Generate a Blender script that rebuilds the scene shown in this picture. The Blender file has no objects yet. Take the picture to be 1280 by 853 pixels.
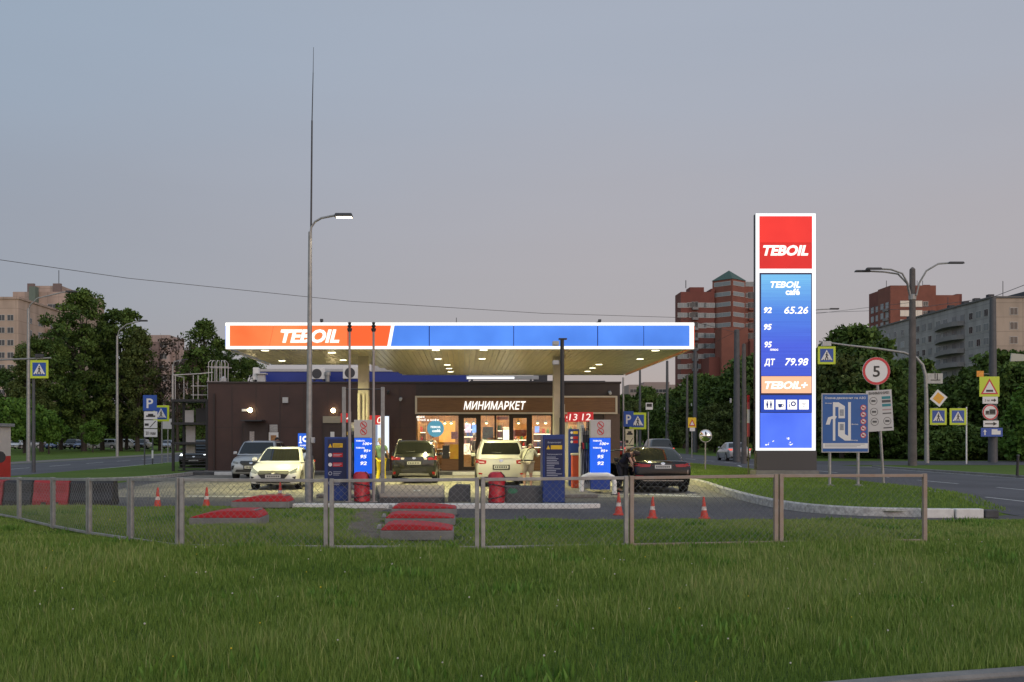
import bpy, bmesh, math, random
import numpy as np
from mathutils import Vector, Matrix

sc = bpy.context.scene
COL = sc.collection
R = math.radians

def s2l(c):
    return tuple(((x/255.0)/12.92 if x/255.0 <= 0.04045 else ((x/255.0+0.055)/1.055)**2.4) for x in c)

# ------------------------------------------------------------------ camera, sky, sun, exposure
CAM_H = 1.77
F = 1300.0
cam = bpy.data.cameras.new("camera")
cam_o = bpy.data.objects.new("camera", cam)
COL.objects.link(cam_o)
cam_o.location = (0, 0, CAM_H)
cam_o.rotation_euler = (math.pi/2, 0, 0)
cam.sensor_width = 36
cam.lens = 36*F/1280
cam.shift_x = 60/1280
cam.shift_y = (548-426.5)/1280
cam.clip_start = 0.1
cam.clip_end = 6000
sc.camera = cam_o

sc.render.engine = 'CYCLES'
sc.view_settings.view_transform = 'Standard'
sc.view_settings.look = 'None'
sc.view_settings.exposure = 0.0
sc.view_settings.gamma = 1.0
sc.view_settings.use_curve_mapping = False
sc.cycles.use_denoising = True
sc.cycles.max_bounces = 6
sc.cycles.diffuse_bounces = 3
sc.cycles.glossy_bounces = 3
sc.cycles.transparent_max_bounces = 8
sc.cycles.sample_clamp_indirect = 4.0
sc.cycles.caustics_reflective = False
sc.cycles.caustics_refractive = False

SUN_EL, SUN_AZ = 2.0, 140.0        # afterglow low behind the camera, to the right
w = bpy.data.worlds.new("World")
sc.world = w
w.use_nodes = True
nt = w.node_tree
bg = nt.nodes["Background"]
tc = nt.nodes.new("ShaderNodeTexCoord")
sep = nt.nodes.new("ShaderNodeSeparateXYZ")
nt.links.new(tc.outputs["Generated"], sep.inputs[0])
def ramp(stops, src):
    r = nt.nodes.new("ShaderNodeValToRGB")
    r.color_ramp.interpolation = 'EASE'
    el = r.color_ramp.elements
    while len(el) < len(stops):
        el.new(0.5)
    for e, (p, c) in zip(el, stops):
        e.position = p
        e.color = (*s2l(c), 1)
    nt.links.new(src, r.inputs[0])
    return r.outputs[0]
wn = nt.nodes.new("ShaderNodeTexNoise")
wn.inputs["Scale"].default_value = 2.2
wn.inputs["Detail"].default_value = 3
wmap = nt.nodes.new("ShaderNodeMapping")
wmap.inputs["Scale"].default_value = (1, 1, 4)
nt.links.new(tc.outputs["Generated"], wmap.inputs[0])
nt.links.new(wmap.outputs[0], wn.inputs["Vector"])
zadd = nt.nodes.new("ShaderNodeMath"); zadd.operation = 'MULTIPLY_ADD'
nt.links.new(wn.outputs["Fac"], zadd.inputs[0]); zadd.inputs[1].default_value = 0.09
nt.links.new(sep.outputs["Z"], zadd.inputs[2])
zsub = nt.nodes.new("ShaderNodeMath"); zsub.operation = 'SUBTRACT'
nt.links.new(zadd.outputs[0], zsub.inputs[0]); zsub.inputs[1].default_value = 0.045
left = ramp([(0, (146, 146, 154)), (.15, (142, 148, 160)), (.38, (145, 160, 176)), (1, (140, 158, 178))], zsub.outputs[0])
right = ramp([(0, (177, 165, 162)), (.15, (171, 165, 168)), (.38, (163, 169, 181)), (1, (146, 160, 178))], zsub.outputs[0])
mr = nt.nodes.new("ShaderNodeMapRange"); mr.interpolation_type = 'SMOOTHSTEP'
mr.inputs["From Min"].default_value = -0.70; mr.inputs["From Max"].default_value = 0.22
nt.links.new(sep.outputs["X"], mr.inputs["Value"])
mx = nt.nodes.new("ShaderNodeMixRGB")
nt.links.new(mr.outputs[0], mx.inputs[0]); nt.links.new(left, mx.inputs[1]); nt.links.new(right, mx.inputs[2])
sky = nt.nodes.new("ShaderNodeTexSky")
sky.sky_type = 'NISHITA'; sky.sun_disc = False
sky.sun_elevation = R(SUN_EL); sky.sun_rotation = R(SUN_AZ)
sky.dust_density = 2.0; sky.ozone_density = 3.0
skm = nt.nodes.new("ShaderNodeMixRGB"); skm.blend_type = 'ADD'; skm.inputs[0].default_value = 0.04
nt.links.new(mx.outputs[0], skm.inputs[1]); nt.links.new(sky.outputs[0], skm.inputs[2])
# the west, behind the camera, still glows
wg = nt.nodes.new("ShaderNodeMapRange"); wg.interpolation_type = 'SMOOTHSTEP'
wg.inputs["From Min"].default_value = 0.25; wg.inputs["From Max"].default_value = -0.8
nt.links.new(sep.outputs["Y"], wg.inputs["Value"])
glow = nt.nodes.new("ShaderNodeMixRGB"); glow.inputs[1].default_value = (1, 1, 1, 1); glow.inputs[2].default_value = (2.5, 2.2, 1.95, 1)
nt.links.new(wg.outputs[0], glow.inputs[0])
gm = nt.nodes.new("ShaderNodeMixRGB"); gm.blend_type = 'MULTIPLY'; gm.inputs[0].default_value = 1.0
nt.links.new(skm.outputs[0], gm.inputs[1]); nt.links.new(glow.outputs[0], gm.inputs[2])
# faint haze streaks
wn2 = nt.nodes.new("ShaderNodeTexNoise"); wn2.inputs["Scale"].default_value = 3.0; wn2.inputs["Detail"].default_value = 6
wm2 = nt.nodes.new("ShaderNodeMapping"); wm2.inputs["Scale"].default_value = (1, 1, 7); wm2.inputs["Rotation"].default_value = (0, .12, 0)
nt.links.new(tc.outputs["Generated"], wm2.inputs[0]); nt.links.new(wm2.outputs[0], wn2.inputs["Vector"])
hz = nt.nodes.new("ShaderNodeMapRange"); hz.inputs["From Min"].default_value = .3; hz.inputs["From Max"].default_value = .7; hz.inputs["To Min"].default_value = .99; hz.inputs["To Max"].default_value = 1.01
nt.links.new(wn2.outputs["Fac"], hz.inputs["Value"])
hm = nt.nodes.new("ShaderNodeMixRGB"); hm.blend_type = 'MULTIPLY'; hm.inputs[0].default_value = 1.0
nt.links.new(gm.outputs[0], hm.inputs[1]); nt.links.new(hz.outputs[0], hm.inputs[2])
nt.links.new(hm.outputs[0], bg.inputs[0])
bg.inputs[1].default_value = 1.03

sun = bpy.data.lights.new("sun", 'SUN')
sun.energy = 0.42; sun.angle = R(14); sun.color = (1.0, 0.80, 0.70)
sun_o = bpy.data.objects.new("sun", sun); COL.objects.link(sun_o)
d = Vector((math.sin(R(SUN_AZ))*math.cos(R(9)), math.cos(R(SUN_AZ))*math.cos(R(9)), math.sin(R(9))))
sun_o.rotation_euler = d.to_track_quat('Z', 'Y').to_euler()

# ------------------------------------------------------------------ helpers
def gx(px, Y): return (px-580)*Y/F
def gz(py, Y): return CAM_H-(py-548)*Y/F
def gy(py): return F*CAM_H/(py-548)

class MB:
    def __init__(s): s.v = []; s.f = []
    def add(s, vs, fs):
        n = len(s.v); s.v += [tuple(v) for v in vs]; s.f += [tuple(i+n for i in f) for f in fs]; return s
    def box(s, x0, x1, y0, y1, z0, z1, tx=0, ty=0):
        return s.add([(x0,y0,z0),(x1,y0,z0),(x1,y1,z0),(x0,y1,z0),(x0+tx,y0+ty,z1),(x1-tx,y0+ty,z1),(x1-tx,y1-ty,z1),(x0+tx,y1-ty,z1)],
                     [(3,2,1,0),(4,5,6,7),(0,1,5,4),(1,2,6,5),(2,3,7,6),(3,0,4,7)])
    def cyl(s, p0, p1, r0, r1=None, n=10, caps=True):
        r1 = r0 if r1 is None else r1
        p0, p1 = Vector(p0), Vector(p1)
        d = (p1-p0).normalized()
        a = d.orthogonal().normalized(); b = d.cross(a)
        vs = []
        for p, r in ((p0, r0), (p1, r1)):
            for i in range(n):
                t = 2*math.pi*i/n
                vs.append(p+a*(r*math.cos(t))+b*(r*math.sin(t)))
        fs = [(i, (i+1)%n, n+(i+1)%n, n+i) for i in range(n)]
        if caps: fs += [tuple(range(n-1,-1,-1)), tuple(range(n, 2*n))]
        return s.add(vs, fs)
    def tube(s, pts, r, n=6):
        pts = [Vector(p) for p in pts]
        rs = r if isinstance(r, (list, tuple)) else [r]*len(pts)
        vs = []; ref = None
        for i, p in enumerate(pts):
            d = (pts[min(i+1, len(pts)-1)]-pts[max(i-1, 0)]).normalized()
            if ref is None: ref = d.orthogonal().normalized()
            a = (ref-d*ref.dot(d)).normalized(); ref = a
            b = d.cross(a)
            for k in range(n):
                t = 2*math.pi*k/n
                vs.append(p+a*(rs[i]*math.cos(t))+b*(rs[i]*math.sin(t)))
        fs = []
        for i in range(len(pts)-1):
            for k in range(n):
                fs.append((i*n+k, i*n+(k+1)%n, (i+1)*n+(k+1)%n, (i+1)*n+k))
        fs += [tuple(range(n-1,-1,-1)), tuple(range((len(pts)-1)*n, len(pts)*n))]
        return s.add(vs, fs)
    def prism(s, poly, axis, a0, a1):
        # poly: 2D pts in the two other axes (x: (y,z); y: (x,z); z: (x,y))
        def P(p, a):
            return {'x': (a, p[0], p[1]), 'y': (p[0], a, p[1]), 'z': (p[0], p[1], a)}[axis]
        n = len(poly)
        vs = [P(p, a0) for p in poly]+[P(p, a1) for p in poly]
        fs = [tuple(range(n-1,-1,-1)), tuple(range(n, 2*n))]+[(i, (i+1)%n, n+(i+1)%n, n+i) for i in range(n)]
        return s.add(vs, fs)
    def lathe(s, prof, o=(0,0,0), n=14, axis='z'):
        vs = []
        for r, h in prof:
            for k in range(n):
                t = 2*math.pi*k/n
                q = (r*math.cos(t), r*math.sin(t), h)
                if axis == 'y': q = (q[0], q[2], q[1])
                if axis == 'x': q = (q[2], q[0], q[1])
                vs.append((q[0]+o[0], q[1]+o[1], q[2]+o[2]))
        fs = []
        for i in range(len(prof)-1):
            for k in range(n):
                fs.append((i*n+k, i*n+(k+1)%n, (i+1)*n+(k+1)%n, (i+1)*n+k))
        fs += [tuple(range(n-1,-1,-1)), tuple(range((len(prof)-1)*n, len(prof)*n))]
        return s.add(vs, fs)
    def disc(s, c, r, y=None, n=24, sx=1.0):          # faces -Y
        return s.add([(c[0]+r*sx*math.cos(2*math.pi*i/n), c[1], c[2]+r*math.sin(2*math.pi*i/n)) for i in range(n)], [tuple(range(n))])
    def ring(s, c, r0, r1, n=28):
        vs = [(c[0]+r*math.cos(2*math.pi*i/n), c[1], c[2]+r*math.sin(2*math.pi*i/n)) for r in (r0, r1) for i in range(n)]
        return s.add(vs, [(i, (i+1)%n, n+(i+1)%n, n+i) for i in range(n)])
    def poly(s, pts): return s.add(pts, [tuple(range(len(pts)))])
    def pane(s, x0, x1, z0, z1, y): return s.add([(x0,y,z0),(x1,y,z0),(x1,y,z1),(x0,y,z1)], [(0,1,2,3)])
    def rot(s, ang, c=(0,0)):
        ca, sa = math.cos(ang), math.sin(ang)
        s.v = [(c[0]+(v[0]-c[0])*ca-(v[1]-c[1])*sa, c[1]+(v[0]-c[0])*sa+(v[1]-c[1])*ca, v[2]) for v in s.v]
        return s
    def build(s, name, mat, parent=None, bevel=0, smooth=False, world=False, fix=True):
        me = bpy.data.meshes.new(name)
        v = s.v
        if world and parent is not None:
            L = parent.location
            q = parent
            ox, oy, oz = 0, 0, 0
            while q is not None:
                ox += q.location[0]; oy += q.location[1]; oz += q.location[2]; q = q.parent
            v = [(a-ox, b-oy, c-oz) for a, b, c in v]
        me.from_pydata(v, [], s.f)
        if fix:
            bm = bmesh.new(); bm.from_mesh(me)
            bmesh.ops.recalc_face_normals(bm, faces=bm.faces)
            bm.to_mesh(me); bm.free()
        me.update()
        if mat is not None: me.materials.append(mat)
        if smooth:
            me.polygons.foreach_set('use_smooth', [True]*len(me.polygons))
            try: me.set_sharp_from_angle(angle=R(38))
            except Exception: pass
        o = bpy.data.objects.new(name, me); COL.objects.link(o)
        if parent is not None: o.parent = parent
        if bevel:
            b = o.modifiers.new("bevel", 'BEVEL'); b.width = bevel; b.segments = 2; b.limit_method = 'ANGLE'; b.angle_limit = R(40)
        return o

def tag(o, label=None, cat=None, group=None, kind=None):
    if label: o['label'] = label
    if cat: o['category'] = cat
    if group: o['group'] = group
    if kind: o['kind'] = kind
    return o
def thing(name, label, cat, loc=(0,0,0), rz=0, group=None):
    o = bpy.data.objects.new(name, None); COL.objects.link(o)
    o.empty_display_size = 0.3
    o.location = loc; o.rotation_euler = (0, 0, rz)
    return tag(o, label, cat, group)
def copy_tree(o, parent=None):
    c = o.copy(); COL.objects.link(c); c.parent = parent
    for ch in list(o.children): copy_tree(ch, c)
    return c

def text(name, body, mat, parent, x, y, z, h, w=None, shear=0.0, bold=0.0, align='CENTER', depth=0.0, world=True, rz=0.0, tilt=0.0):
    """Lettering facing -Y. (x, y, z) is the centre (or the start) of its line in the world; h the capital height, w the line's width."""
    cu = bpy.data.curves.new(name, 'FONT')
    cu.body = body; cu.size = 1.0; cu.shear = shear; cu.offset = bold; cu.extrude = 0; cu.resolution_u = 3
    ob = bpy.data.objects.new(name, cu); COL.objects.link(ob)
    dg = bpy.context.evaluated_depsgraph_get()
    me = bpy.data.meshes.new_from_object(ob.evaluated_get(dg))
    bpy.data.objects.remove(ob)
    n = len(me.vertices)
    co = np.empty(n*3); me.vertices.foreach_get('co', co); co = co.reshape(-1, 3)
    x0, x1 = co[:,0].min(), co[:,0].max()
    y0, y1 = co[:,1].min(), co[:,1].max()
    capz = (0, 0.73)
    sy = h/0.73
    sx = sy if w is None else w/(x1-x0)
    X = (co[:,0]-(x0+x1)/2)*sx if align == 'CENTER' else (co[:,0]-x0)*sx
    Z = (co[:,1]-0.365)*sy
    if tilt:
        X, Z = X*math.cos(tilt)-Z*math.sin(tilt), X*math.sin(tilt)+Z*math.cos(tilt)
    Y = np.zeros(n)
    if rz:
        X, Y = X*math.cos(rz), X*math.sin(rz)
    ox, oy, oz = 0, 0, 0
    if world:
        q = parent
        while q is not None:
            ox += q.location[0]; oy += q.location[1]; oz += q.location[2]; q = q.parent
    co = np.stack([X+x-ox, Y+y-oy, Z+z-oz], 1)
    me.vertices.foreach_set('co', co.ravel())
    me.update()
    me.materials.clear(); me.materials.append(mat)
    me.name = name
    o = bpy.data.objects.new(name, me); COL.objects.link(o); o.parent = parent
    if depth:
        m = o.modifiers.new("depth", 'SOLIDIFY'); m.thickness = depth; m.offset = 0
    return o

# ------------------------------------------------------------------ materials
MATS = {}
def mat(name, col, rough=0.6, metal=0.0, var=0.0, scale=4.0, bump=0.0, bscale=30.0, spec=0.5, col2=None, coord='Object', stretch=None, coat=0.0, detail=6):
    if name in MATS: return MATS[name]
    m = bpy.data.materials.new(name); m.use_nodes = True
    n = m.node_tree; b = n.nodes["Principled BSDF"]
    b.inputs["Roughness"].default_value = rough; b.inputs["Metallic"].default_value = metal
    b.inputs["Specular IOR Level"].default_value = spec
    if coat: b.inputs["Coat Weight"].default_value = coat; b.inputs["Coat Roughness"].default_value = 0.05
    b.inputs["Base Color"].default_value = (*col, 1)
    if var or col2 or bump:
        t = n.nodes.new("ShaderNodeTexCoord")
        vec = t.outputs[coord]
        if stretch:
            mp = n.nodes.new("ShaderNodeMapping"); mp.inputs["Scale"].default_value = stretch
            n.links.new(vec, mp.inputs[0]); vec = mp.outputs[0]
    if var or col2:
        z = n.nodes.new("ShaderNodeTexNoise"); z.inputs["Scale"].default_value = scale; z.inputs["Detail"].default_value = detail; z.inputs["Roughness"].default_value = 0.65
        n.links.new(vec, z.inputs["Vector"])
        r = n.nodes.new("ShaderNodeValToRGB")
        c1 = tuple(max(0, c*(1-var)) for c in col); c2 = col2 if col2 else tuple(min(1, c*(1+var)) for c in col)
        r.color_ramp.elements[0].position = 0.3; r.color_ramp.elements[0].color = (*c1, 1)
        r.color_ramp.elements[1].position = 0.7; r.color_ramp.elements[1].color = (*c2, 1)
        n.links.new(z.outputs["Fac"], r.inputs[0]); n.links.new(r.outputs[0], b.inputs["Base Color"])
    if bump:
        z2 = n.nodes.new("ShaderNodeTexNoise"); z2.inputs["Scale"].default_value = bscale; z2.inputs["Detail"].default_value = 4
        n.links.new(vec, z2.inputs["Vector"])
        bp = n.nodes.new("ShaderNodeBump"); bp.inputs["Strength"].default_value = bump; bp.inputs["Distance"].default_value = 0.02
        n.links.new(z2.outputs["Fac"], bp.inputs["Height"]); n.links.new(bp.outputs[0], b.inputs["Normal"])
    MATS[name] = m
    return m
def emit(name, col, strength=1.0, var=0.0, scale=1.5, col2=None, base=None):
    if name in MATS: return MATS[name]
    m = bpy.data.materials.new(name); m.use_nodes = True
    n = m.node_tree; b = n.nodes["Principled BSDF"]
    b.inputs["Base Color"].default_value = (*(base or tuple(c*0.3 for c in col)), 1)
    b.inputs["Roughness"].default_value = 0.35
    b.inputs["Emission Color"].default_value = (*col, 1)
    b.inputs["Emission Strength"].default_value = strength
    if var or col2:
        t = n.nodes.new("ShaderNodeTexCoord")
        z = n.nodes.new("ShaderNodeTexNoise"); z.inputs["Scale"].default_value = scale; z.inputs["Detail"].default_value = 3
        n.links.new(t.outputs["Object"], z.inputs["Vector"])
        r = n.nodes.new("ShaderNodeValToRGB")
        r.color_ramp.elements[0].position = 0.3; r.color_ramp.elements[0].color = (*tuple(c*(1-var) for c in col), 1)
        r.color_ramp.elements[1].position = 0.7; r.color_ramp.elements[1].color = (*(col2 or tuple(c*(1+var) for c in col)), 1)
        n.links.new(z.outputs["Fac"], r.inputs[0]); n.links.new(r.outputs[0], b.inputs["Emission Color"])
    MATS[name] = m
    return m

def ground_mat(name, base, rough, stain=.55, tile=0.0):
    """Paved ground: broad patches, speckle, dark stains and long tyre-worn streaks."""
    m = bpy.data.materials.new(name); m.use_nodes = True
    n = m.node_tree; b = n.nodes["Principled BSDF"]; b.inputs["Roughness"].default_value = rough
    t = n.nodes.new("ShaderNodeTexCoord"); cur = None
    def noise(scale, detail, st=None):
        z = n.nodes.new("ShaderNodeTexNoise"); z.inputs["Scale"].default_value = scale; z.inputs["Detail"].default_value = detail; z.inputs["Roughness"].default_value = .6
        v = t.outputs["Object"]
        if st:
            mp = n.nodes.new("ShaderNodeMapping"); mp.inputs["Scale"].default_value = st; n.links.new(v, mp.inputs[0]); v = mp.outputs[0]
        n.links.new(v, z.inputs["Vector"]); return z.outputs["Fac"]
    def rng_(src, a, c, lo, hi):
        r = n.nodes.new("ShaderNodeMapRange"); r.inputs["From Min"].default_value = a; r.inputs["From Max"].default_value = c; r.inputs["To Min"].default_value = lo; r.inputs["To Max"].default_value = hi
        n.links.new(src, r.inputs["Value"]); return r.outputs[0]
    fs = [rng_(noise(.22,3),.35,.65,.78,1.22), rng_(noise(38,3),.3,.7,.80,1.2), rng_(noise(1.6,7),.56,.72,1.0,stain), rng_(noise(.9,4,(1,.06,1)),.45,.7,1.06,.82)]
    if tile:
        bk = n.nodes.new("ShaderNodeTexBrick"); bk.inputs["Scale"].default_value = tile; bk.inputs["Color1"].default_value = (1,1,1,1); bk.inputs["Color2"].default_value = (.86,.86,.86,1); bk.inputs["Mortar"].default_value = (.5,.5,.5,1); bk.inputs["Mortar Size"].default_value = .012
        n.links.new(t.outputs["Object"], bk.inputs["Vector"]); fs.append(bk.outputs["Color"])
    cur = None
    for f in fs:
        mm = n.nodes.new("ShaderNodeMixRGB"); mm.blend_type = 'MULTIPLY'; mm.inputs[0].default_value = 1
        if cur is None: mm.inputs[1].default_value = (*base, 1)
        else: n.links.new(cur, mm.inputs[1])
        n.links.new(f, mm.inputs[2]); cur = mm.outputs[0]
    n.links.new(cur, b.inputs["Base Color"])
    bp = n.nodes.new("ShaderNodeBump"); bp.inputs["Strength"].default_value = .35; bp.inputs["Distance"].default_value = .02
    n.links.new(fs[1], bp.inputs["Height"]); n.links.new(bp.outputs[0], b.inputs["Normal"])
    MATS[name] = m
    return m
ASPH = ground_mat("asphalt", (.072,.068,.069), .8)
ROAD = ground_mat("road_asphalt", (.070,.070,.077), .75, .75)
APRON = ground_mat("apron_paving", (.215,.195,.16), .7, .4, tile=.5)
PAVE = mat("concrete_paving", (.17,.155,.14), .85, var=.25, scale=1.5, bump=.3, bscale=30)
CONC = mat("concrete", (.20,.195,.185), .9, var=.22, scale=3, bump=.4, bscale=40)
DCONC = mat("dark_concrete", (.085,.085,.088), .9, var=.25, scale=3, bump=.4, bscale=40)
KERBW = mat("worn_white_paint", (.62,.61,.58), .8, var=.0, scale=9, col2=(.22,.21,.2), bump=.3)
KERBW2 = mat("white_paint", (.66,.65,.62), .75, var=.12, scale=6)
LINE = mat("road_marking", (.55,.55,.54), .8, var=.35, scale=3)
GALV = mat("galvanised_steel", (.30,.30,.29), .5, .45, var=.22, scale=6)
DARKST = mat("dark_steel", (.055,.057,.062), .5, .5, var=.2)
BLK = mat("black_plastic", (.018,.018,.02), .5)
RUBBER = mat("rubber", (.016,.016,.017), .8, var=.2)
WHITEP = mat("white_enamel", (.72,.72,.70), .4, var=.06)
GREYP = mat("light_grey_enamel", (.45,.45,.44), .45, var=.08)
REDP = mat("red_paint", (.46,.012,.016), .5, var=.18, scale=8)
REDW = mat("worn_red_paint", (.50,.010,.018), .7, var=.10, scale=4, bump=.15, col2=(.44,.022,.028))
ORANGEP = mat("orange_plastic", (.62,.10,.03), .45, var=.1)
NAVY = mat("navy_enamel", (.010,.038,.19), .35, var=.15)
BLUEP = mat("blue_sign_film", (.012,.075,.36), .4, var=.06)
YELP = mat("yellow_film", (.75,.46,.02), .45)
LIMEP = mat("lime_fluorescent_film", (.52,.64,.03), .45)
SIGNBLK = mat("sign_black", (.02,.02,.02), .5)
SIGNRED = mat("sign_red", (.55,.03,.04), .45)
SIGNWHITE = mat("sign_white", (.70,.70,.69), .45)
CREAM = mat("cream_plate", (.62,.58,.40), .5)
BROWNW = mat("brown_cassette_cladding", (.050,.023,.018), .5, .0, var=.22, scale=.9)
BROWND = mat("dark_brown_cladding", (.030,.019,.016), .5, var=.15, scale=1)
WOODP = mat("brown_wood_panel", (.16,.075,.028), .5, var=.28, scale=3, stretch=(.6,1,9))
GLASS = mat("dark_car_glass", (.010,.012,.012), .04, spec=.7)
CHROME = mat("chrome", (.6,.6,.6), .15, 1.0)
SOFFIT = mat("soffit_slat_metal", (.74,.67,.47), .30, .22, var=.14, scale=2, stretch=(6,.3,1))
# ------------------------------------------------------------------ ground, roads, kerbs
def grass_mat(name, c1, c2, c3, scale=.35):
    m = bpy.data.materials.new(name); m.use_nodes = True
    n = m.node_tree; b = n.nodes["Principled BSDF"]
    b.inputs["Roughness"].default_value = .9; b.inputs["Specular IOR Level"].default_value = .15
    t = n.nodes.new("ShaderNodeTexCoord")
    z1 = n.nodes.new("ShaderNodeTexNoise"); z1.inputs["Scale"].default_value = scale; z1.inputs["Detail"].default_value = 8
    z2 = n.nodes.new("ShaderNodeTexNoise"); z2.inputs["Scale"].default_value = 18; z2.inputs["Detail"].default_value = 5
    for z in (z1, z2): n.links.new(t.outputs["Object"], z.inputs["Vector"])
    r1 = n.nodes.new("ShaderNodeValToRGB"); r1.color_ramp.elements[0].position = .35; r1.color_ramp.elements[1].position = .68
    r1.color_ramp.elements[0].color = (*c1, 1); r1.color_ramp.elements[1].color = (*c2, 1)
    n.links.new(z1.outputs["Fac"], r1.inputs[0])
    r2 = n.nodes.new("ShaderNodeMapRange"); r2.inputs["From Min"].default_value = .4; r2.inputs["From Max"].default_value = .75
    n.links.new(z2.outputs["Fac"], r2.inputs[0])
    mx = n.nodes.new("ShaderNodeMixRGB"); mx.inputs[2].default_value = (*c3, 1)
    n.links.new(r2.outputs[0], mx.inputs[0]); n.links.new(r1.outputs[0], mx.inputs[1]); n.links.new(mx.outputs[0], b.inputs["Base Color"])
    bp = n.nodes.new("ShaderNodeBump"); bp.inputs["Strength"].default_value = .8; bp.inputs["Distance"].default_value = .06
    n.links.new(z2.outputs["Fac"], bp.inputs["Height"]); n.links.new(bp.outputs[0], b.inputs["Normal"])
    return m
GRASSM = grass_mat("meadow_ground", (.085,.145,.020), (.12,.180,.032), (.068,.115,.017), .25)
SOIL = grass_mat("lawn_soil", (.060,.105,.016), (.10,.155,.028), (.048,.082,.014), .6)

def sheet(name, pts, z, m):
    return tag(MB().poly([(x, y, z) for x, y in pts]).build(name, m, fix=False), kind='structure')
sheet("ground", [(-1500,-60),(1500,-60),(1500,3000),(-1500,3000)], 0, GRASSM)
# forecourt with its exit to the side road
sheet("forecourt", [(-13.6,22),(12.6,22),(12.6,23.4),(9.2,40),(9.2,76),(-12.9,76),(-12.9,58),(-13.6,42)], .006, ASPH)
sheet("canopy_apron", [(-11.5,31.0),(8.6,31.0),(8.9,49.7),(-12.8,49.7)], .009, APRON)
sheet("exit_lane", [(-40,25.5),(-13.6,25.5),(-13.6,41),(-40,43)], .006, ASPH)
# side road beyond the station
sheet("side_road", [(-30.2,43.1),(-20.0,42.2),(-20.2,60),(-22.0,110),(-27,240),(-40,240),(-31,110)], .010, ROAD)
sheet("side_road_verge", [(-33.2,44),(-30.6,44),(-31.4,110),(-40.4,240),(-43,240),(-34,110)], .010, PAVE)
mk = MB()
for x0 in (-20.35, -25.2):
    if x0 > -22:
        mk.poly([(x0-.12,43,.016),(x0,43,.016),(x0-1.9,105,.016),(x0-2.05,105,.016)])
    else:
        for k in range(14):
            y = 44+k*7; o = -(y-44)*.034
            mk.poly([(x0+o-.07,y,.016),(x0+o+.07,y,.016),(x0+o-.03-.1,y+4,.016),(x0+o-.17-.1,y+4,.016)])
tag(mk.build("side_road_marking", LINE, fix=False), kind='structure')
# main road
sheet("main_road", [(11.9,6),(24.5,6),(24.5,60),(24.6,110),(27,180),(40,320),(28,320),(16.5,180),(14.7,110),(14.7,42),(14.3,33),(12.6,24)], .010, ROAD)
sheet("cross_road", [(24.4,68),(140,72),(140,84),(24.4,80)], .010, ROAD)
sheet("far_pavement", [(24.5,63),(120,66.4),(120,68.2),(24.5,65)], .012, PAVE)
mk = MB()
for k in range(40):
    y = 12+k*5.2
    if y > 200: break
    o = 0 if y < 110 else (y-110)*.05
    mk.poly([(15.48+o,y,.018),(15.60+o,y,.018),(15.60+o,y+3.4,.018),(15.48+o,y+3.4,.018)])
for k in range(40):
    y = 14+k*6.5
    if y > 220: break
    o = 0 if y < 110 else (y-110)*.05
    mk.poly([(18.95+o,y,.018),(19.07+o,y,.018),(19.07+o,y+3.6,.018),(18.95+o,y+3.6,.018)])
for y0 in (52, 58, 64):
    mk.poly([(17.0,y0,.018),(17.12,y0,.018),(17.9,y0+3.6,.018),(17.74,y0+3.6,.018)])
mk.poly([(24.2,20,.018),(24.32,20,.018),(24.32,62,.018),(24.2,62,.018)])
tag(mk.build("main_road_marking", LINE, fix=False), kind='structure')

def kerb_along(name, pts, wd, h, m, y_in=0.0):
    """A kerb of real height along a line of points."""
    b = MB()
    P = [Vector((x, y, 0)) for x, y in pts]
    offs = []
    for i, p in enumerate(P):
        dd = (P[min(i+1, len(P)-1)]-P[max(i-1, 0)]).normalized()
        offs.append(Vector((-dd.y, dd.x, 0))*wd)
    vs = []
    for p, o in zip(P, offs):
        vs += [p, p+Vector((0,0,h-.02))+o*.08, p+Vector((0,0,h))+o*.2, p+o+Vector((0,0,h)), p+o]
    fs = []
    for i in range(len(P)-1):
        for k in range(4): fs.append((i*5+k, i*5+k+1, (i+1)*5+k+1, (i+1)*5+k))
    fs += [(0,1,2,3,4), tuple(reversed([5*(len(P)-1)+k for k in range(5)]))]
    b.add(vs, fs)
    return tag(b.build(name, m), kind='structure')
def smooth_line(pts, n=6):
    out = []
    P = [pts[0]]+list(pts)+[pts[-1]]
    for i in range(1, len(P)-2):
        for k in range(n):
            t = k/n
            a, b, c, e = [np.array(q, float) for q in P[i-1:i+3]]
            out.append(tuple(.5*((2*b)+(-a+c)*t+(2*a-5*b+4*c-e)*t*t+(-a+3*b-3*c+e)*t**3)))
    out.append(tuple(P[-2]))
    return out
isl = smooth_line([(9.0,62),(8.9,48),(8.75,39.5),(8.15,33),(7.85,28.2),(8.05,25.2),(8.9,23.75),(10.2,23.2)], 7)
kerb_along("island_kerb", isl, .22, .2, KERBW)
for k in range(3):     # the three freshly painted kerb stones at the end
    x0 = 10.22+k*.64
    if k < 2:
        tag(MB().box(x0,x0+.61,22.98-k*.04,23.2-k*.04,0,.21).build("kerb_stone", KERBW2, bevel=.02), kind='structure')
    else:
        tag(MB().box(x0,x0+.3,22.92,23.14,0,.19).build("kerb_stone", DCONC, bevel=.03), kind='structure')
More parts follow.
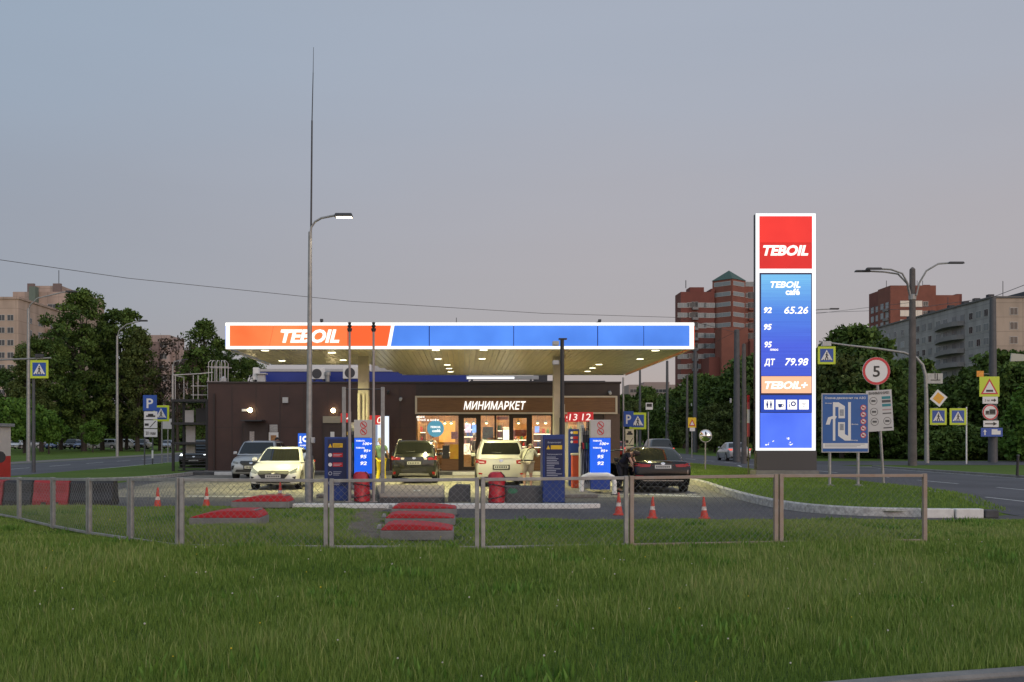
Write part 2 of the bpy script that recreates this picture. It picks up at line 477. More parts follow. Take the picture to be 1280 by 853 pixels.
# island lawn: a low mound inside the kerb
def island_h(x, y):
    e = min(1, max(0, (x-8.3)/2.0), )*min(1, max(0, (y-23.4)/3.0))*min(1, max(0, (14.9-x)/1.6))
    return .13+.17*e*(1 if y < 55 else max(0, 1-(y-55)/20))
def island_right(y): return 12.3+(y-23)*.2 if y < 33 else (14.3+(y-33)*.02 if y < 53 else 14.7)
def island_left(y):
    q = [p for p in isl]
    for (x1, y1), (x2, y2) in zip(q[:-1], q[1:]):
        if y2 <= y <= y1: return x1+(x2-x1)*(y-y1)/(y2-y1 if y2 != y1 else 1)
    return 9.0 if y > 40 else 9.3
b = MB(); ys = [23.3+.6*i for i in range(64)]+[62.5, 66, 72, 80, 90, 104]
for y in ys:
    l, r_ = island_left(y)+.15, island_right(y)
    if y < 23.9: l, r_ = 9.6, 11.78
    for k in range(11):
        x = l+(r_-l)*k/10
        z = island_h(x, y) if k not in (10,) else .0
        b.v.append((x, y, z))
for i in range(len(ys)-1):
    for k in range(10): b.f.append((i*11+k, i*11+k+1, (i+1)*11+k+1, (i+1)*11+k))
tag(b.build("island_lawn", GRASSM, smooth=True), kind='structure')
# verge between forecourt and side road with its kerb
vk = smooth_line([(-12.9,56),(-13.3,48),(-14.2,43.4),(-16.5,42.2),(-19.8,42.4)], 6)
kerb_along("verge_kerb", vk, .2, .15, KERBW)
sheet("verge_lawn", [(-12.9,57)]+[(x-.1, y+.1) for x, y in vk]+[(-19.8,60),(-21.8,108),(-12.9,108)], .11, GRASSM)
# far side of the main road: grass verge with kerb
kerb_along("main_road_kerb", [(24.5,62.5),(24.5,40),(24.5,6)], .18, .13, CONC)
sheet("main_road_verge", [(24.66,6),(60,6),(120,66),(24.66,62.4)], .12, GRASSM)

# the lawn nearest the camera, uneven, with a bare trodden patch
def lawn_edge(x):
    t = min(1, max(0, (x+4.2)/5.0)); t = t*t*(3-2*t)
    return 26.6+(22.3-26.6)*t + .12*math.sin(x*1.7)+.1*math.sin(x*4.1+1)
def bare(x, y):
    """1 where the trodden strip of bare soil runs from the fence to the pump island."""
    cx = -1.68-.075*(y-17)+.10*math.sin(y*2.1)
    return max(0, 1-abs(x-cx)/.55)*min(1, max(0, (y-16.6)/1.2))
def lawn_h(x, y):
    e = min(1, max(0, (lawn_edge(x)-y)/1.2))
    return .012+e*(.05+.035*math.sin(x*.7+1)*math.sin(y*.6)+.02*math.sin(x*2.3)*math.sin(y*1.9+.5))
b = MB(); NX, NY = 120, 70
for j in range(NY+1):
    for i in range(NX+1):
        x = -24+36.6*i/NX; e = lawn_edge(x); y0 = 3.0
        y = y0+(e-y0)*j/NY
        xx = min(x, 11.85 if y < 21.6 else 12.3)
        b.v.append((xx, y, lawn_h(xx, y) if j < NY else .0))
for j in range(NY):
    for i in range(NX):
        n0 = j*(NX+1)+i; b.f.append((n0, n0+1, n0+NX+2, n0+NX+1))
tag(b.build("lawn", SOIL, smooth=True, fix=False), kind='structure')
b = MB()
for j in range(26):
    for i in range(9):
        y = 16.9+j*.38; x = -1.68-.075*(y-17)+(i-4)*.105*(1+.35*math.sin(j*1.3+i)*(i in (0,8)))
        b.v.append((x, y, lawn_h(x,y)+.012-(.03 if i in (0,8) or j in (0,25) else 0)))
for j in range(25):
    for i in range(8): b.f.append((j*9+i,j*9+i+1,j*9+i+10,j*9+i+9))
tag(b.build("trodden_soil", mat("trodden_soil", (.15,.12,.085), .95, var=.4, scale=3, bump=.6, bscale=25), smooth=True, fix=False), kind='structure')
# kerb and path at the photographer's feet
kp = [(6.5,7.93),(5.4,7.67),(4.6,7.47),(3.95,7.28),(3.3,7.10),(2.68,6.90),(2.0,6.68),(1.2,6.38),(.6,6.08)]
kerb_along("path_kerb", kp, -.16, .135, CONC)
sheet("path", [(.6,6.06)]+[(x, y-.02) for x, y in reversed(kp)]+[(6.5,5.0),(.6,5.0)], .108, ASPH)
# pavement in front of the shop, with black and white kerb stones
tag(MB().box(-13.4,8.0,50.0,52.0,0,.15).build("shop_pavement", PAVE), kind='structure')
for k in range(15):
    x0 = -13.4+k*1.427
    tag(MB().box(x0+.01,x0+1.417,49.8,49.997,0,.155).build("kerb_stone", KERBW2 if k % 2 else DCONC, bevel=.015), kind='structure')
# pump islands' white front kerbs
for x0, x1, tip in ((-4.3,-1.05,0), (-.75,2.9,.55)):
    pl = [(x0,26.0),(x1,26.0)]+([(x1+tip,26.25),(x1+tip*.6,26.6)] if tip else [])+[(x1,27.0),(x1,34.6),(x0,34.6)]
    pl2 = [(x0,26.0),(x1,26.0)]+([(x1+tip,26.25)] if tip else [])+[(x1,26.35),(x0,26.35)]
    tag(MB().prism(pl2,'z',0,.125).build("pump_island_kerb", KERBW2, bevel=.02), kind='structure')
for x0, x1 in ((-4.35,-2.35), (2.0,3.95)):
    tag(MB().box(x0,x1,30.6,43.5,0,.12).build("pump_island", PAVE, bevel=.03), kind='structure')
mk = MB()
mk.poly([(5.6,32.4,.012),(7.0,31.3,.012),(7.3,31.5,.012),(6.0,32.6,.012)]); mk.poly([(4.6,32.6,.012),(7.3,32.5,.012),(7.3,32.7,.012),(4.6,32.8,.012)])
mk.poly([(-8.4,31.5,.012),(-5.2,31.2,.012),(-5.2,31.45,.012),(-8.4,31.75,.012)])
mk.poly([(-9.2,42.2,.012),(-4.8,42.2,.012),(-4.8,42.4,.012),(-9.2,42.4,.012)])
tag(mk.build("forecourt_marking", LINE, fix=False), kind='structure')
# ------------------------------------------------------------------ station shop
LETTER = emit("lit_white_letters", (1,.97,.90), 1.25)
shop = thing("station_shop", "long low brown clad petrol station shop with a lit glass front", "shop", (-2.5,52,0))
SB = dict(parent=shop, world=True)
b = MB().box(-12.8,-2.40,52,60,.0,4.5); b.build("wall", BROWNW, **SB)
b = MB()
for x in (-11.6,-10.4,-9.2,-8.0,-6.8,-5.6,-4.4,-3.2): b.box(x-.018,x+.018,51.992,52.0,.16,4.4)
b.box(-12.7,-2.5,51.993,52.0,2.30,2.325)
b.build("cladding_seam", BROWND, **SB)
b = MB().box(-2.40,6.2,52,52.3,3.0,4.5).box(6.2,7.8,52,60,0,4.5).box(-2.397,6.197,57.8,60,0,4.497).box(-2.397,6.197,52.303,57.797,3.4,4.497)
b.build("front_wall", BROWND, **SB)
MB().box(7.0,7.78,51.93,51.995,.16,3.0).build("pillar", mat("brown_pillar", (.10,.062,.045), .5, var=.12), **SB)
MB().box(-12.86,7.86,51.94,60.06,4.5,4.6).build("parapet_cap", BROWND, bevel=.01, **SB)
rb = MB().box(-11.2,0.25,56,59.5,4.6,5.36); o = rb.build("roof_band", mat("blue_roof_cladding", (.012,.035,.26), .4), **SB)
MB().box(-11.0,-5.2,55.95,59.6,5.36,5.5).box(-5.0,-3.1,55.95,59.6,5.36,5.86).build("roof_edge", GREYP, **SB)
MB().box(0.3,7.4,54.5,59.5,4.6,4.78).build("roof_kerb", DARKST, **SB)
# floor, walls and ceiling of the sales room
MB().box(-2.395,6.195,52.06,57.79,.1,.16).build("floor", mat("shop_floor", (.30,.22,.14), .35, var=.1), **SB)
WALLW = mat("warm_shop_wall", (.34,.16,.045), .6, var=.4, scale=1.5)
MB().box(-2.39,6.19,57.70,57.79,.161,3.39).build("back_wall", WALLW, **SB)
MB().box(-2.39,6.19,52.31,57.69,3.32,3.39).build("ceiling", mat("shop_ceiling", (.22,.17,.11), .8), **SB)
MB().box(-2.39,-2.33,52.31,57.69,.161,3.31).box(6.13,6.19,52.31,57.69,.161,3.31).build("side_wall", WALLW, **SB)
SHOPLIGHT = emit("shop_ceiling_lamp", (1,.80,.48), 70)
for x in (-1.6,-.2,1.2,2.6,4.0,5.4):
    for y in (53.4,55.4):
        MB().box(x-.55,x+.55,y-.09,y+.09,3.27,3.315).build("ceiling_lamp", SHOPLIGHT, **SB)
# shop front: sign board, mullions, panes, door
fas = MB().box(-2.34,7.55,51.86,51.995,3.06,3.80).build("sign_board", WOODP, **SB)
fr = MB()
fr.box(-2.44,7.65,51.83,51.995,3.80,3.88).box(-2.44,7.65,51.83,51.995,2.98,3.06).box(-2.44,-2.34,51.83,51.995,3.06,3.80).box(7.55,7.65,51.83,51.995,3.06,3.80)
fr.build("sign_frame", mat("cream_metal_frame", (.52,.45,.33), .5), parent=fas, world=True)
text("lettering", "МИНИМАРКЕТ", LETTER, fas, gx(618.5,51.8), 51.80, gz(507,51.8), .40, w=3.1, shear=.22, bold=.016, depth=.05)
MULL = mat("bronze_mullion", (.032,.022,.017), .4, .3)
def X52(px): return gx(px, 52)
b = MB()
for a, c in ((573,578),(597,601),(618,620.5),(636.5,640),(660,665),(689,692)):
    b.box(X52(a),X52(c),52.0,52.12,.16,2.98)
b.box(-2.40,6.2,52.003,52.10,2.90,2.98); b.box(-2.40,6.2,52.003,52.10,.152,.22)
b.build("shopfront_frame", MULL, **SB)
SHOPG = bpy.data.materials.new("shop_glass"); SHOPG.use_nodes = True
n = SHOPG.node_tree; n.nodes.clear()
oo = n.nodes.new("ShaderNodeOutputMaterial"); tr = n.nodes.new("ShaderNodeBsdfTransparent"); gl = n.nodes.new("ShaderNodeBsdfGlossy"); mxs = n.nodes.new("ShaderNodeMixShader")
gl.inputs["Roughness"].default_value = .03; mxs.inputs[0].default_value = .07; tr.inputs[0].default_value = (.93,.95,.93,1)
n.links.new(tr.outputs[0], mxs.inputs[1]); n.links.new(gl.outputs[0], mxs.inputs[2]); n.links.new(mxs.outputs[0], oo.inputs[0])
for a, c in ((521.5,573),(601,618),(620.5,636.5),(665,689),(692,735)):
    MB().box(X52(a),X52(c),52.05,52.06,.22,2.90).build("window_pane", SHOPG, **SB)
for a, c in ((578,597),(640,660)):
    dr = MB().box(X52(a),X52(a)+.07,52.02,52.09,.22,2.90).box(X52(c)-.07,X52(c),52.02,52.09,.22,2.90).box(X52(a)+.07,X52(c)-.07,52.02,52.09,2.78,2.90).box(X52(a)+.07,X52(c)-.07,52.02,52.09,.22,.34).build("door", MULL, **SB)
    MB().box(X52(a)+.07,X52(c)-.07,52.05,52.06,.34,2.78).build("pane", SHOPG, parent=dr, world=True)
    MB().cyl((X52(c)-.14,51.95,.9),(X52(c)-.14,51.95,1.6),.018).build("handle", CHROME, parent=dr, world=True)
MB().box(X52(552),X52(573),51.90,52.0,.16,.86).build("slatted_panel", WOODP, **SB)
MB().box(X52(666),X52(690),51.90,52.0,.16,.86).build("slatted_panel", WOODP, **SB)
MB().lathe([(.42,0),(.42,.06),(.40,.08)], (X52(544.5),51.88,gz(536,52)), 28, 'y').build("round_sign", emit("teal_lit_disc", (.10,.36,.50), .75), **SB)
rs = shop.children[-1]
text("lettering", "TEBOIL", LETTER, rs, X52(544.5), 51.86, gz(534,52), .10, w=.52, shear=.22, bold=.03)
text("lettering", "café", LETTER, rs, X52(545.5), 51.86, gz(538.6,52), .13, w=.42, shear=.0, bold=.03)
text("lettering", "MADE", LETTER, shop, X52(526), 51.86, gz(521.5,52), .09, w=.4, bold=.03)
text("lettering", "Хлеб и кофе", LETTER, shop, X52(535), 51.86, gz(525,52), .11, w=1.1, bold=.02)
# left wing: doors, lamps and things on the wall
DOORM = mat("brown_door", (.042,.026,.022), .5, var=.1)
for a, c, t in ((304,334,531),(405,432,530)):
    dr = MB().box(X52(a),X52(c),51.95,51.995,.16,gz(t,52)).build("door", DOORM, **SB)
    MB().box(X52(a)-.06,X52(a),51.93,51.995,.16,gz(t,52)+.06).box(X52(c),X52(c)+.06,51.93,51.995,.16,gz(t,52)+.06).box(X52(a),X52(c),51.93,51.995,gz(t,52),gz(t,52)+.06).build("door_frame", BROWND, parent=dr, world=True)
    MB().cyl((X52(c)-.15,51.9,1.0),(X52(c)-.15,51.9,1.25),.02).build("handle", CHROME, parent=dr, world=True)
MB().box(X52(306),X52(332),50.95,51.99,gz(527,52),gz(525.5,52)).build("door_hood", DARKST, **SB)
MB().box(X52(404),X52(426),51.86,51.945,gz(529,52),gz(520.5,52)).build("transom_panel", mat("beige_panel", (.30,.27,.20), .5), **SB)
MB().box(-12.5,-12.44,51.9,51.998,.16,4.0).build("downpipe", BROWND, **SB)

def wall_thing(name, label, cat, px0, px1, py0, py1, m, depth=.06, Y=51.99, group=None, bev=.006):
    o = MB().box(gx(px0,Y)-gx((px0+px1)/2,Y), gx(px1,Y)-gx((px0+px1)/2,Y), -depth, 0, gz(py1,Y)-gz((py0+py1)/2,Y), gz(py0,Y)-gz((py0+py1)/2,Y)).build(name, m, bevel=bev)
    o.location = (gx((px0+px1)/2,Y), Y, gz((py0+py1)/2,Y))
    return tag(o, label, cat, group)
for px, py, lab in ((313.5,513,"lit round wall lamp above the door behind the silver crossover"),(417,513.5,"lit round wall lamp over the beige transom beside the tall street lamp pole")):
    t = thing("wall_lamp", lab, "wall lamp", (X52(px),51.99,gz(py,52)))
    MB().box(-.09,.09,-.10,0,-.09,.09).build("housing", DARKST, t, bevel=.01)
    MB().lathe([(.0,-.20),(.07,-.19),(.11,-.14),(.10,-.10)], (0,0,0), 12, 'y').build("bulb", emit("warm_bulb", (1,.78,.42), 34), t, smooth=True)
wall_thing("wall_plate", "small white plate on the wall beside the lit lamp", "sign", 302.5,311,511.5,514.5, WHITEP)
o = wall_thing("junction_box", "square pale box high on the brown wall", "box", 353.5,360.5,497,504, GREYP, .12)
wall_thing("notice", "tall narrow notice of small pictograms on the brown door", "notice", 312,318,539.5,555.5, mat("notice_white", (.42,.38,.36), .6, var=.5, scale=22), .01, 51.945)
p = wall_thing("poster", "white poster with a brown picture on the brown wall", "poster", 336,348,540.5,555, SIGNWHITE, .02)
MB().pane(-.14,.14,-.18,.14,-.026).build("picture", mat("poster_picture", (.35,.17,.06), .6, var=.6, scale=9), p)
wall_thing("notice", "pale printed notice fixed above the white poster", "notice", 337,347,531,540, mat("notice_grey", (.38,.37,.36), .6, var=.4, scale=18), .015)
wall_thing("notice", "small white notice on the door under the beige transom", "notice", 413,418,540,549, SIGNWHITE, .012, 51.945)
wall_thing("door_plate", "amber plate on the brown wall behind the number fourteen sign", "plate", 432,438,540,544, YELP, .02)
for px, py, lab in ((485.5,491,"small dome camera under the parapet behind the thin poles"),(501,499,"grey floodlight and camera on the dark wall near the shop sign"),(762,491,"small white camera on the dark wall above the sign board")):
    t = thing("security_camera", lab, "camera", (X52(px),51.99,gz(py,52)))
    MB().box(-.05,.05,-.14,0,.05,.12).build("bracket", DARKST, t, bevel=.01)
    MB().cyl((0,-.30,-.05),(0,-.02,.02),.07,.08,12).build("body", GREYP if px > 490 else BLK, t, smooth=True)
# things on the roof
def ac_unit(px0, px1, py0, py1, Y, lab, fan=True):
    x0, x1, z0, z1 = gx(px0,Y), gx(px1,Y), gz(py1,Y), gz(py0,Y)
    t = thing("air_conditioner", lab, "air conditioner", ((x0+x1)/2, Y, z0))
    wd, h = (x1-x0)/2, z1-z0
    MB().box(-wd,wd,0,.45,.08,h).build("casing", WHITEP, t, bevel=.02)
    MB().box(-wd+.05,-wd+.12,0,.45,0,.078).box(wd-.12,wd-.05,0,.45,0,.078).build("foot", DARKST, t)
    if fan:
        MB().lathe([(h*.38,-.012),(h*.38,.0)], (-wd*.25,0,h*.54), 20, 'y').build("fan_grille", mat("fan_dark", (.05,.05,.055), .6), t)
    return t
ac_unit(390,406,460,476,54.5,"white air conditioner with dark fan on the roof beside the tall lamp pole")
ac_unit(428.5,452,458.5,475.5,54.5,"wider white air conditioner with dark fan on the roof behind the canopy column")
ac_unit(316,323,459.5,477,54.5,"narrow grey air conditioner on the roof under the canopy corner",False)
t = thing("roof_vent", "short grey roof vent pipe with a cap between the air conditioners", "vent", (gx(409.5,54.5),54.5,4.6))
MB().cyl((0,0,0),(0,0,.45),.12).build("pipe", GALV, t, smooth=True)
MB().lathe([(.17,.45),(.17,.62),(.05,.7)]).build("cap", GALV, t, smooth=True)
t = thing("roof_vent", "squat steel vent box on the roof near the canopy corner", "vent", (gx(327,54.5),54.5,4.6))
MB().box(-.22,.22,-.2,.2,0,.5,.04,.04).build("box", GREYP, t, bevel=.02)
MB().box(-.28,.28,-.26,.26,.5,.58).build("cap", GREYP, t, bevel=.02)
t = thing("roof_sign", "low lit white strip light on grey rail on the shop roof", "lamp", (gx(628,53),53,4.6))
MB().box(-1.85,1.85,0,.12,.16,.36).build("rail", GREYP, t, bevel=.02)
MB().box(-1.8,.6,-.04,-.003,.2,.29).build("tube", emit("cool_tube", (.9,.95,1), 1.6), t)
MB().box(-1.6,-1.5,0,.1,0,.16).box(1.4,1.5,0,.1,0,.16).build("bracket", DARKST, t)
b = MB()
t = thing("roof_duct", "dark roof duct standing behind the canopy column on the shop roof", "duct", (gx(676,55),55,4.6))
MB().box(-.35,.35,0,.7,0,.78).build("duct", DARKST, t, bevel=.02)
MB().box(-.42,.42,-.06,.76,.78,.86).build("cap", DARKST, t, bevel=.01)
# escape stair tower and ladder cage at the end of the building
t = thing("fire_stair", "black steel stair tower with white railings at the end of the brown building", "stairs", (-13.7,53.2,0))
for x in (-.95,.75):
    for y in (-.8,1.2): MB().box(x-.06,x+.06,y-.06,y+.06,0,3.60).build("post", BLK, t)
for z in (1.45,2.45,3.61): MB().box(-1.05,.86,-.9,1.3,z,z+.12).build("landing", BLK, t)
for k in range(9):
    z = .15*k+.1; MB().box(-.75,.6,-.7+.2*k,-.5+.2*k,z,z+.05).build("tread", BLK, t)
MB().box(-.55,-.1,-.1,0,2.55,3.2).build("panel", GREYP, t); MB().box(-.5,-.02,-.1,0,1.0,2.4).build("panel", GREYP, t)
MB().box(.0,.75,-.1,0,2.6,3.3).build("panel", BLK, t)
WR = mat("white_railing", (.50,.47,.46), .5)
for x, y in ((-1.0,-.8),(-.85,-.8),(.06,-.8),(.30,-.8),(-.95,1.2),(.3,1.2)): MB().cyl((x,y,3.73),(x,y,4.94),.022,n=6).build("railing_post", WR, t)
for z in (3.95,4.4): MB().cyl((-.05,-.8,z),(.75,-.8,z),.02,n=6).build("cross_rail", WR, t)
b = MB()
b.tube([(-1.0,-.8,4.95),(.4,-.8,5.02),(1.0,-.6,5.1)],.025); b.tube([(-1.0,-.8,4.95),(-.95,1.2,4.95)],.025)
b.build("railing", WR, t)
t = thing("ladder_cage", "white tubular guard cage on the roof corner above the stair tower", "cage", (gx(273,53),53,4.6))
b = MB()
for x in (-.42,-.25,.0,.25,.42):
    b.tube([(x,-.3 if abs(x) > .3 else -.35,0),(x,-.35,1.0),(x*.8,-.2,1.12),(x*.8,.2,1.12),(x,.35,1.0),(x,.3,0)],.02)
b.tube([(-.5,-.36,.78),(.6,-.36,.78)],.02); b.tube([(-.5,.36,.78),(.6,.36,.78)],.02)
b.build("cage", WR, t)
MB().box(-.5,.5,-.4,.4,0,.05).build("base", WR, t); MB().lathe([(.0,.05),(.16,.08),(.17,.22),(.0,.34)],(.25,0,0),10).build("vent", GREYP, t, smooth=True)

# ------------------------------------------------------------------ shop goods and furniture
random.seed(5)
GOODS = [mat("goods_red",(.5,.04,.03)),mat("goods_yellow",(.65,.42,.03)),mat("goods_white",(.7,.68,.62)),mat("goods_blue",(.04,.12,.45)),mat("goods_green",(.06,.25,.08)),mat("goods_orange",(.65,.2,.03)),mat("goods_brown",(.2,.09,.04)),mat("goods_pink",(.55,.2,.25)),mat("goods_black",(.03,.03,.03))]
GN = ["red","yellow","white","blue","green","orange","brown","pink","black"]
CART = {}
def shelf(px0, px1, Y, top, rows, place, m=None):
    x0, x1 = gx(px0,Y), gx(px1,Y)
    t = thing("shelf_unit", "shelf unit of packed goods "+place, "shelf", ((x0+x1)/2,Y,.161))
    wd = (x1-x0)/2; h = top
    fm = m or mat("shelf_wood",(.35,.22,.10),.5,var=.2)
    MB().box(-wd,-wd+.03,0,.4,0,h).build("side_panel", fm, t); MB().box(wd-.03,wd,0,.4,0,h).build("side_panel", fm, t); MB().box(-wd+.03,wd-.03,.37,.4,0,h).build("back_panel", fm, t)
    for r_ in range(rows):
        z = .12+(h-.15)*r_/rows
        MB().box(-wd+.031,wd-.031,0,.368,z,z+.025).build("shelf", fm, t)
        if r_: MB().box(-wd+.05,wd-.05,.002,.022,z-.02,z-.002).build("added_glow_strip", emit("added_shelf_glow",(1,.84,.55),7), t)  # glowing strips added under the shelves to brighten the goods
        x = x0+.06
        while x < x1-.14:
            k = random.randrange(len(GOODS)); sh = random.choice(("carton","bottle"))
            hh = min((h-.15)/rows-.06, random.uniform(.16,.34)); wz = random.uniform(.09,.16)
            if sh == "carton":
                o = MB().box(0,wz,0,.16,0,hh).build("carton", GOODS[k])
            else:
                o = MB().lathe([(wz*.45,0),(wz*.45,hh*.65),(wz*.18,hh*.8),(wz*.18,hh)],(wz/2,.08,0),8).build("bottle", GOODS[k])
            o.location = (x, Y+.03, .161+z+.026)
            tag(o, "%s %s on the %sshelf %s" % (GN[k], sh, ("lowest ","second ","third ","fourth ","topmost ")[min(r_,4)] if r_ < rows-1 else "topmost ", place), sh, "goods on the shelves "+place)
            x += wz+random.uniform(.03,.09)
shelf(603,617,53.0,1.9,5,"behind the narrow pane")
shelf(621,629,53.2,2.4,6,"behind the second pane")
shelf(641,659,54.0,1.9,5,"inside the second door")
shelf(666,689,53.6,2.2,6,"by the lottery screen")
shelf(706,733,53.6,2.3,6,"behind the dark board")
shelf(579,597,56.8,2.5,6,"by the back wall")
shelf(524,533,55.5,2.4,5,"at the cafe end")
shelf(556,572,53.4,1.3,3,"under the cafe window")
for k_, (px, Y_) in enumerate(((548,53.6),(556,53.6),(564,53.6),(583,54.0),(592,54.0),(608,53.4),(648,53.4),(672,53.3),(682,53.3))):
    t = thing("pendant_lamp", "small warm pendant lamp hanging inside the shop "+("over the cafe counter" if px < 575 else "beyond the first door" if px < 600 else "over the goods shelves"), "lamp", (gx(px,Y_),Y_,2.55), 0, "pendant lamps inside the shop "+("cafe" if px < 575 else "door" if px < 600 else "shelves"))
    MB().cyl((0,0,.12),(0,0,.76),.008,n=5).build("cord",BLK,t); MB().lathe([(.05,.12),(.10,.03),(.11,0)],n=12).build("shade",DARKST,t,smooth=True)
    MB().lathe([(0,-.06),(.06,-.03),(.06,.01),(.02,.03)],n=10).build("bulb",emit("pendant_bulb",(1,.82,.5),9),t,smooth=True)
t = thing("drinks_fridge", "bright white lit drinks fridge inside the shop", "fridge", (gx(633,55.2),55.2,.161))
MB().box(-.32,.32,0,.6,0,2.2).build("cabinet", WHITEP, t, bevel=.02)
MB().pane(-.27,.27,.25,2.05,-.004).build("glass_door", emit("fridge_light",(1,.93,.78),1.7,var=.35,scale=5), t)
t = thing("coffee_counter", "pale pastry counter with glass top beyond the first shop door", "counter", (gx(588,54.6),54.6,.161))
MB().box(-.75,.75,0,.7,0,.75).build("base", mat("counter_wood",(.4,.24,.12),.5,var=.15), t, bevel=.02)
MB().box(-.75,.75,.02,.68,.75,1.25).build("display_case", emit("display_light",(1,.85,.6),1.3,var=.6,scale=9), t, bevel=.02)
t = thing("coffee_counter", "long wooden cafe counter behind the window with the round sign", "counter", (gx(547,55),55,.161))
MB().box(-1.0,1.0,0,.6,0,1.0).build("base", WOODP, t, bevel=.02); MB().box(-1.05,1.05,-.05,.65,1.0,1.05).build("worktop", WHITEP, t)
o = wall_thing("glowing_panel","glowing orange panel added for the bright back wall behind the cafe window","screen",549,569,526.5,553,emit("orange_wall_glow",(1,.44,.06),.85,var=.25,scale=2),.05,57.6)  # added glowing panel stands in for the bright orange back wall
o = wall_thing("glowing_panel","blue and white menu screen beyond the first shop door","screen",590,596,531,541,emit("blue_menu",(.15,.35,1),1.1,var=.5,scale=4),.05,56.4)
o = wall_thing("glowing_panel","violet and white menu screen beyond the first shop door","screen",581,588.5,530,541,emit("pale_menu",(.75,.6,.9),.9,var=.5,scale=5),.05,56.4)
o = wall_thing("glowing_panel","small blue lottery screen behind the pane by the second door","screen",668.5,674,533,541,emit("lot_screen",(.25,.45,1),1.2,var=.3,scale=4),.05,53.2)
o = wall_thing("price_banner","red banner of prices hanging inside the second shop door","banner",641.5,658,537.5,545.5,mat("red_banner",(.50,.05,.04),.6,var=.4,scale=12),.01,53.0)
o = wall_thing("price_banner","red header board above the second narrow pane","banner",621,635.5,520.5,525,mat("red_header",(.55,.08,.03),.6,var=.3,scale=12),.01,52.6)
o = wall_thing("poster","dark teal poster hanging behind the narrow pane","poster",603.5,616.5,534,547.5,mat("teal_poster",(.03,.12,.13),.5,var=.6,scale=7),.01,52.4)
o = wall_thing("advert_board","black chalk advert leaning on the slatted panel by the first door","advert",553,561.5,557,573.5,mat("black_advert",(.03,.03,.03),.5,var=.6,scale=20),.03,51.88)
o = wall_thing("advert_board","yellow and red advert board leaning on the slatted panel by the first door","advert",562.5,573,555.5,574,mat("yellow_advert",(.72,.46,.02),.5,scale=3,col2=(.62,.25,.03)),.03,51.88)
o = wall_thing("sticker","pink and grey round sticker on the cafe window","sticker",564,572.5,540,549,mat("pink_sticker",(.4,.22,.25),.5,var=.5,scale=12),.004,51.99)
# ------------------------------------------------------------------ canopy
YC = 34.3
def CX(px): return gx(px, YC)
def CZ(py): return gz(py, YC)
can = thing("canopy", "wide lit fuel canopy with orange and blue fascia over the pumps", "canopy", (0,YC,0))
CB = dict(parent=can, world=True)
E_WHITE = emit("lit_white_edge", (1,.99,.95), 1.15)
E_ORANGE = emit("lit_orange_panel", (1.0,.165,.035), .98, var=.10, scale=.6, col2=(1.0,.26,.075))
E_ORANGE2 = emit("lit_orange_panel_dim", (.95,.115,.018), .95, var=.08, scale=.6)
E_BLUE = emit("lit_blue_panel", (.045,.215,.86), .93, var=.30, scale=.45, col2=(.09,.30,1.0))
zb, zt = CZ(436.5), CZ(403.8)
x0, x1 = CX(283), CX(866.5)
b = MB(); b.prism([(x0+.05,YC+.05),(x1-.05,YC+.05),(x1-.05,48.8),(-2.9,48.8),(-3.1,45.5),(-3.9,42.0),(x0+.05,41.9)],'z',zb+.08,zt-.03)
b.build("roof_body", WHITEP, **CB)
# slatted soffit: real slats running front to back
b = MB(); sw = .2; x = x0+.06
while x < x1-.1:
    xe = min(x+sw-.018, x1-.06)
    yend = 41.9 if x < -3.9 else (42+(x+3.9)*6.8 if x < -2.9 else 48.75)
    b.box(x,xe,YC+.06,yend,zb+.045,zb+.079)
    x += sw
b.build("soffit", SOFFIT, **CB)
# back edge
b = MB(); b.box(x0+.05,-3.9,41.9,41.96,zb+.02,zt-.05).box(-2.9,x1-.05,48.8,48.86,zb+.02,zt-.05); b.build("back_edge", GREYP, **CB)
# front fascia
zi0, zi1 = CZ(433.2), CZ(407.3)
b = MB()
b.box(x0,x1,YC-.10,YC+.05,zb,zi0); b.box(x0,x1,YC-.10,YC+.05,zi1,zt); b.box(x0,CX(287.4),YC-.10,YC+.05,zi0,zi1); b.box(CX(861.8),x1,YC-.10,YC+.05,zi0,zi1)
b.prism([(CX(484.4),zi0),(CX(488.3),zi0),(CX(493),zi1),(CX(489.2),zi1)],'y',YC-.095,YC+.04)
b.build("lit_edge", E_WHITE, **CB)
def slant(pa, pb, da, db, y0_, y1_, m, name):
    return MB().prism([(CX(pa),zi0),(CX(pb),zi0),(CX(pb+db),zi1),(CX(pa+da),zi1)],'y',y0_,y1_).build(name, m, **CB)
slant(287.6,336.6,0,5.4,YC-.05,YC,E_ORANGE,"fascia_panel")
slant(337.2,434.4,5.4,0,YC-.05,YC,E_ORANGE,"fascia_panel")
slant(435.0,484.2,0,4.9,YC-.05,YC,E_ORANGE2,"fascia_panel")
SEAM = mat("seam_blue", (.01,.03,.16), .5)
for a, c, da in ((488.6,536,4.7),(537.2,641.6,0),(642.6,746.3,0),(747.6,804,0),(805,861,0)):
    slant(a,c,da,0,YC-.05,YC,E_BLUE,"fascia_panel")
b = MB().box(CX(287.4),CX(862),YC+.005,YC+.02,zi0+.001,zi1-.001); b.build("fascia_back", SEAM, **CB)
text("lettering","TEBOIL",LETTER,can,CX(388),YC-.09,CZ(420.2),.42,w=1.93,shear=.24,bold=.036,depth=.06)
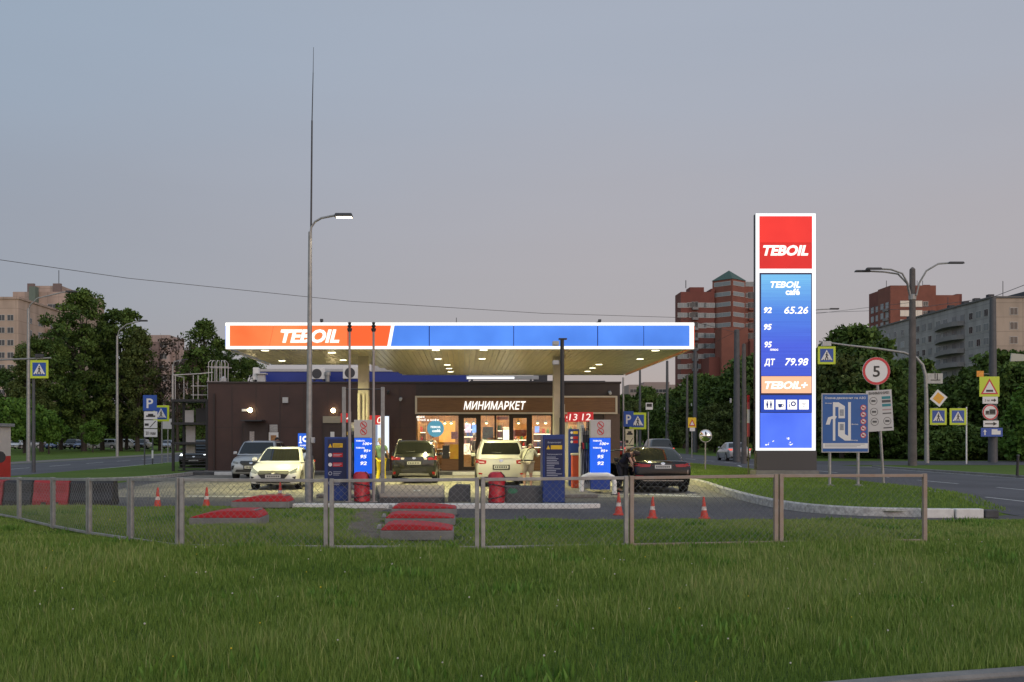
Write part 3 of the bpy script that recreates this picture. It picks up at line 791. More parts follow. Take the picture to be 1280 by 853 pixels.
# end fascias
for xx, m, s in ((x0, E_BLUE, -1), (x1, E_ORANGE2, 1)):
    ye = 41.9 if s < 0 else 48.8
    MB().box(min(xx,xx+s*.06),max(xx,xx+s*.06),YC+.1,ye,zi0,zi1).build("side_fascia", m, **CB)
    MB().box(min(xx,xx+s*.05),max(xx,xx+s*.05),YC+.06,ye,zb,zi0-.004).build("side_trim", SOFFIT, **CB)
    MB().box(min(xx,xx+s*.05),max(xx,xx+s*.05),YC+.06,ye,zi1+.004,zt).build("lit_edge", E_WHITE, **CB)
LAMP = emit("canopy_lamp_disc", (1,.94,.62), 6)
for xx, yy in ((-6.75,35.3),(-7.0,40.0),(-4.6,36.2),(-4.6,39.6),(-.95,35.1),(-.97,39),(.66,35.1),(.68,39),(-.68,42.2),(-.64,44.4),(-.6,46.6),(6.5,35.3),(6.62,39.1),(5.45,42),(5.45,44.1),(5.5,46.3)):
    MB().lathe([(.165,zb+.044),(.165,zb+.034),(.135,zb+.034)],(xx,yy,0),18).build("lamp_rim", GREYP, **CB)
    MB().lathe([(.133,zb+.032),(.133,zb+.029)],(xx,yy,0),18).build("lamp", LAMP, **CB)
    li = bpy.data.lights.new("lamp_light",'SPOT'); li.energy = 820; li.color = (1,.93,.42); li.spot_size = R(136); li.spot_blend = .7; li.shadow_soft_size = .1
    lo = bpy.data.objects.new("lamp_light", li); COL.objects.link(lo); lo.parent = can; lo.location = (xx,yy-YC,zb+.01)
COLM = mat("cream_column", (.46,.42,.33), .45, var=.08)
for px, x_off in ((454.5,0),(698,0)):
    xx = gx(px,38)
    MB().box(xx-.19,xx+.19,37.85,38.23,.12,zb+.044).build("column", COLM, **CB)
    MB().box(xx-.24,xx+.24,37.8,38.28,.121,.5).build("column_guard", mat("guard_yellow",(.35,.30,.12),.6), **CB)
xx = gx(454.5,37.7)
for dx in (-.17,.0,.13):
    MB().cyl((xx+dx,37.75,1.9 if dx else 1.4),(xx+dx,37.75,3.4),.055,n=10).build("cable_duct", COLM, parent=can, world=True)
MB().box(gx(704.5,37.7)-.04,gx(704.5,37.7)+.04,37.66,37.74,.13,3.0).build("cable_duct", COLM, **CB)
for px in (400, 745, 570):     # small masts on the canopy roof
    pass
t = thing("roof_floodlight","small floodlight arm on the canopy roof above the orange fascia","floodlight",(CX(397),35.2,zt-.03))
MB().tube([(0,0,0),(0,0,.16)],.03).build("post",DARKST,t); MB().box(-.04,.06,-.06,.06,.16,.26).build("head",DARKST,t,bevel=.01)
t = thing("roof_floodlight","slanting floodlight arm on the canopy roof above the blue fascia","floodlight",(CX(755),35.4,zt-.03))
MB().tube([(0,0,0),(0,0,.2)],.04).tube([(.02,0,.2),(-.36,0,.04)],.03).build("post",DARKST,t); MB().box(-.05,.05,-.06,.06,.19,.27).build("head",DARKST,t,bevel=.01)
t = thing("antenna","thin antenna rod rising behind the blue part of the canopy","antenna",(CX(570.5)*1.2,41,zt-.03))
MB().cyl((0,0,0),(0,0,.98),.02,.012,n=6).build("rod",DARKST,t); MB().box(-.06,.06,-.06,.06,0,.06).build("foot",DARKST,t)

# ------------------------------------------------------------------ pumps
E_PUMP = emit("lit_pump_blue", (.006,.115,.80), .95, var=.06, scale=1.2)
PWHITE = mat("pump_grey_white", (.48,.46,.44), .4, var=.05)
def no_sign(parent, x, y, z, r):
    MB().ring((x,y,z), r*.8, r).build("prohibition_ring", SIGNRED, parent, world=True, fix=False)
    a = r*.62; w_ = r*.12
    MB().poly([(x-a-w_,y-.001,z+a-w_),(x-a+w_,y-.001,z+a+w_),(x+a+w_,y-.001,z-a+w_),(x+a-w_,y-.001,z-a-w_)]).build("prohibition_bar", SIGNRED, parent, world=True, fix=False)
    MB().box(x-r*.4,x+r*.3,y+.001,y+.003,z-r*.08,z+r*.08).build("pictogram", SIGNBLK, parent, world=True)
def pump(px0, px1, lab, side, guard):
    Y = 33.2
    x0, x1 = gx(px0,Y), gx(px1,Y); xm = (x0+x1)/2
    t = thing("fuel_pump", lab, "fuel pump", (xm,Y,.12))
    PB = dict(parent=t, world=True)
    MB().box(x0,x1,Y,Y+.28,gz(547.5,Y),gz(525,Y)).build("head_panel", PWHITE, bevel=.015, **PB)
    no_sign(t, xm, Y-.004, gz(531.3,Y), .11); no_sign(t, xm, Y-.004, gz(539.8,Y), .11)
    MB().box(x0+.01,x1-.01,Y+.002,Y+.27,gz(592,Y),gz(547.8,Y)).build("grade_panel", E_PUMP, **PB)
    for s, py, h_, w_, dx in (("TEBOIL",551.2,.045,.30,-.10),("100+",554.8,.085,.30,.12),("TEBOIL",560,.045,.30,-.10),("95+",563.6,.085,.22,.12),("95",570.8,.11,.20,0),("92",579.2,.11,.20,0)):
        text("lettering", s, LETTER, t, xm+dx, Y-.003, gz(py,Y), h_, w=w_, shear=.2, bold=.018)
    MB().box(x0+.02,x1-.02,Y+.004,Y+.27,.13,gz(592.2,Y)).build("plinth_panel", mat("pump_base_blue",(.012,.05,.30),.45), **PB)
    # dispenser cabinet behind the panel, with hoses on its flank
    bx0, bx1 = (x0-.27, x1-.1) if side < 0 else (x0+.1, x1+.35)
    MB().box(bx0,bx1,Y+.5,Y+1.0,.13,1.5).build("cabinet", PWHITE, bevel=.03, **PB)
    MB().box(bx0+.02,bx1-.02,Y+.45,Y+1.05,1.52,2.0).build("display_head", PWHITE, bevel=.03, **PB)
    MB().box(bx0+.08,bx1-.06,Y+.43,Y+.449,1.62,1.88).build("display", mat("pump_display",(.05,.06,.06),.2), **PB)
    MB().box(bx0+.03,bx0+.14,Y+.52,Y+.98,2.0,2.2).build("hose_mast", GREYP, bevel=.01, **PB)
    for k in range(5):
        xh = bx0+.03+k*.055; s_ = math.sin(k*2.1)*.04
        MB().tube([(xh,Y+.42,1.5),(xh+.03,Y+.36,1.1),(xh+s_,Y+.30,.55),(xh+.04,Y+.28,.3),(xh+.08,Y+.30,.55),(xh+.07,Y+.38,1.3),(xh+.05,Y+.44,2.1)],.017).build("hose", RUBBER, smooth=True, **PB)
        MB().tube([(xh,Y+.42,1.62),(xh,Y+.36,1.55),(xh+.005,Y+.34,1.42)],.028).build("nozzle", [BLK,REDP,BLK,mat("green_nozzle",(.02,.2,.06),.5),BLK][k], smooth=True, **PB)
    return t
pump(442.5,466.5,"lit blue fuel pump with grey head next to the dark blue price board",-1,False)
pump(738,763.5,"lit blue fuel pump with grey head behind the white bent tube guard",-1,True)
t = thing("tube_guard","white bent tube guard hoop in front of the blue fuel pump","guard",(gx(747,32.3),32.3,.0))
xa, xb = gx(727,32.3)-gx(747,32.3), gx(768,32.3)-gx(747,32.3); zz = gz(594,32.3)
MB().tube([(xa,0,.0),(xa,0,zz-.22),(xa+.05,0,zz-.07),(xa+.2,0,zz),(xb-.2,0,zz),(xb-.05,0,zz-.07),(xb,0,zz-.22),(xb,0,.0)],.075,10).build("hoop",WHITEP,t,smooth=True)
MB().cyl((xa,0,0),(xa,0,.04),.12).cyl((xb,0,0),(xb,0,.04),.12).build("foot",DARKST,t)

# numbered lane signs on slim posts
def number_sign(num, px0, px1, py0, py1, Y, postpx, lab, post_m=COLM):
    x0, x1 = gx(px0,Y), gx(px1,Y)
    xp = gx(postpx,Y)
    t = thing("lane_number_sign", lab, "sign", (xp,Y,.12))
    MB().box(xp-.07,xp+.07,Y+.004,Y+.144,.12,gz(py1,Y)-.003).build("post", post_m, t, world=True, bevel=.01)
    MB().box(x0,x1,Y-.05,Y+.16,gz(py1,Y),gz(py0,Y)).build("panel", emit("lit_number_red",(.48,.012,.016),.75), t, world=True, bevel=.01)
    text("lettering", num, emit("number_white",(.95,.85,.78),.9), t, (x0+x1)/2+(.1 if px0 == 462 else .05 if px0==426 else .07 if num == '9' else .0), Y-.054, gz((py0+py1)/2,Y), .24, w=.30 if len(num)>1 else .15, shear=.12, bold=.006)
number_sign("14",426,438,516.8,528.2,36,440.5,"red lane sign 14 above the dark blue price board")
number_sign("10",462,475,519.5,531,37.5,464,"red lane sign 10 beside the left canopy column")
number_sign("9",702.5,713,518.5,527.5,41,708,"small red lane sign 9 behind the sign 13")
number_sign("13",709.5,723.2,515.5,527.4,37,724,"red lane sign 13 between the signs 9 and 12")
number_sign("12",723.6,741.5,515.3,527.2,35.5,727,"widest red lane sign 12 next to the grey pump head")

# ------------------------------------------------------------------ info boards and totems
BARW = mat("board_text_grey",(.40,.42,.50),.5)
def board(px0, px1, py0, py1, Y, lab, lines, depth=.28, z0=.12):
    x0, x1 = gx(px0,Y), gx(px1,Y)
    t = thing("info_board", lab, "board", ((x0+x1)/2,Y,z0))
    MB().box(x0,x1,Y,Y+depth,z0,gz(py0,Y)).build("cabinet", NAVY, t, world=True, bevel=.02)
    lines(t, x0, x1, Y)
    return t
def left_lines(t, x0, x1, Y):
    k = Y/F
    MB().box(x0+.09,x1-.07,Y-.006,Y-.002,gz(608,Y),gz(549.5,Y)).build("face", mat("board_face",(.006,.016,.075),.3), t, world=True)
    for py, m in ((557,YELP),(569,REDP),(581,REDP)):
        MB().pane(gx(416,Y),gx(428.5,Y),gz(py+2.6,Y),gz(py-2.6,Y),Y-.009).build("notice_strip", m, t, world=True, fix=False)
        if m is YELP: MB().poly([(gx(410.5,Y),Y-.009,gz(py+2.6,Y)),(gx(415,Y),Y-.009,gz(py+2.6,Y)),(gx(412.8,Y),Y-.009,gz(py-2.4,Y))]).build("warning_triangle", YELP, t, world=True, fix=False)
        else: MB().disc((gx(412.8,Y),Y-.009,gz(py,Y)), .05).build("pictogram", SIGNWHITE, t, world=True, fix=False)
        for q in range(2): MB().pane(gx(417,Y),gx(427-q*2,Y),gz(py-.6+q*1.6,Y)-.006,gz(py-.6+q*1.6,Y)+.006,Y-.011).build("text_line", SIGNBLK if m is YELP else BARW, t, world=True, fix=False)
    for py in (592,604):
        MB().ring((gx(412.8,Y),Y-.009,gz(py,Y)), .035,.05).build("pictogram", BARW, t, world=True, fix=False)
        for q in range(3): MB().pane(gx(416.5,Y),gx(427-q*1.5,Y),gz(py-2+q*2,Y)-.006,gz(py-2+q*2,Y)+.006,Y-.009).build("text_line", BARW, t, world=True, fix=False)
board(405.5,436.5,546.5,632,27.4,"dark blue info board with yellow and red strips before the fuel pump",left_lines,.55)
def right_lines(t, x0, x1, Y):
    MB().box(x0+.05,x1-.05,Y-.006,Y-.002,gz(598,Y),gz(549,Y)).build("face", mat("board_face",(.006,.016,.075),.3), t, world=True)
    text("lettering","Внимание!",BARW,t,gx(693,Y),Y-.009,gz(553.2,Y),.045,w=.34,bold=.01)
    MB().pane(gx(688.5,Y),gx(702.5,Y),gz(561.8,Y),gz(556.8,Y),Y-.009).build("notice_strip", YELP, t, world=True, fix=False)
    MB().poly([(gx(683,Y),Y-.009,gz(561.8,Y)),(gx(687.6,Y),Y-.009,gz(561.8,Y)),(gx(685.3,Y),Y-.009,gz(556.8,Y))]).build("warning_triangle", YELP, t, world=True, fix=False)
    text("lettering","Запрещается",BARW,t,gx(693,Y),Y-.009,gz(568,Y),.035,w=.38,bold=.01)
    random.seed(3)
    for k in range(12):
        z = gz(571.6+k*2.1,Y); e = gx(683.4+random.uniform(9,19),Y)
        MB().pane(gx(683.4,Y),e,z-.007,z+.007,Y-.009).build("text_line", BARW, t, world=True, fix=False)
board(678.5,706,543.5,635.5,26.6,"dark blue info board of white text with a yellow strip",right_lines,.85)
def mid_lines(t, x0, x1, Y):
    for py, m in ((541,YELP),(547.5,REDP),(552.5,REDP)):
        MB().pane(gx(716.5,Y),gx(722.5,Y),gz(py+1.8,Y),gz(py-1.8,Y),Y-.004).build("notice_strip", m, t, world=True, fix=False)
        MB().disc((gx(714.6,Y),Y-.004,gz(py,Y)), .045).build("pictogram", SIGNWHITE, t, world=True, fix=False)
board(711,724.5,536.5,616,35.8,"narrow blue info board behind the orange bin",mid_lines,.3)
t = thing("fire_bin","orange red metal bin with a pale lid beside the fuel pump","bin",(gx(721,34.4),34.4,.12))
MB().box(-.14,.14,0,.5,0,1.08).build("body",mat("orange_red_enamel",(.55,.07,.02),.45,var=.1),t,bevel=.02); MB().box(-.16,.16,-.02,.52,1.08,1.15).build("lid",CREAM,t,bevel=.015)
t = thing("light_totem","tall white lit panel on the forecourt in front of the dark wall","totem",(gx(478,50.6),50.6,.15))
MB().box(-.34,.34,.0,.2,0,gz(519,50.6)-.15).build("cabinet",DARKST,t,bevel=.02); MB().box(-.32,.32,-.02,-.002,.9,gz(520,50.6)-.17).build("screen",emit("white_screen",(.82,.90,1),1.0),t)
MB().box(-.3,-.24,-.03,-.021,1.0,gz(520,50.6)-.2).build("text_strip",mat("pale_blue_strip",(.2,.35,.7),.5),t)
t = thing("air_totem","lit blue totem with a white tyre and pump pictogram behind the white hatchback","totem",(gx(379.5,47),47,0))
h = gz(541.5,47)
MB().box(-.26,.26,0,.2,0,h).build("cabinet",NAVY,t,bevel=.02)
MB().box(-.25,.25,-.015,-.002,.25,h-.02).build("face",emit("lit_totem_blue",(.012,.13,.75),.85),t)
MB().ring((.09,-.02,h-.27),.07,.14,20).build("tyre_pictogram",LETTER,t,fix=False)
MB().box(-.17,-.11,-.024,-.018,h-.42,h-.14).box(-.21,-.07,-.024,-.018,h-.46,h-.42).build("pump_pictogram",LETTER,t)
text("lettering","воздух",LETTER,t,0,-.02,h-.55,.07,w=.32,bold=.02,world=False)
MB().poly([(-.08,-.02,h-.95),(.08,-.02,h-.95),(0,-.02,h-.78)]).build("arrow",LETTER,t,fix=False)

# ------------------------------------------------------------------ price pylon
YP = 40.0
PX = lambda px: gx(px, YP)
PZ = lambda py: gz(py, YP)
zg = island_h(PX(982), YP)
py_ = thing("price_pylon", "tall lit price pylon with red top and blue fuel price screen", "price sign", (PX(982),YP,zg-.02))
PB = dict(parent=py_, world=True)
MB().box(PX(944),PX(1022.8),YP-.12,YP+.75,zg-.02,PZ(588.2)).build("plinth", CONC, bevel=.02, **PB)
MB().box(PX(946),PX(1021),YP,YP+.38,PZ(588.1),PZ(563.6)).build("base", mat("pylon_base_grey",(.055,.055,.06),.45), bevel=.01, **PB)
MB().box(PX(945),PX(1020),YP+.06,YP+.34,PZ(563.5),PZ(267)).build("cabinet", DARKST, bevel=.01, **PB)
b = MB()
xl, xr = PX(945), PX(1019.6); il, ir = PX(949.2), PX(1015.4)
b.box(xl,il,YP,YP+.058,PZ(563.4),PZ(267)).box(ir,xr,YP,YP+.058,PZ(563.4),PZ(267)).box(il,ir,YP,YP+.058,PZ(270.2),PZ(267)).box(il,ir,YP,YP+.058,PZ(341),PZ(336.2)).box(il,ir,YP,YP+.058,PZ(563.4),PZ(560.2))
b.build("lit_frame", emit("pylon_white_edge",(.95,.98,1.0),1.1), **PB)
MB().box(il,ir,YP+.02,YP+.05,PZ(303.5),PZ(270.3)).build("red_panel", emit("lit_red",(.80,.012,.010),.94,var=.12,scale=.5,col2=(.92,.028,.018)), **PB)
MB().box(il,ir,YP+.02,YP+.05,PZ(336.1),PZ(303.9)).build("red_panel", emit("lit_red_deep",(.68,.008,.008),.92,var=.12,scale=.5), **PB)
text("lettering","TEBOIL",LETTER,py_,PX(982.2),YP+.012,PZ(312.8),.38,w=1.74,shear=.24,bold=.04,depth=.015)
# LED screen: its picture runs from cyan down to deep blue, with scan lines
E_LED = bpy.data.materials.new("led_screen"); E_LED.use_nodes = True
n = E_LED.node_tree; bs = n.nodes["Principled BSDF"]
t_ = n.nodes.new("ShaderNodeTexCoord"); sp = n.nodes.new("ShaderNodeSeparateXYZ"); n.links.new(t_.outputs["Object"], sp.inputs[0])
m_ = n.nodes.new("ShaderNodeMapRange"); m_.inputs["From Min"].default_value = PZ(470)-zg; m_.inputs["From Max"].default_value = PZ(341)-zg
n.links.new(sp.outputs["Z"], m_.inputs["Value"])
r_ = n.nodes.new("ShaderNodeValToRGB"); e_ = r_.color_ramp.elements
e_[0].position = 0; e_[0].color = (.035,.08,.60,1); e_[1].position = 1; e_[1].color = (.17,.52,.83,1)
q = e_.new(.30); q.color = (.045,.10,.68,1); q = e_.new(.62); q.color = (.055,.20,.72,1)
nz = n.nodes.new("ShaderNodeTexNoise"); nz.inputs["Scale"].default_value = 1; mp = n.nodes.new("ShaderNodeMapping"); mp.inputs["Scale"].default_value = (.15,.15,14)
n.links.new(t_.outputs["Object"], mp.inputs[0]); n.links.new(mp.outputs[0], nz.inputs["Vector"])
mm = n.nodes.new("ShaderNodeMixRGB"); mm.blend_type = 'OVERLAY'; mm.inputs[0].default_value = .35
n.links.new(m_.outputs[0], r_.inputs[0]); n.links.new(r_.outputs[0], mm.inputs[1]); n.links.new(nz.outputs["Fac"], mm.inputs[2])
n.links.new(mm.outputs[0], bs.inputs["Emission Color"]); bs.inputs["Emission Strength"].default_value = 1.05; bs.inputs["Base Color"].default_value = (.01,.02,.06,1)
MB().box(il,ir,YP+.03,YP+.052,PZ(515.8),PZ(341.1)).build("screen_bezel", mat("screen_bezel",(.008,.02,.10),.3), **PB)
MB().pane(PX(951.6),PX(1014.2),PZ(470),PZ(343.2),YP+.024).build("led_screen", E_LED, **PB)
for s, px, py, h_, w_, sh in (("TEBOIL",982,355.6,.24,1.16,.24),("café",991,364.6,.24,.54,0),("92",960,387.6,.22,.30,.2),("65.26",995.5,387.6,.27,.92,.22),("95",960,408.6,.22,.30,.2),("95",960.5,430.6,.22,.28,.2),("плюс",968,437,.09,.32,.1),("ДТ",962.3,452.6,.23,.41,.15),("79.98",996,452.2,.28,.90,.22)):
    text("lettering", s, LETTER, py_, PX(px), YP+.018, PZ(py), h_, w=w_, shear=sh, bold=.03 if s[0] not in "67" else .018)
MB().pane(PX(952),PX(1014.6),PZ(491.6),PZ(470.6),YP+.02).build("orange_band", emit("lit_peach",(1.0,.50,.30),.98), **PB)
text("lettering","TEBOIL+",LETTER,py_,PX(983),YP+.014,PZ(481.4),.28,w=1.66,shear=.24,bold=.04)
MB().pane(PX(951),PX(1015),PZ(515.4),PZ(494.2),YP+.02).build("pictogram_band", emit("lit_navy",(.004,.06,.50),.8), **PB)
ICON = mat("icon_blue",(.01,.06,.40),.5)
for k, px in enumerate((961.5,976,990.5,1005)):
    b = MB(); hw = .185; cx, cz = PX(px), PZ(506)
    ic = MB().pane(cx-hw,cx+hw,cz-hw,cz+hw,YP+.015).build("pictogram_tile", LETTER, **PB)
    b = MB(); y = YP+.010
    if k == 0:
        for s in (-.07,.07):
            b.disc((cx+s,y,cz+.10),.032,n=10); b.box(cx+s-.04,cx+s+.04,y-.001,y+.001,cz-.04,cz+.06); b.box(cx+s-.025,cx+s+.025,y-.001,y+.001,cz-.13,cz-.04)
    elif k == 1:
        b.poly([(cx-.11,y,cz+.03),(cx+.06,y,cz+.03),(cx+.03,y,cz-.11),(cx-.08,y,cz-.11)]); b.ring((cx+.07,y,cz-.03),.03,.055,14); b.box(cx-.03,cx-.01,y-.001,y+.001,cz+.06,cz+.14)
    elif k == 2:
        b.ring((cx+.04,y,cz+.03),.05,.10,18); b.box(cx-.12,cx-.09,y-.001,y+.001,cz-.10,cz+.02); b.disc((cx-.105,y,cz+.07),.02,n=8)
    else:
        for r in (.05,.10,.15):
            vs = []
            for rr in (r-.018, r):
                for i in range(9):
                    a = R(45+90*i/8); vs.append((cx+rr*math.cos(a),y,cz-.09+rr*math.sin(a)))
            b.add(vs,[(i,i+1,9+i+1,9+i) for i in range(8)])
        b.disc((cx,y,cz-.09),.02,n=8)
    b.build("pictogram", ICON, parent=ic, world=True, fix=False)
MB().pane(PX(950.5),PX(1015),PZ(560.1),PZ(516.2),YP+.03).build("blue_panel", emit("lit_blue_lower",(.06,.16,.95),.95,var=.15,scale=.6,col2=(.10,.22,1)), **PB)
b = MB(); random.seed(8)
for _ in range(16):
    px, pyy = random.choice(((958,557),(962,554),(968,552),(986,548),(986,553),(989,556)))
    px += random.uniform(-2.5,2.5); pyy += random.uniform(-1.2,1.2)
    b.disc((PX(px),YP+.026,PZ(pyy)),random.uniform(.01,.03),n=7,sx=random.uniform(.7,1.8))
b.build("peeled_patch", LETTER, **PB, fix=False)
# ------------------------------------------------------------------ far buildings
def window_mesh(name, w_, h_, glass, frame):
    me = bpy.data.meshes.new(name); b = MB()
    b.box(-w_/2,w_/2,-.02,.06,-h_/2,h_/2); nf = len(b.f)
    b.pane(-w_/2+.1,-.04,-h_/2+.1,h_/2-.1,-.03); b.pane(.04,w_/2-.1,-h_/2+.1,h_/2-.1,-.03)
    me.from_pydata(b.v,[],b.f); me.materials.append(frame); me.materials.append(glass)
    for i, p in enumerate(me.polygons): p.material_index = 0 if i < nf else 1
    return me
GL_D = mat("far_window_glass",(.035,.042,.048),.12,spec=.6); GL_M = mat("far_window_glass_pale",(.20,.23,.24),.15,spec=.6)
FR_W = mat("far_window_frame",(.42,.41,.39),.6)
FR_G = mat("far_window_frame_grey",(.22,.21,.21),.6)
def put(me, name, parent, loc, rz=0):
    o = bpy.data.objects.new(name, me); COL.objects.link(o); o.parent = parent
    o.location = (loc[0]-parent.location[0], loc[1]-parent.location[1], loc[2]-parent.location[2]); o.rotation_euler = (0,0,rz); return o
def panel_mat(name, col, pw, ph, var=.12):
    """Concrete panel wall: joints every pw x ph metres, weathered."""
    m = bpy.data.materials.new(name); m.use_nodes = True
    n = m.node_tree; b = n.nodes["Principled BSDF"]; b.inputs["Roughness"].default_value = .88
    t = n.nodes.new("ShaderNodeTexCoord"); sp = n.nodes.new("ShaderNodeSeparateXYZ"); n.links.new(t.outputs["Object"], sp.inputs[0])
    ad = n.nodes.new("ShaderNodeMath"); n.links.new(sp.outputs[0], ad.inputs[0]); n.links.new(sp.outputs[1], ad.inputs[1])
    cb = n.nodes.new("ShaderNodeCombineXYZ"); n.links.new(ad.outputs[0], cb.inputs[0]); n.links.new(sp.outputs[2], cb.inputs[1])
    bk = n.nodes.new("ShaderNodeTexBrick"); bk.offset = 0.0; bk.inputs["Scale"].default_value = 1; bk.inputs["Brick Width"].default_value = pw; bk.inputs["Row Height"].default_value = ph; bk.inputs["Mortar Size"].default_value = .07
    bk.inputs["Color1"].default_value = (*col,1); bk.inputs["Color2"].default_value = (*(c*(1-var) for c in col),1); bk.inputs["Mortar"].default_value = (*(c*.68 for c in col),1)
    n.links.new(cb.outputs[0], bk.inputs["Vector"])
    z = n.nodes.new("ShaderNodeTexNoise"); z.inputs["Scale"].default_value = .35; z.inputs["Detail"].default_value = 6
    mp = n.nodes.new("ShaderNodeMapping"); mp.inputs["Scale"].default_value = (1,1,.3); n.links.new(t.outputs["Object"], mp.inputs[0]); n.links.new(mp.outputs[0], z.inputs["Vector"])
    r = n.nodes.new("ShaderNodeMapRange"); r.inputs["From Min"].default_value = .3; r.inputs["From Max"].default_value = .7; r.inputs["To Min"].default_value = .8; r.inputs["To Max"].default_value = 1.15; n.links.new(z.outputs["Fac"], r.inputs["Value"])
    mm = n.nodes.new("ShaderNodeMixRGB"); mm.blend_type = 'MULTIPLY'; mm.inputs[0].default_value = 1; n.links.new(bk.outputs["Color"], mm.inputs[1]); n.links.new(r.outputs[0], mm.inputs[2])
    n.links.new(mm.outputs[0], b.inputs["Base Color"]); return m
BRICK = mat("red_brick_wall",(.165,.052,.040),.85,var=.18,scale=.25)
BRICKL = mat("orange_brick_wall",(.205,.075,.052),.85,var=.18,scale=.25)
BEIGE = panel_mat("beige_panel_wall",(.44,.345,.28),6.0,3.0)
BEIGE2 = panel_mat("pink_beige_panel_wall",(.40,.31,.255),3.2,3.0)
GREYW = panel_mat("grey_panel_wall",(.34,.33,.325),3.3,3.0)
ROOFG = mat("green_roof",(.045,.095,.075),.6,var=.15)
ROOFD = mat("dark_roof",(.05,.05,.055),.7)
BALC = mat("balcony_grey",(.20,.195,.195),.7,var=.15)
# red brick tower with the green pyramid roof
YT = 300.0
tw = thing("brick_tower","red brick apartment tower with green pyramid roof beyond the canopy","tower",(gx(895,YT),YT,0))
TB = dict(parent=tw, world=True)
def blk(p0, p1, top, y0, y1, m=BRICK, name="wall", zb_=0):
    return MB().box(gx(p0,YT),gx(p1,YT),y0,y1,zb_,gz(top,YT)).build(name,m,**TB)
blk(851,893,365,YT,YT+8); blk(932,943,354,YT+1,YT+9,BRICKL); blk(943.2,950,364,YT+2,YT+9)
blk(864,882,358,YT+2,YT+7,BRICK,"roof_house",gz(364.9,YT)); blk(889,893.4,361,YT,YT+7,BRICK,"roof_house",gz(364.9,YT))
TC = (gx(912.5,YT), YT+1.2); TA = R(42); TS = 3.35
def trot(u, v): return (TC[0]+u*math.cos(TA)-v*math.sin(TA), TC[1]+u*math.sin(TA)+v*math.cos(TA))
zr = gz(351,YT)
MB().prism([trot(-TS,-TS),trot(TS,-TS),trot(TS,TS),trot(-TS,TS)],'z',0,zr).build("corner_tower",BRICKL,**TB)
q = [trot(-TS*1.06,-TS*1.06),trot(TS*1.06,-TS*1.06),trot(TS*1.06,TS*1.06),trot(-TS*1.06,TS*1.06)]
MB().add([(x,y,zr+.05) for x,y in q]+[(TC[0],TC[1],gz(337.5,YT))],[(3,2,1,0),(0,1,4),(1,2,4),(2,3,4),(3,0,4)]).build("roof",ROOFG,**TB)
blk(889,921,415,YT-12,YT-4.6,BRICKL,"front_wing"); blk(921.2,948,432,YT-14,YT-4,BRICK,"front_wing"); blk(876,889,450,YT-10,YT-.2,BRICK,"front_wing")
MB().cyl((gx(861,YT),YT+4,gz(358,YT)),(gx(861,YT),YT+4,gz(348,YT)),.12).build("antenna",DARKST,**TB)
bm1 = window_mesh("balcony_glazing",2.3,1.4,GL_M,FR_W); bm2 = window_mesh("balcony_glazing",3.2,1.4,GL_M,FR_W); bm3 = window_mesh("window",1.5,1.4,GL_D,FR_W); bm4 = window_mesh("loggia",1.9,1.9,GL_D,BALC); bm5 = window_mesh("balcony_glazing",5.6,1.25,GL_M,FR_W)
random.seed(21); ztop = gz(356,YT)
for fl in range(14):
    zz = ztop-fl*2.95
    if zz < 7: break
    if fl >= 2:
        for p_, me in ((854,bm2),(862,bm3),(868.5,bm4),(876,bm2),(886.5,bm2)):
            put(me,"window",tw,(gx(p_,YT),YT-.05,zz+random.uniform(-.1,.1)))
    x, y = trot(-.1,-TS-.04); put(bm5,"window",tw,(x,y,zz),TA)          # face turned to the right
    x, y = trot(-TS-.04,.0); put(bm5,"window",tw,(x,y,zz),TA-math.pi/2)   # face turned to the left
    if fl: put(bm3,"window",tw,(gx(935,YT),YT+.95,zz)); put(bm4,"window",tw,(gx(940.3,YT),YT+.95,zz))
    else: put(bm2,"window",tw,(gx(937.5,YT),YT+.95,zz+.3))
    if 2 <= fl < 13: MB().box(gx(865,YT),gx(872,YT),YT-1.1,YT-.1,zz-1.4,zz-.65).build("balcony",BALC,**TB); MB().box(gx(936.5,YT),gx(942.5,YT),YT-.1,YT+.9,zz-1.5,zz-.85).build("balcony",BRICKL,**TB)
# pale apartment block on the other side
YL = 250.0
ap = thing("apartment_block","pale pink apartment block with stepped roof behind the tallest trees","apartment block",(gx(20,YL),YL,0))
AB = dict(parent=ap, world=True)
xr = gx(23,YL)
MB().box(xr-34,xr,YL,291,0,gz(374,YL)).build("wall",BEIGE,**AB)
MB().box(gx(16,296),gx(100,296),296,316,0,gz(365,296)).build("upper_wall",BEIGE2,**AB)
MB().box(gx(34,300),gx(77,300),300,310,gz(365,296)+.003,gz(357.5,300)).build("roof_house",BEIGE2,**AB)
for a, c in ((34,42.5),(66,76)): MB().box(gx(a,299),gx(c,299),299,299.9,gz(365,296)+.003,gz(354.5,299)).build("roof_tower",mat("dull_brown_wall",(.17,.13,.12),.9,var=.2),**AB)
MB().box(gx(37,294),gx(45,294),293.5,295.9,gz(378,294),gz(358.5,294)).build("stair_tower",mat("grey_green_wall",(.12,.16,.13),.8,var=.1),**AB)
MB().cyl((gx(68.5,300),303,gz(356,300)),(gx(68.5,300),303,gz(336,300)),.1).build("antenna",DARKST,**AB)
MB().box(xr-34.2,xr+.3,YL-.3,291.2,gz(374,YL),gz(374,YL)+.5).build("parapet",BEIGE2,**AB)
wm = window_mesh("window",1.6,1.5,GL_D,FR_W); wm2 = window_mesh("window",3.0,1.5,GL_D,FR_W)
for f_ in range(8):
    zz = gz(374,YL)-4.5-f_*3.0
    for x in (xr-21.5,xr-26,xr-1.9,xr-4.0,xr-12): put(wm,"window",ap,(x,YL-.04,zz))
    for y in (257,263,270,276,283): put(wm2 if y in (263,276) else wm,"window",ap,(xr+.04,y,zz),math.pi/2)
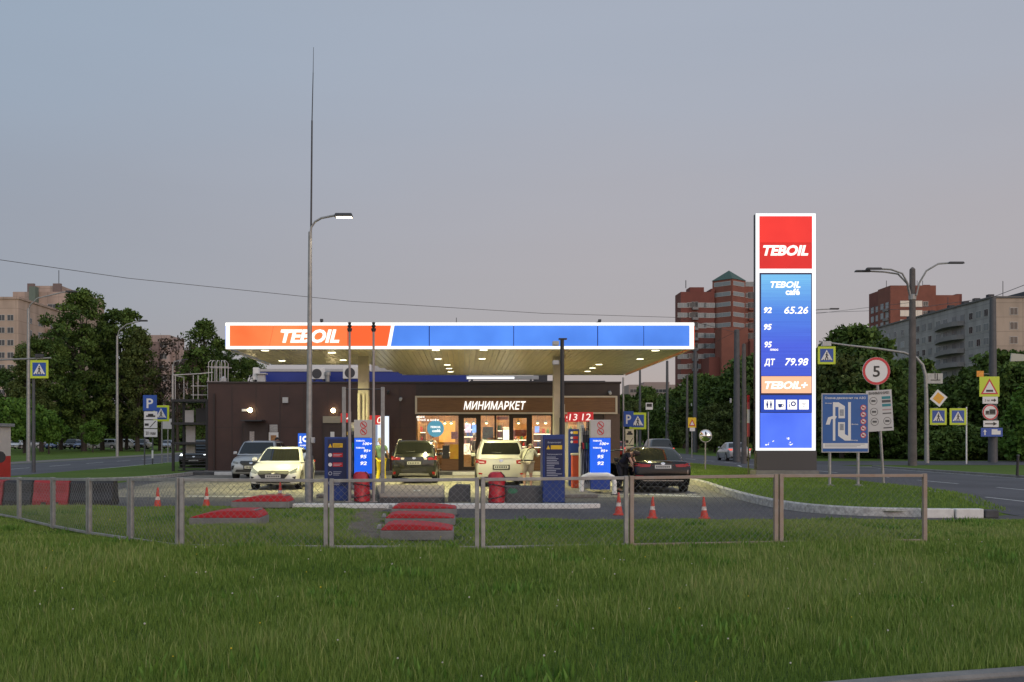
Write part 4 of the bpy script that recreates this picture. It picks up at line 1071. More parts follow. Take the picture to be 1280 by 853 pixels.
for f_ in range(4):
    zz = gz(365,296)-4.2-f_*3.0
    for px in (28,51,66,72,81,88): put(wm2 if px in (66,81) else wm,"window",ap,(gx(px,296),295.96,zz))
for f_ in range(3): MB().box(xr+.01,xr+1.3,266,272.5,gz(374,YL)-5.2-f_*3-1.0,gz(374,YL)-5.2-f_*3-.2).build("balcony",BEIGE2,**AB)
# pale block glimpsed through bare branches
YB = 265.0
pb = thing("panel_block","pale panel block glimpsed through the bare branches beside the shop","apartment block",(gx(205,YB),YB,0))
MB().box(gx(163,YB),gx(212,YB),YB,YB+14,0,gz(419,YB)).box(gx(212.1,YB),gx(246,YB),YB+2,YB+14,0,gz(437,YB)).build("wall",panel_mat("pale_pink_panel",(.40,.31,.28),3.0,2.9),pb,world=True)
for f_ in range(8):
    for px in (170,179,187,196,205): put(wm if px != 196 else wm2,"window",pb,(gx(px,YB),YB-.05,gz(419,YB)-2.5-f_*2.9))
    if f_: 
        for px in (218,226,235): put(wm,"window",pb,(gx(px,YB),YB+1.95,gz(419,YB)-2.5-f_*2.9-1.8))
MB().box(gx(191,YB),gx(200,YB),YB-1.2,YB-.06,4,gz(428,YB)).build("loggia_stack",mat("loggia_brown",(.17,.12,.11),.8,var=.3,scale=.6),pb,world=True)
YF = 430.0
fb = thing("far_block","distant pale long building between the shop corner and the brick tower","apartment block",(gx(820,YF),YF,0))
MB().box(gx(786,YF),gx(850,YF),YF,YF+14,0,gz(481,YF)).box(gx(806,YF),gx(838,YF),YF+2,YF+12,gz(480.9,YF),gz(477.5,YF)).build("wall",mat("far_pale_wall",(.36,.28,.25),.9,var=.08,scale=.1),fb,world=True)
for f_ in range(3):
    for px in range(792,850,9): put(wm2,"window",fb,(gx(px,YF),YF-.05,gz(481,YF)-2.6-f_*3.0))
# red brick block behind the grey one
YR = 330.0
rbk = thing("brick_block","red brick apartment block with pale windows behind the long grey house","apartment block",(gx(1150,YR),YR,0))
RBk = dict(parent=rbk, world=True)
XL = gx(1113,YR)
MB().box(XL,gx(1170,YR),YR,YR+10,0,gz(357,YR)).build("wall",BRICKL,**RBk)
MB().box(XL+.6,gx(1150,YR),YR+10,YR+19,0,gz(366,YR+15)).build("wall",BRICK,**RBk)
MB().box(gx(1170.1,YR),gx(1203,YR),YR+2,YR+18,0,gz(368,YR)).build("wall",BRICKL,**RBk)
MB().box(gx(1203.1,YR),gx(1210,YR),YR+4,YR+18,0,gz(365.5,YR)).build("wall",BRICK,**RBk)
MB().box(gx(1160,YR),gx(1168,YR),YR+3,YR+8,gz(357,YR)+.003,gz(354.5,YR)).build("roof_house",BRICK,**RBk)
for px in (1116,1155,1162): MB().cyl((gx(px,YR),YR+5,gz(357,YR)),(gx(px,YR),YR+5,gz(348,YR)),.09).build("antenna",DARKST,**RBk)
GL_PAINTED_SKY = mat("painted_sky_reflection_glass",(.62,.58,.50),.25,spec=.8)  # pale base colour paints the sky's reflection into the panes
wl = window_mesh("window",3.0,2.0,GL_PAINTED_SKY,FR_W); wt = window_mesh("balcony_glazing",2.4,2.0,GL_M,FR_G)
for f_ in range(7):
    zz = gz(380,YR)-f_*3.0
    for px in (1131,1147): put(wl,"window",rbk,(gx(px,YR),YR-.05,zz))
    put(wm,"window",rbk,(gx(1157,YR),YR-.05,zz)); put(wm,"window",rbk,(gx(1190,YR),YR+1.95,zz-2))
    for y in (YR+2.5,YR+6.5): put(wt,"window",rbk,(XL-.05,y,zz-.2),-math.pi/2)
    for y in (YR+12,YR+16): put(wt,"window",rbk,(XL+.55,y,zz-.2),-math.pi/2)
    MB().box(XL-1.0,XL-.1,YR+1.2,YR+3.8,zz-2.2,zz-1.35).build("balcony",BALC,**RBk)
# long grey house running away along the main road
gh = thing("panel_house","long grey panel house with curved balcony stack and beige end wall","apartment block",(110,217,0))
GB = dict(parent=gh, world=True); HT = 31.0
MB().box(110,124,217.1,300,0,HT).build("wall",GREYW,**GB)
MB().box(110.003,123.9,216.6,217.097,0,HT-.1).build("end_wall",panel_mat("beige_end_wall",(.40,.325,.26),6.0,3.0),**GB)
MB().box(109.7,124.2,216.4,300.2,HT,HT+.35).build("parapet",mat("grey_parapet",(.13,.125,.125),.8),**GB)
MB().box(119,124,218,232,HT+.353,HT+2.0,.3,3).build("roof_house",ROOFD,**GB)
for y in (222,228,233,240,250,262): MB().box(112,113.2,y,y+1.2,HT+.353,HT+1.5).build("chimney",ROOFD,**GB)
for y in (220,245): MB().cyl((114,y,HT+.3),(114,y,HT+4.0),.07).build("antenna",DARKST,**GB)
w1 = window_mesh("window",1.7,1.6,GL_D,FR_W); w2 = window_mesh("window",2.4,1.6,GL_M,FR_W); w3 = window_mesh("window",1.9,1.6,GL_M,FR_G)
random.seed(4)
for f_ in range(5):
    zz = HT-2.8-f_*3.0
    y = 219.0; c_ = 0
    while y < 296 and c_ < 18:
        if not (228 < y < 243): put(random.choice((w1,w1,w2,w3)),"window",gh,(109.96,y,zz),-math.pi/2)
        y += 3.3 if y < 250 else 4.4; c_ += 1
    for y in (229.5,233.4,237.6,241.2): put(w2 if y > 236 else w3,"window",gh,(109.96,y,zz),-math.pi/2)
    # rounded balcony slab and parapet
    pts = [(109.9,228.5),(108.6,228.9),(107.9,230.5),(107.7,233),(107.9,236),(108.5,238.5),(109.9,243)]
    if f_: MB().prism(pts,'z',zz+1.35,zz+2.35).build("balcony",BALC,**GB)
    put(w1,"window",gh,(114.5,216.55,zz)); put(w1,"window",gh,(119,216.55,zz))

# ------------------------------------------------------------------ trees
def leaf_mat(name, dark, light):
    m = bpy.data.materials.new(name); m.use_nodes = True
    n = m.node_tree; b = n.nodes["Principled BSDF"]
    b.inputs["Roughness"].default_value = .7; b.inputs["Specular IOR Level"].default_value = .2
    a = n.nodes.new("ShaderNodeAttribute"); a.attribute_name = "tint"
    r = n.nodes.new("ShaderNodeMixRGB"); r.inputs[1].default_value = (*dark,1); r.inputs[2].default_value = (*light,1)
    n.links.new(a.outputs["Fac"], r.inputs[0]); n.links.new(r.outputs[0], b.inputs["Base Color"])
    return m
LEAF = leaf_mat("leaf_dark",(.032,.064,.012),(.10,.165,.034))
LEAFB = leaf_mat("leaf_bright",(.045,.105,.013),(.10,.20,.03))
LEAFO = leaf_mat("leaf_olive",(.038,.060,.014),(.11,.145,.040))
LEAFT = leaf_mat("leaf_sparse",(.045,.034,.026),(.085,.070,.045))
BARK = mat("bark",(.045,.037,.03),.9,var=.3,scale=2)
def cards(name, P, size, rng, m, tint, aspect=.6):
    """Many small leaf-sized quads as one mesh."""
    n = len(P)
    a = rng.normal(size=(n,3)); a /= np.linalg.norm(a,axis=1)[:,None]
    c = rng.normal(size=(n,3)); c -= a*(a*c).sum(1)[:,None]; c /= np.linalg.norm(c,axis=1)[:,None]
    s = (size*rng.uniform(.6,1.35,n))[:,None]
    v = np.empty((n,4,3)); u, w_ = a*s, c*s*aspect
    v[:,0] = P-u; v[:,1] = P+w_; v[:,2] = P+u; v[:,3] = P-w_
    me = bpy.data.meshes.new(name)
    me.vertices.add(n*4); me.vertices.foreach_set('co', v.reshape(-1).astype(np.float32))
    me.loops.add(n*4); me.loops.foreach_set('vertex_index', np.arange(n*4,dtype=np.int32))
    me.polygons.add(n); me.polygons.foreach_set('loop_start', np.arange(0,n*4,4,dtype=np.int32))
    try: me.polygons.foreach_set('loop_total', np.full(n,4,dtype=np.int32))
    except Exception: pass
    at = me.attributes.new("tint",'FLOAT','POINT'); at.data.foreach_set('value', np.repeat(tint,4).astype(np.float32))
    me.update(calc_edges=True); me.validate()
    me.materials.append(m)
    return me
def crown_points(rng, h, r, base, shape, nclump, per, cr):
    C = []
    ph = rng.uniform(0,6.28,6)
    while len(C) < nclump:
        u = rng.uniform(0,1); th = rng.uniform(0,6.28)
        if shape == 'tall': env = r*math.sin(math.pi*min(1,(u*.9+.08)))**.6*(1-.35*u)
        elif shape == 'cone': env = r*(1-u)**.7+.3
        elif shape == 'round': env = r*math.sqrt(max(0,1-(2*u-1)**2))
        else: env = r*math.sin(math.pi*(.12+.83*u))**.7
        env *= 1+.28*math.sin(2*th+ph[0]+4*u)+.16*math.sin(3*th+ph[1]-7*u)+.10*math.sin(5*th+ph[2]+9*u)
        q = rng.uniform(0,1)**.45*env
        C.append((q*math.cos(th), q*math.sin(th), base+(h-base)*u))
    C = np.array(C)
    tint_c = np.clip(rng.normal(.45,.28,len(C)),0,1)
    rad = cr*rng.uniform(.6,1.4,len(C))
    dirs = rng.normal(size=(len(C),per,3)); dirs /= np.linalg.norm(dirs,axis=2)[:,:,None]
    dd = dirs*(rng.uniform(.15,1,(len(C),per))**.6)[:,:,None]*rad[:,None,None]
    dd[:,:,2] *= .7
    P = (C[:,None,:]+dd).reshape(-1,3)
    t_ = np.clip(np.repeat(tint_c,per)+rng.normal(0,.15,len(P)),0,1)
    return C, P, t_
def tree(label, h, r, base, shape, seed, m, nclump, per, cr, leaf, trunk_r, group=None, name="tree", sparse=False):
    rng = np.random.default_rng(seed); random.seed(seed)
    t = thing(name, label, "tree", (0,0,0), 0, group)
    C, P, ti = crown_points(rng,h,r,base,shape,nclump,per,cr)
    P = P[P[:,2] > .15] if True else P
    ti = ti[:len(P)]
    me = cards("crown", P, leaf, rng, m, ti)
    o = bpy.data.objects.new("crown", me); COL.objects.link(o); o.parent = t
    b = MB(); lean = random.uniform(-.03,.03)*h
    b.tube([(0,0,-.1),(lean*.2,0,h*.15),(lean*.5,.1,h*.4),(lean*.8,.1,h*.65),(lean,.0,h*.9)],[trunk_r*1.25,trunk_r,trunk_r*.75,trunk_r*.45,trunk_r*.12],8)
    pick = rng.choice(len(C), min(len(C), 26 if sparse else 22), replace=False)
    for k in pick:
        c = C[k]; z0 = max(base*.7, c[2]*.62); f = z0/h
        b.tube([(lean*f,.05,z0),(c[0]*.45,c[1]*.45,z0+(c[2]-z0)*.6),tuple(c)],[trunk_r*.35,trunk_r*.2,trunk_r*.05],5)
        if sparse:
            for _ in range(3):
                e = c+rng.normal(size=3)*r*.28; b.tube([tuple(c*.7+np.array((0,0,c[2]*.3))),tuple(c),tuple(e)],[trunk_r*.12,trunk_r*.08,trunk_r*.03],4)
    b.build("trunk", BARK, t, smooth=True)
    return t
def at(t, px, Y, s=1.0, rz=0.0, z=0.0):
    t.location = (gx(px,Y),Y,z); t.scale = (s,s,s); t.rotation_euler = (0,0,rz); return t
G1 = "tall trees in the row beyond the side road"
A1 = tree("tallest dark tree with a ragged top standing before the pale apartment block",21.5,5.2,3.2,'broad',1,LEAF,165,110,1.0,.21,.34,G1)
at(A1,105,140)
A2 = tree("broad dark tree beside the tallest one over the parked cars",19.5,5.0,3.0,'broad',2,LEAF,150,110,1.0,.21,.32,G1); at(A2,150,146)
A3 = tree("dark tree with drooping branches by the bent street lamp",17.5,4.2,2.6,'tall',3,LEAFO,140,100,.95,.20,.30,G1); at(A3,172,140,.92)
A4 = tree("dark green tree in front of the pale block beside the straight street lamp",16.5,5.0,2.8,'broad',4,LEAF,140,105,1.0,.20,.3,G1); at(A4,52,136,.9)
trees_src = [A1,A2,A3,A4]
def more(src, px, Y, s, rz, lab, group=None):
    c = copy_tree(src); at(c,px,Y,s,rz); c['label'] = lab
    if group: c['group'] = group
    return c
more(A4,10,150,.70,1.3,"dark tree at the picture's edge below the pale apartment block")
more(A2,76,158,.93,2.1,"dark tree filling the gap behind the tallest tree",G1)
more(A3,128,152,1.02,.7,"slim dark tree squeezed behind the two broad ones",G1)
more(A4,158,160,.80,2.9,"lower dark tree behind the drooping one",G1)
more(A3,33,128,.72,3.3,"small slim tree close to the straight street lamp",G1)
B1 = tree("bare looking tree with thin brown branches before the panel block",15.5,3.8,4.5,'broad',7,LEAFT,70,16,1.0,.20,.22,None,sparse=True); at(B1,222,140)
more(B1,200,150,1.05,2.0,"second bare looking tree by the panel block, nearer to the dark drooping tree")
more(B1,236,150,.9,4.0,"third bare looking tree, hiding behind the stair tower")
B2 = tree("dark ragged tree rising behind the stair tower of the shop",17.4,4.2,2.4,'tall',18,LEAF,120,95,.95,.20,.24,None); at(B2,254,142)
more(A2,284,150,.80,1.0,"round dark tree above the roof cage of the shop")
more(A4,306,158,.84,4.0,"dark tree rising behind the canopy's orange corner")
more(A3,268,160,.80,4.4,"slim dark tree behind the ragged one by the roof cage")
# low bright trees under the crowns
C1 = tree("low round bright green tree behind the booth",5.8,2.1,1.9,'round',11,LEAFB,90,46,.75,.19,.12,"low bright trees in the verge",name="small_tree"); at(C1,9,112)
for px, Y, s, lb in ((61,116,.80,"low round bright green tree next to the dark sign post"),(116,130,.66,"low bright green tree beneath the tallest tree"),(30,122,1.05,"low bright green tree behind the straight street lamp")):
    more(C1,px,Y,s,px*.1,lb,"low bright trees in the verge")
more(A1,172,235,.42,1.1,"far tree closing the gap behind the drooping tree"); more(A2,210,240,.36,1.9,"far low tree before the panel block"); more(A4,240,230,.5,.4,"far tree behind the stair tower")
# trees behind the main road
D1 = tree("wide dark street tree beyond the main road mast",9.2,4.4,1.6,'broad',21,LEAF,170,52,1.0,.25,.22,"dark trees lining the far side of the main road")
D2 = tree("olive dark street tree beyond the main road",8.4,3.8,1.2,'round',22,LEAFO,150,52,.95,.24,.2,"dark trees lining the far side of the main road")
D3 = tree("tall dark street tree beyond the main road",11.0,4.2,1.6,'broad',23,LEAF,190,52,1.05,.26,.24,"dark trees lining the far side of the main road")
first = {id(D1):True, id(D2):True, id(D3):True}
rows = [(1052,92,.95,D2),(1075,96,1.0,D1),(1100,90,.9,D1),(1126,98,1.0,D2),(1165,94,.85,D1),(1192,98,.82,D2),(1222,92,.85,D1),(1250,96,.80,D3),(1276,88,.78,D3),(1300,94,.95,D1),(1030,110,1.05,D3),(1064,122,1.2,D3),(1010,118,1.05,D1),(1092,125,1.2,D1),(1140,125,1.0,D3),(1206,118,.9,D2),(985,118,.9,D2),
        (944,135,1.10,D3),(925,130,1.05,D1),(905,142,1.0,D3),(888,150,1.0,D1),(872,165,1.0,D3),(855,178,.95,D1),(838,190,.95,D3),(820,200,.93,D1),(806,215,1.0,D3),(790,205,.95,D2),(778,220,1.0,D3),(915,118,.8,D2),(893,128,.78,D2),(866,150,.8,D2),(960,120,1.0,D2),(846,240,1.2,D1)]
rv = random.Random(6)
for i, (px, Y, s, src) in enumerate(rows):
    s *= rv.uniform(.80,1.16)
    grp = "dark trees lining the far side of the main road"
    lab = "dark leafy tree in the row behind the road signs and the tilted notice board" if px > 975 else "dark leafy tree in the row between the shop corner and the price pylon"
    if first[id(src)]:
        first[id(src)] = False; at(src,px,Y,s,i*1.3); src['label'] = lab
        c = src
    else:
        c = more(src,px,Y,s,i*1.3,lab,grp)
    c['group'] = grp+(" by the signs" if px > 975 else " by the pylon")
# bushes under them
K1 = tree("low dark bush at the foot of the road side trees",2.3,2.4,.0,'round',31,LEAF,80,44,.6,.16,.05,"dark bushes under the road side trees",name="bush")
K1['category'] = "bush"
first_b = True
for i, (px, Y, s) in enumerate([(1180,84,1.0),(1198,86,1.1),(1218,85,1.0),(1248,87,1.05),(1270,84,1.25),(1160,88,.9),(1120,90,.8),(1100,92,.9),(1075,95,1.0),(1048,96,1.0),(1290,86,1.3),(1025,104,1.0),(1140,90,.9)]):
    c = K1 if first_b else more(K1,px,Y,s,i*1.1,"low dark bush at the foot of the trees behind the road signs","dark bushes under the road side trees")
    if first_b: at(K1,px,Y,s,0); K1['label'] = "low dark bush at the foot of the trees behind the road signs"; first_b = False
K2 = tree("tall bright green bush at the picture's far edge beside the sign stack",4.6,1.5,.2,'tall',33,LEAFB,70,44,.6,.17,.06,None,name="bush"); K2['category'] = "bush"; at(K2,1281,78,1.15)

# far woods closing the horizon: one mass nobody could count
rng = np.random.default_rng(77)
C = []
for _ in range(1500):
    x = rng.uniform(-420,420); y = 400+abs(rng.normal(0,40)); C.append((x, y, abs(rng.normal(0,1))*4+1.0+3*math.sin(x*.05)**2))
for _ in range(500):
    x = rng.uniform(-150,-52); C.append((x, 250+rng.uniform(0,20), rng.uniform(.5,8)))
for _ in range(500):
    x = rng.uniform(40,130); C.append((x, 190+rng.uniform(0,20), rng.uniform(.5,6)))
C = np.array(C); per = 26
P = (C[:,None,:]+rng.normal(size=(len(C),per,3))*np.array((2.6,2.2,1.7))).reshape(-1,3)
ti = np.clip(np.repeat(rng.normal(.35,.25,len(C)),per)+rng.normal(0,.1,len(P)),0,1)
keep = P[:,2] > 0; P = P[keep]; ti = ti[keep]
me = cards("far_woods",P,.75,rng,LEAF,ti)
o = bpy.data.objects.new("far_woods",me); COL.objects.link(o); tag(o,"dark wooded belt closing the horizon behind the houses","woods",kind='stuff')

# ------------------------------------------------------------------ cars
from mathutils.bvhtree import BVHTree
PLATE = mat("plate_white",(.55,.55,.53),.5)
LENS = mat("headlamp_lens",(.16,.17,.18),.08,spec=.8,var=.3,scale=7)
TAIL = mat("tail_lens",(.30,.010,.012),.15,var=.25,scale=5)
TAILLIT = emit("lit_tail_lens",(1,.10,.06),1.1)
HEADLIT = emit("lit_headlamp",(.95,1,1),2.6)
RIM = mat("alloy_rim",(.38,.38,.39),.3,.8)
def lerp(a, b, t): return a+(b-a)*t
def car(label, paint, kind, L, W, H, loc, rz=0.0, deco=None, group=None, lit=None, name="parked_car", cat="car", low=False, open_door=False):
    t = thing(name, label, cat, loc, rz, group)
    suv = kind in ("suv", "hatch")
    zn, zh, zb = (.66,.92,.95) if not suv else (.80,1.02,1.06)
    if kind == "hatch": zn, zh, zb = .72,.94,.97
    ztk = zb+.08
    if suv:
        S = [(0,.78,.36,.60),(.012,.90,.27,zn-.10),(.045,.97,.23,zn),(.14,1,.22,lerp(zn,zh,.6)),(.26,1,.22,zh),(.45,1,.22,zb),(.70,1,.22,zb+.02),(.90,.985,.23,zb+.05),(.965,.96,.27,zb+.05),(.99,.92,.32,zb+.0),(1,.86,.38,.86)]
        yw0, yr0, yr1, yw1 = .25, .40, .90, .985
    else:
        S = [(0,.78,.32,.54),(.012,.90,.22,zn-.08),(.045,.97,.19,zn),(.14,1,.18,lerp(zn,zh,.65)),(.27,1,.18,zh),(.45,1,.18,zb),(.65,1,.18,zb+.01),(.82,.995,.19,zb+.05),(.94,.975,.21,ztk),(.975,.95,.25,ztk-.02),(.992,.91,.30,ztk-.09),(1,.84,.36,.74)]
        yw0, yr0, yr1, yw1 = .265, .45, .70, .86
    hw = W/2; vs = []; fs = []
    prof = [(.84,0,0),(.95,.05,0),(.985,.30,0),(1.0,.56,0),(.985,.80,0),(.93,.95,0),(.80,1.0,0),(.40,1.0,.018),(0,1.0,.024)]
    for tt, wf, z0, z1 in S:
        y = -L/2+L*tt
        half = [(hw*wf*a, z0+(z1-z0)*b+c) for a, b, c in prof]
        full = half+[(-x, z) for x, z in reversed(half[:-1])]
        vs += [(x, y, z) for x, z in full]
    n = 17
    for i in range(len(S)-1):
        for k in range(n): fs.append((i*n+k, i*n+(k+1)%n, (i+1)*n+(k+1)%n, (i+1)*n+k))
    fs += [tuple(range(n)), tuple(reversed(range((len(S)-1)*n, len(S)*n)))]
    b = MB(); b.add(vs, fs)
    def ring(z, w_, yf, yr, bf):
        pts = [(-.93*w_,yf+.03),(-.5*w_,yf-bf*.8),(0,yf-bf),(.5*w_,yf-bf*.8),(.93*w_,yf+.03),(w_,yf+.2),(w_*1.01,(yf+yr)/2),(w_,yr-.2),(.93*w_,yr-.03),(.5*w_,yr+bf*.6),(0,yr+bf*.7),(-.5*w_,yr+bf*.6),(-.93*w_,yr-.03),(-w_,yr-.2),(-w_*1.01,(yf+yr)/2),(-w_,yf+.2)]
        return [Vector((x, y, z)) for x, y in pts]
    Y = lambda f: -L/2+L*f
    top = H-.06
    r0 = ring(zb-.03, hw*.955, Y(yw0), Y(yw1), .10)
    r1 = ring(lerp(zb,top,.55), hw*(.875 if suv else .85), lerp(Y(yw0),Y(yr0),.57), lerp(Y(yw1),Y(yr1),.53), .07)
    r2 = ring(top, hw*(.765 if suv else .72), Y(yr0), Y(yr1), .05)
    r3 = ring(H-.012, hw*.62, Y(yr0)+.16, Y(yr1)-.16, .04)
    r4 = ring(H, hw*.3, Y(yr0)+.5, Y(yr1)-.5, .02)
    vv = [p for r_ in (r0,r1,r2,r3,r4) for p in r_]; m = 16; ff = []
    for i in range(4):
        for k in range(m): ff.append((i*m+k, i*m+(k+1)%m, (i+1)*m+(k+1)%m, (i+1)*m+k))
    ff.append(tuple(range(4*m,5*m)))
    b.add(vv, ff)
    # sills and bumpers stay body colour; wheel wells are dark pockets
    body = b.build("body", paint, t, smooth=True)
    bvh = BVHTree.FromPolygons([Vector(v) for v in b.v], [tuple(f) for f in b.f])
    def P(i, v): return lerp(r0[i], r1[i], v/.55) if v < .55 else lerp(r1[i], r2[i], (v-.55)/.45)
    def strip(name, idx, v0, v1, usc, u0=0.0, u1=1.0, shear=0.0):
        g = MB(); rows = 4; cols = len(idx); K = 6
        for a in range(rows+1):
            v = lerp(v0, v1, a/rows)
            pl = [P(i, v) for i in idx]
            for c in range(K+1):
                u = lerp(u0, u1, c/K); u = .5+(u-.5)*usc
                q = u*(cols-1); k = min(int(q), cols-2); p = lerp(pl[k], pl[k+1], q-k)
                e1 = pl[k+1]-pl[k]; e2 = P(idx[k], min(v+.1,1))-P(idx[k], max(v-.1,0))
                nn = e1.cross(e2).normalized()
                cdir = Vector((p.x, p.y-(Y(yr0)+Y(yr1))/2*0, 0))
                if nn.z < 0 : nn = -nn
                g.v.append(tuple(p+nn*.010))
        for a in range(rows):
            for c in range(K): g.f.append((a*(K+1)+c, a*(K+1)+c+1, (a+1)*(K+1)+c+1, (a+1)*(K+1)+c))
        return g.build(name, GLASS, t, smooth=True)
    strip("windscreen", [0,1,2,3,4], .10, .95, .93)
    strip("rear_window", [8,9,10,11,12], .22 if suv else .10, .92, .90)
    for idx in ([5,6,7],[15,14,13]):
        strip("side_window", idx, .10, .90, 1.0, .0, .47); strip("side_window", idx, .10, .90, 1.0, .53, .97)
    def decal(name, pts, m_, side='front', off=.006, parent=t, sub=3):
        B = []
        for i in range(len(pts)):
            a, c = pts[i], pts[(i+1)%len(pts)]
            for k in range(sub): B.append((lerp(a[0],c[0],k/sub), lerp(a[1],c[1],k/sub)))
        cx = sum(p[0] for p in B)/len(B); cz = sum(p[1] for p in B)/len(B)
        mid = [(lerp(cx,p[0],.5), lerp(cz,p[1],.5)) for p in B]
        allp = [(cx,cz)]+mid+B; out = []
        for x, z in allp:
            if side in ('front','back'):
                o_ = Vector((x, -L if side == 'front' else L, z)); dr_ = Vector((0,1 if side == 'front' else -1,0))
            else:
                o_ = Vector((-3 if side == 'neg' else 3, x, z)); dr_ = Vector((1 if side == 'neg' else -1,0,0))
            hit = bvh.ray_cast(o_, dr_)
            p = hit[0] if hit[0] is not None else (Vector((x, (-L/2 if side == 'front' else L/2)*.97, z)) if side in ('front','back') else Vector((-hw if side == 'neg' else hw, x, z)))
            out.append(p-dr_*off)
        nb = len(B); f_ = []
        for k in range(nb):
            k2 = (k+1)%nb
            f_.append((0, 1+k, 1+k2)); f_.append((1+k, 1+nb+k, 1+nb+k2, 1+k2))
        return MB().add(out, f_).build(name, m_, parent)
    # wheels
    rw = .33 if suv else .31
    for f_, ax in ((.185,1),(.805,1)):
        for s in (-1, 1):
            yy = Y(f_); xx = s*(hw-.115)
            wo = MB().lathe([(rw*.6,-.11),(rw*.96,-.11),(rw,-.07),(rw,.07),(rw*.96,.11),(rw*.6,.11)],(0,0,0),20,'x').build("wheel", RUBBER, t, smooth=True); wo.location = (xx, yy, rw)
            rm = MB().lathe([(rw*.15,.0),(rw*.55,.0),(rw*.63,.03)],(0,0,0),16,'x').build("rim", RIM, wo, smooth=True); rm.location = (s*.085,0,0)
            if s < 0: rm.rotation_euler = (0,0,math.pi)
            ang = [2*math.pi*k/18 for k in range(18)]
            decal("wheel_arch", [(yy+math.cos(a)*(rw+.06), max(rw+math.sin(a)*(rw+.06), .24)) for a in ang], BLK, 'neg' if s < 0 else 'pos', .004, sub=1)
    for s in (-1, 1):
        mo = MB().box(-.09,.09,-.06,.07,-.06,.07,.01,.01).build("mirror", paint, t, bevel=.03); mo.location = (s*(hw+.07), Y(yw0)+.42, zb+.06)
        MB().box(-.05-s*.08,.05-s*.08,-.03,.03,-.06,-.01).build("mirror_arm", BLK, mo)
    if not low:
        for s, sd in ((-1,'neg'),(1,'pos')):
            for yy in (Y(.335), Y(.55), Y(.745)):
                decal("door_seam", [(yy-.008,.32),(yy+.008,.32),(yy+.008,zb-.06),(yy-.008,zb-.06)], BLK, sd, .003)
            for yy in (Y(.50), Y(.70)):
                decal("door_handle", [(yy-.09,zb-.17),(yy+.09,zb-.17),(yy+.09,zb-.13),(yy-.09,zb-.13)], paint if kind != "x" else BLK, sd, .03)
    hl, tl = (HEADLIT if lit in ("head",) else LENS), (TAILLIT if lit == "tail" else TAIL)
    D = deco or {}
    k = hw/.9
    for s in (-1, 1):
        decal("headlight", [(s*x*k, z) for x, z in D.get("head", [(.44,zn-.10),(.84,zn-.0),(.84,zn-.08),(.76,zn-.17),(.52,zn-.17)])], hl, 'front', .018, sub=5)
        decal("tail_light", [(s*x*k, z) for x, z in D.get("tail", [(.48,zb-.02),(.86,zb-.0),(.87,zb-.16),(.52,zb-.14)])], tl, 'back', .010)
        if "fog" in D: decal("fog_recess", [(s*x*k, z) for x, z in D["fog"]], BLK, 'front', .008)
        if "reflector" in D: decal("reflector", [(s*x*k, z) for x, z in D["reflector"]], TAIL, 'back', .012)
        if "tail_white" in D: decal("reversing_lamp", [(s*x*k, z) for x, z in D["tail_white"]], mat("clear_lens",(.6,.5,.5),.15), 'back', .016)
    decal("grille", D.get("grille", [(-.42*k,zn-.06),(.42*k,zn-.06),(.40*k,zn-.20),(-.40*k,zn-.20)]), BLK, 'front', .030, sub=5)
    decal("air_intake", D.get("intake", [(-.6*k,.33),(.6*k,.33),(.55*k,.24),(-.55*k,.24)]), BLK, 'front', .022, sub=5)
    decal("rear_valance", D.get("valance", [(-.7*k,.36),(.7*k,.36),(.64*k,.25),(-.64*k,.25)]), BLK, 'back', .006)
    if "bumper" in D: decal("bumper_strip", D["bumper"][0], D["bumper"][1], 'back', .014)
    if "tailtrim" in D: decal("tail_trim", D["tailtrim"][0], D["tailtrim"][1], 'back', .008)
    for sd, zz in (("front", D.get("fplate", .45)), ("back", D.get("rplate", .80))):
        decal("plate_frame", [(-.31,zz-.10),(.31,zz-.10),(.31,zz+.085),(-.31,zz+.085)], BLK, sd, .0145 if sd == 'back' else .034)
        pl = decal("number_plate", [(-.26,zz-.056),(.26,zz-.056),(.26,zz+.056),(-.26,zz+.056)], PLATE, sd, .018 if sd == 'back' else .040)
        for q in range(7): decal("plate_mark", [(-.21+q*.065,zz-.032),(-.168+q*.065,zz-.032),(-.168+q*.065,zz+.032),(-.21+q*.065,zz+.032)], SIGNBLK, sd, .021 if sd == 'back' else .044, parent=pl, sub=1) if not low else None
    decal("badge", [(.075*math.cos(a*.5236), (zn-.09 if "badge" not in D else D["badge"])+.045*math.sin(a*.5236)) for a in range(12)], CHROME, 'front', .040, sub=1)
    decal("badge", [(.07*math.cos(a*.5236), D.get("rbadge", zb-.06)+.045*math.sin(a*.5236)) for a in range(12)], CHROME, 'back', .016, sub=1)
    if D.get("wiper"):
        decal("wiper", [(-.02,zb+.16),(.34,zb+.19),(.34,zb+.205),(-.02,zb+.185)], BLK, 'back', .02)
    if D.get("rails"):
        for s in (-1,1): MB().tube([(s*hw*.72,Y(yr0)+.1,H-.03),(s*hw*.70,Y(yr0)+.3,H+.03),(s*hw*.70,Y(yr1)-.3,H+.03),(s*hw*.72,Y(yr1)-.05,H-.04)],.018).build("roof_rail", D["rails"], t, smooth=True)
    if open_door:
        dm = MB().box(-1.0,.0,-.03,.03,.30,zb-.02).build("open_door", paint, t, bevel=.02); dm.location = (-hw+.02 if open_door < 0 else hw-.02, Y(.55), 0)
        dm.rotation_euler = (0,0,R(-22) if open_door > 0 else R(22))
        if open_door > 0: dm.rotation_euler = (0,0,R(180+22))
        MB().tube([(-1.0,0,zb-.03),(-.72,0,H-.2),(-.3,0,H-.10),(-.02,0,H-.13)],.028).build("window_frame", BLK, dm)
    return t
def paintm(name, c, rough=.22, metal=.0): return mat("paint_"+name, c, rough, metal, coat=.8)
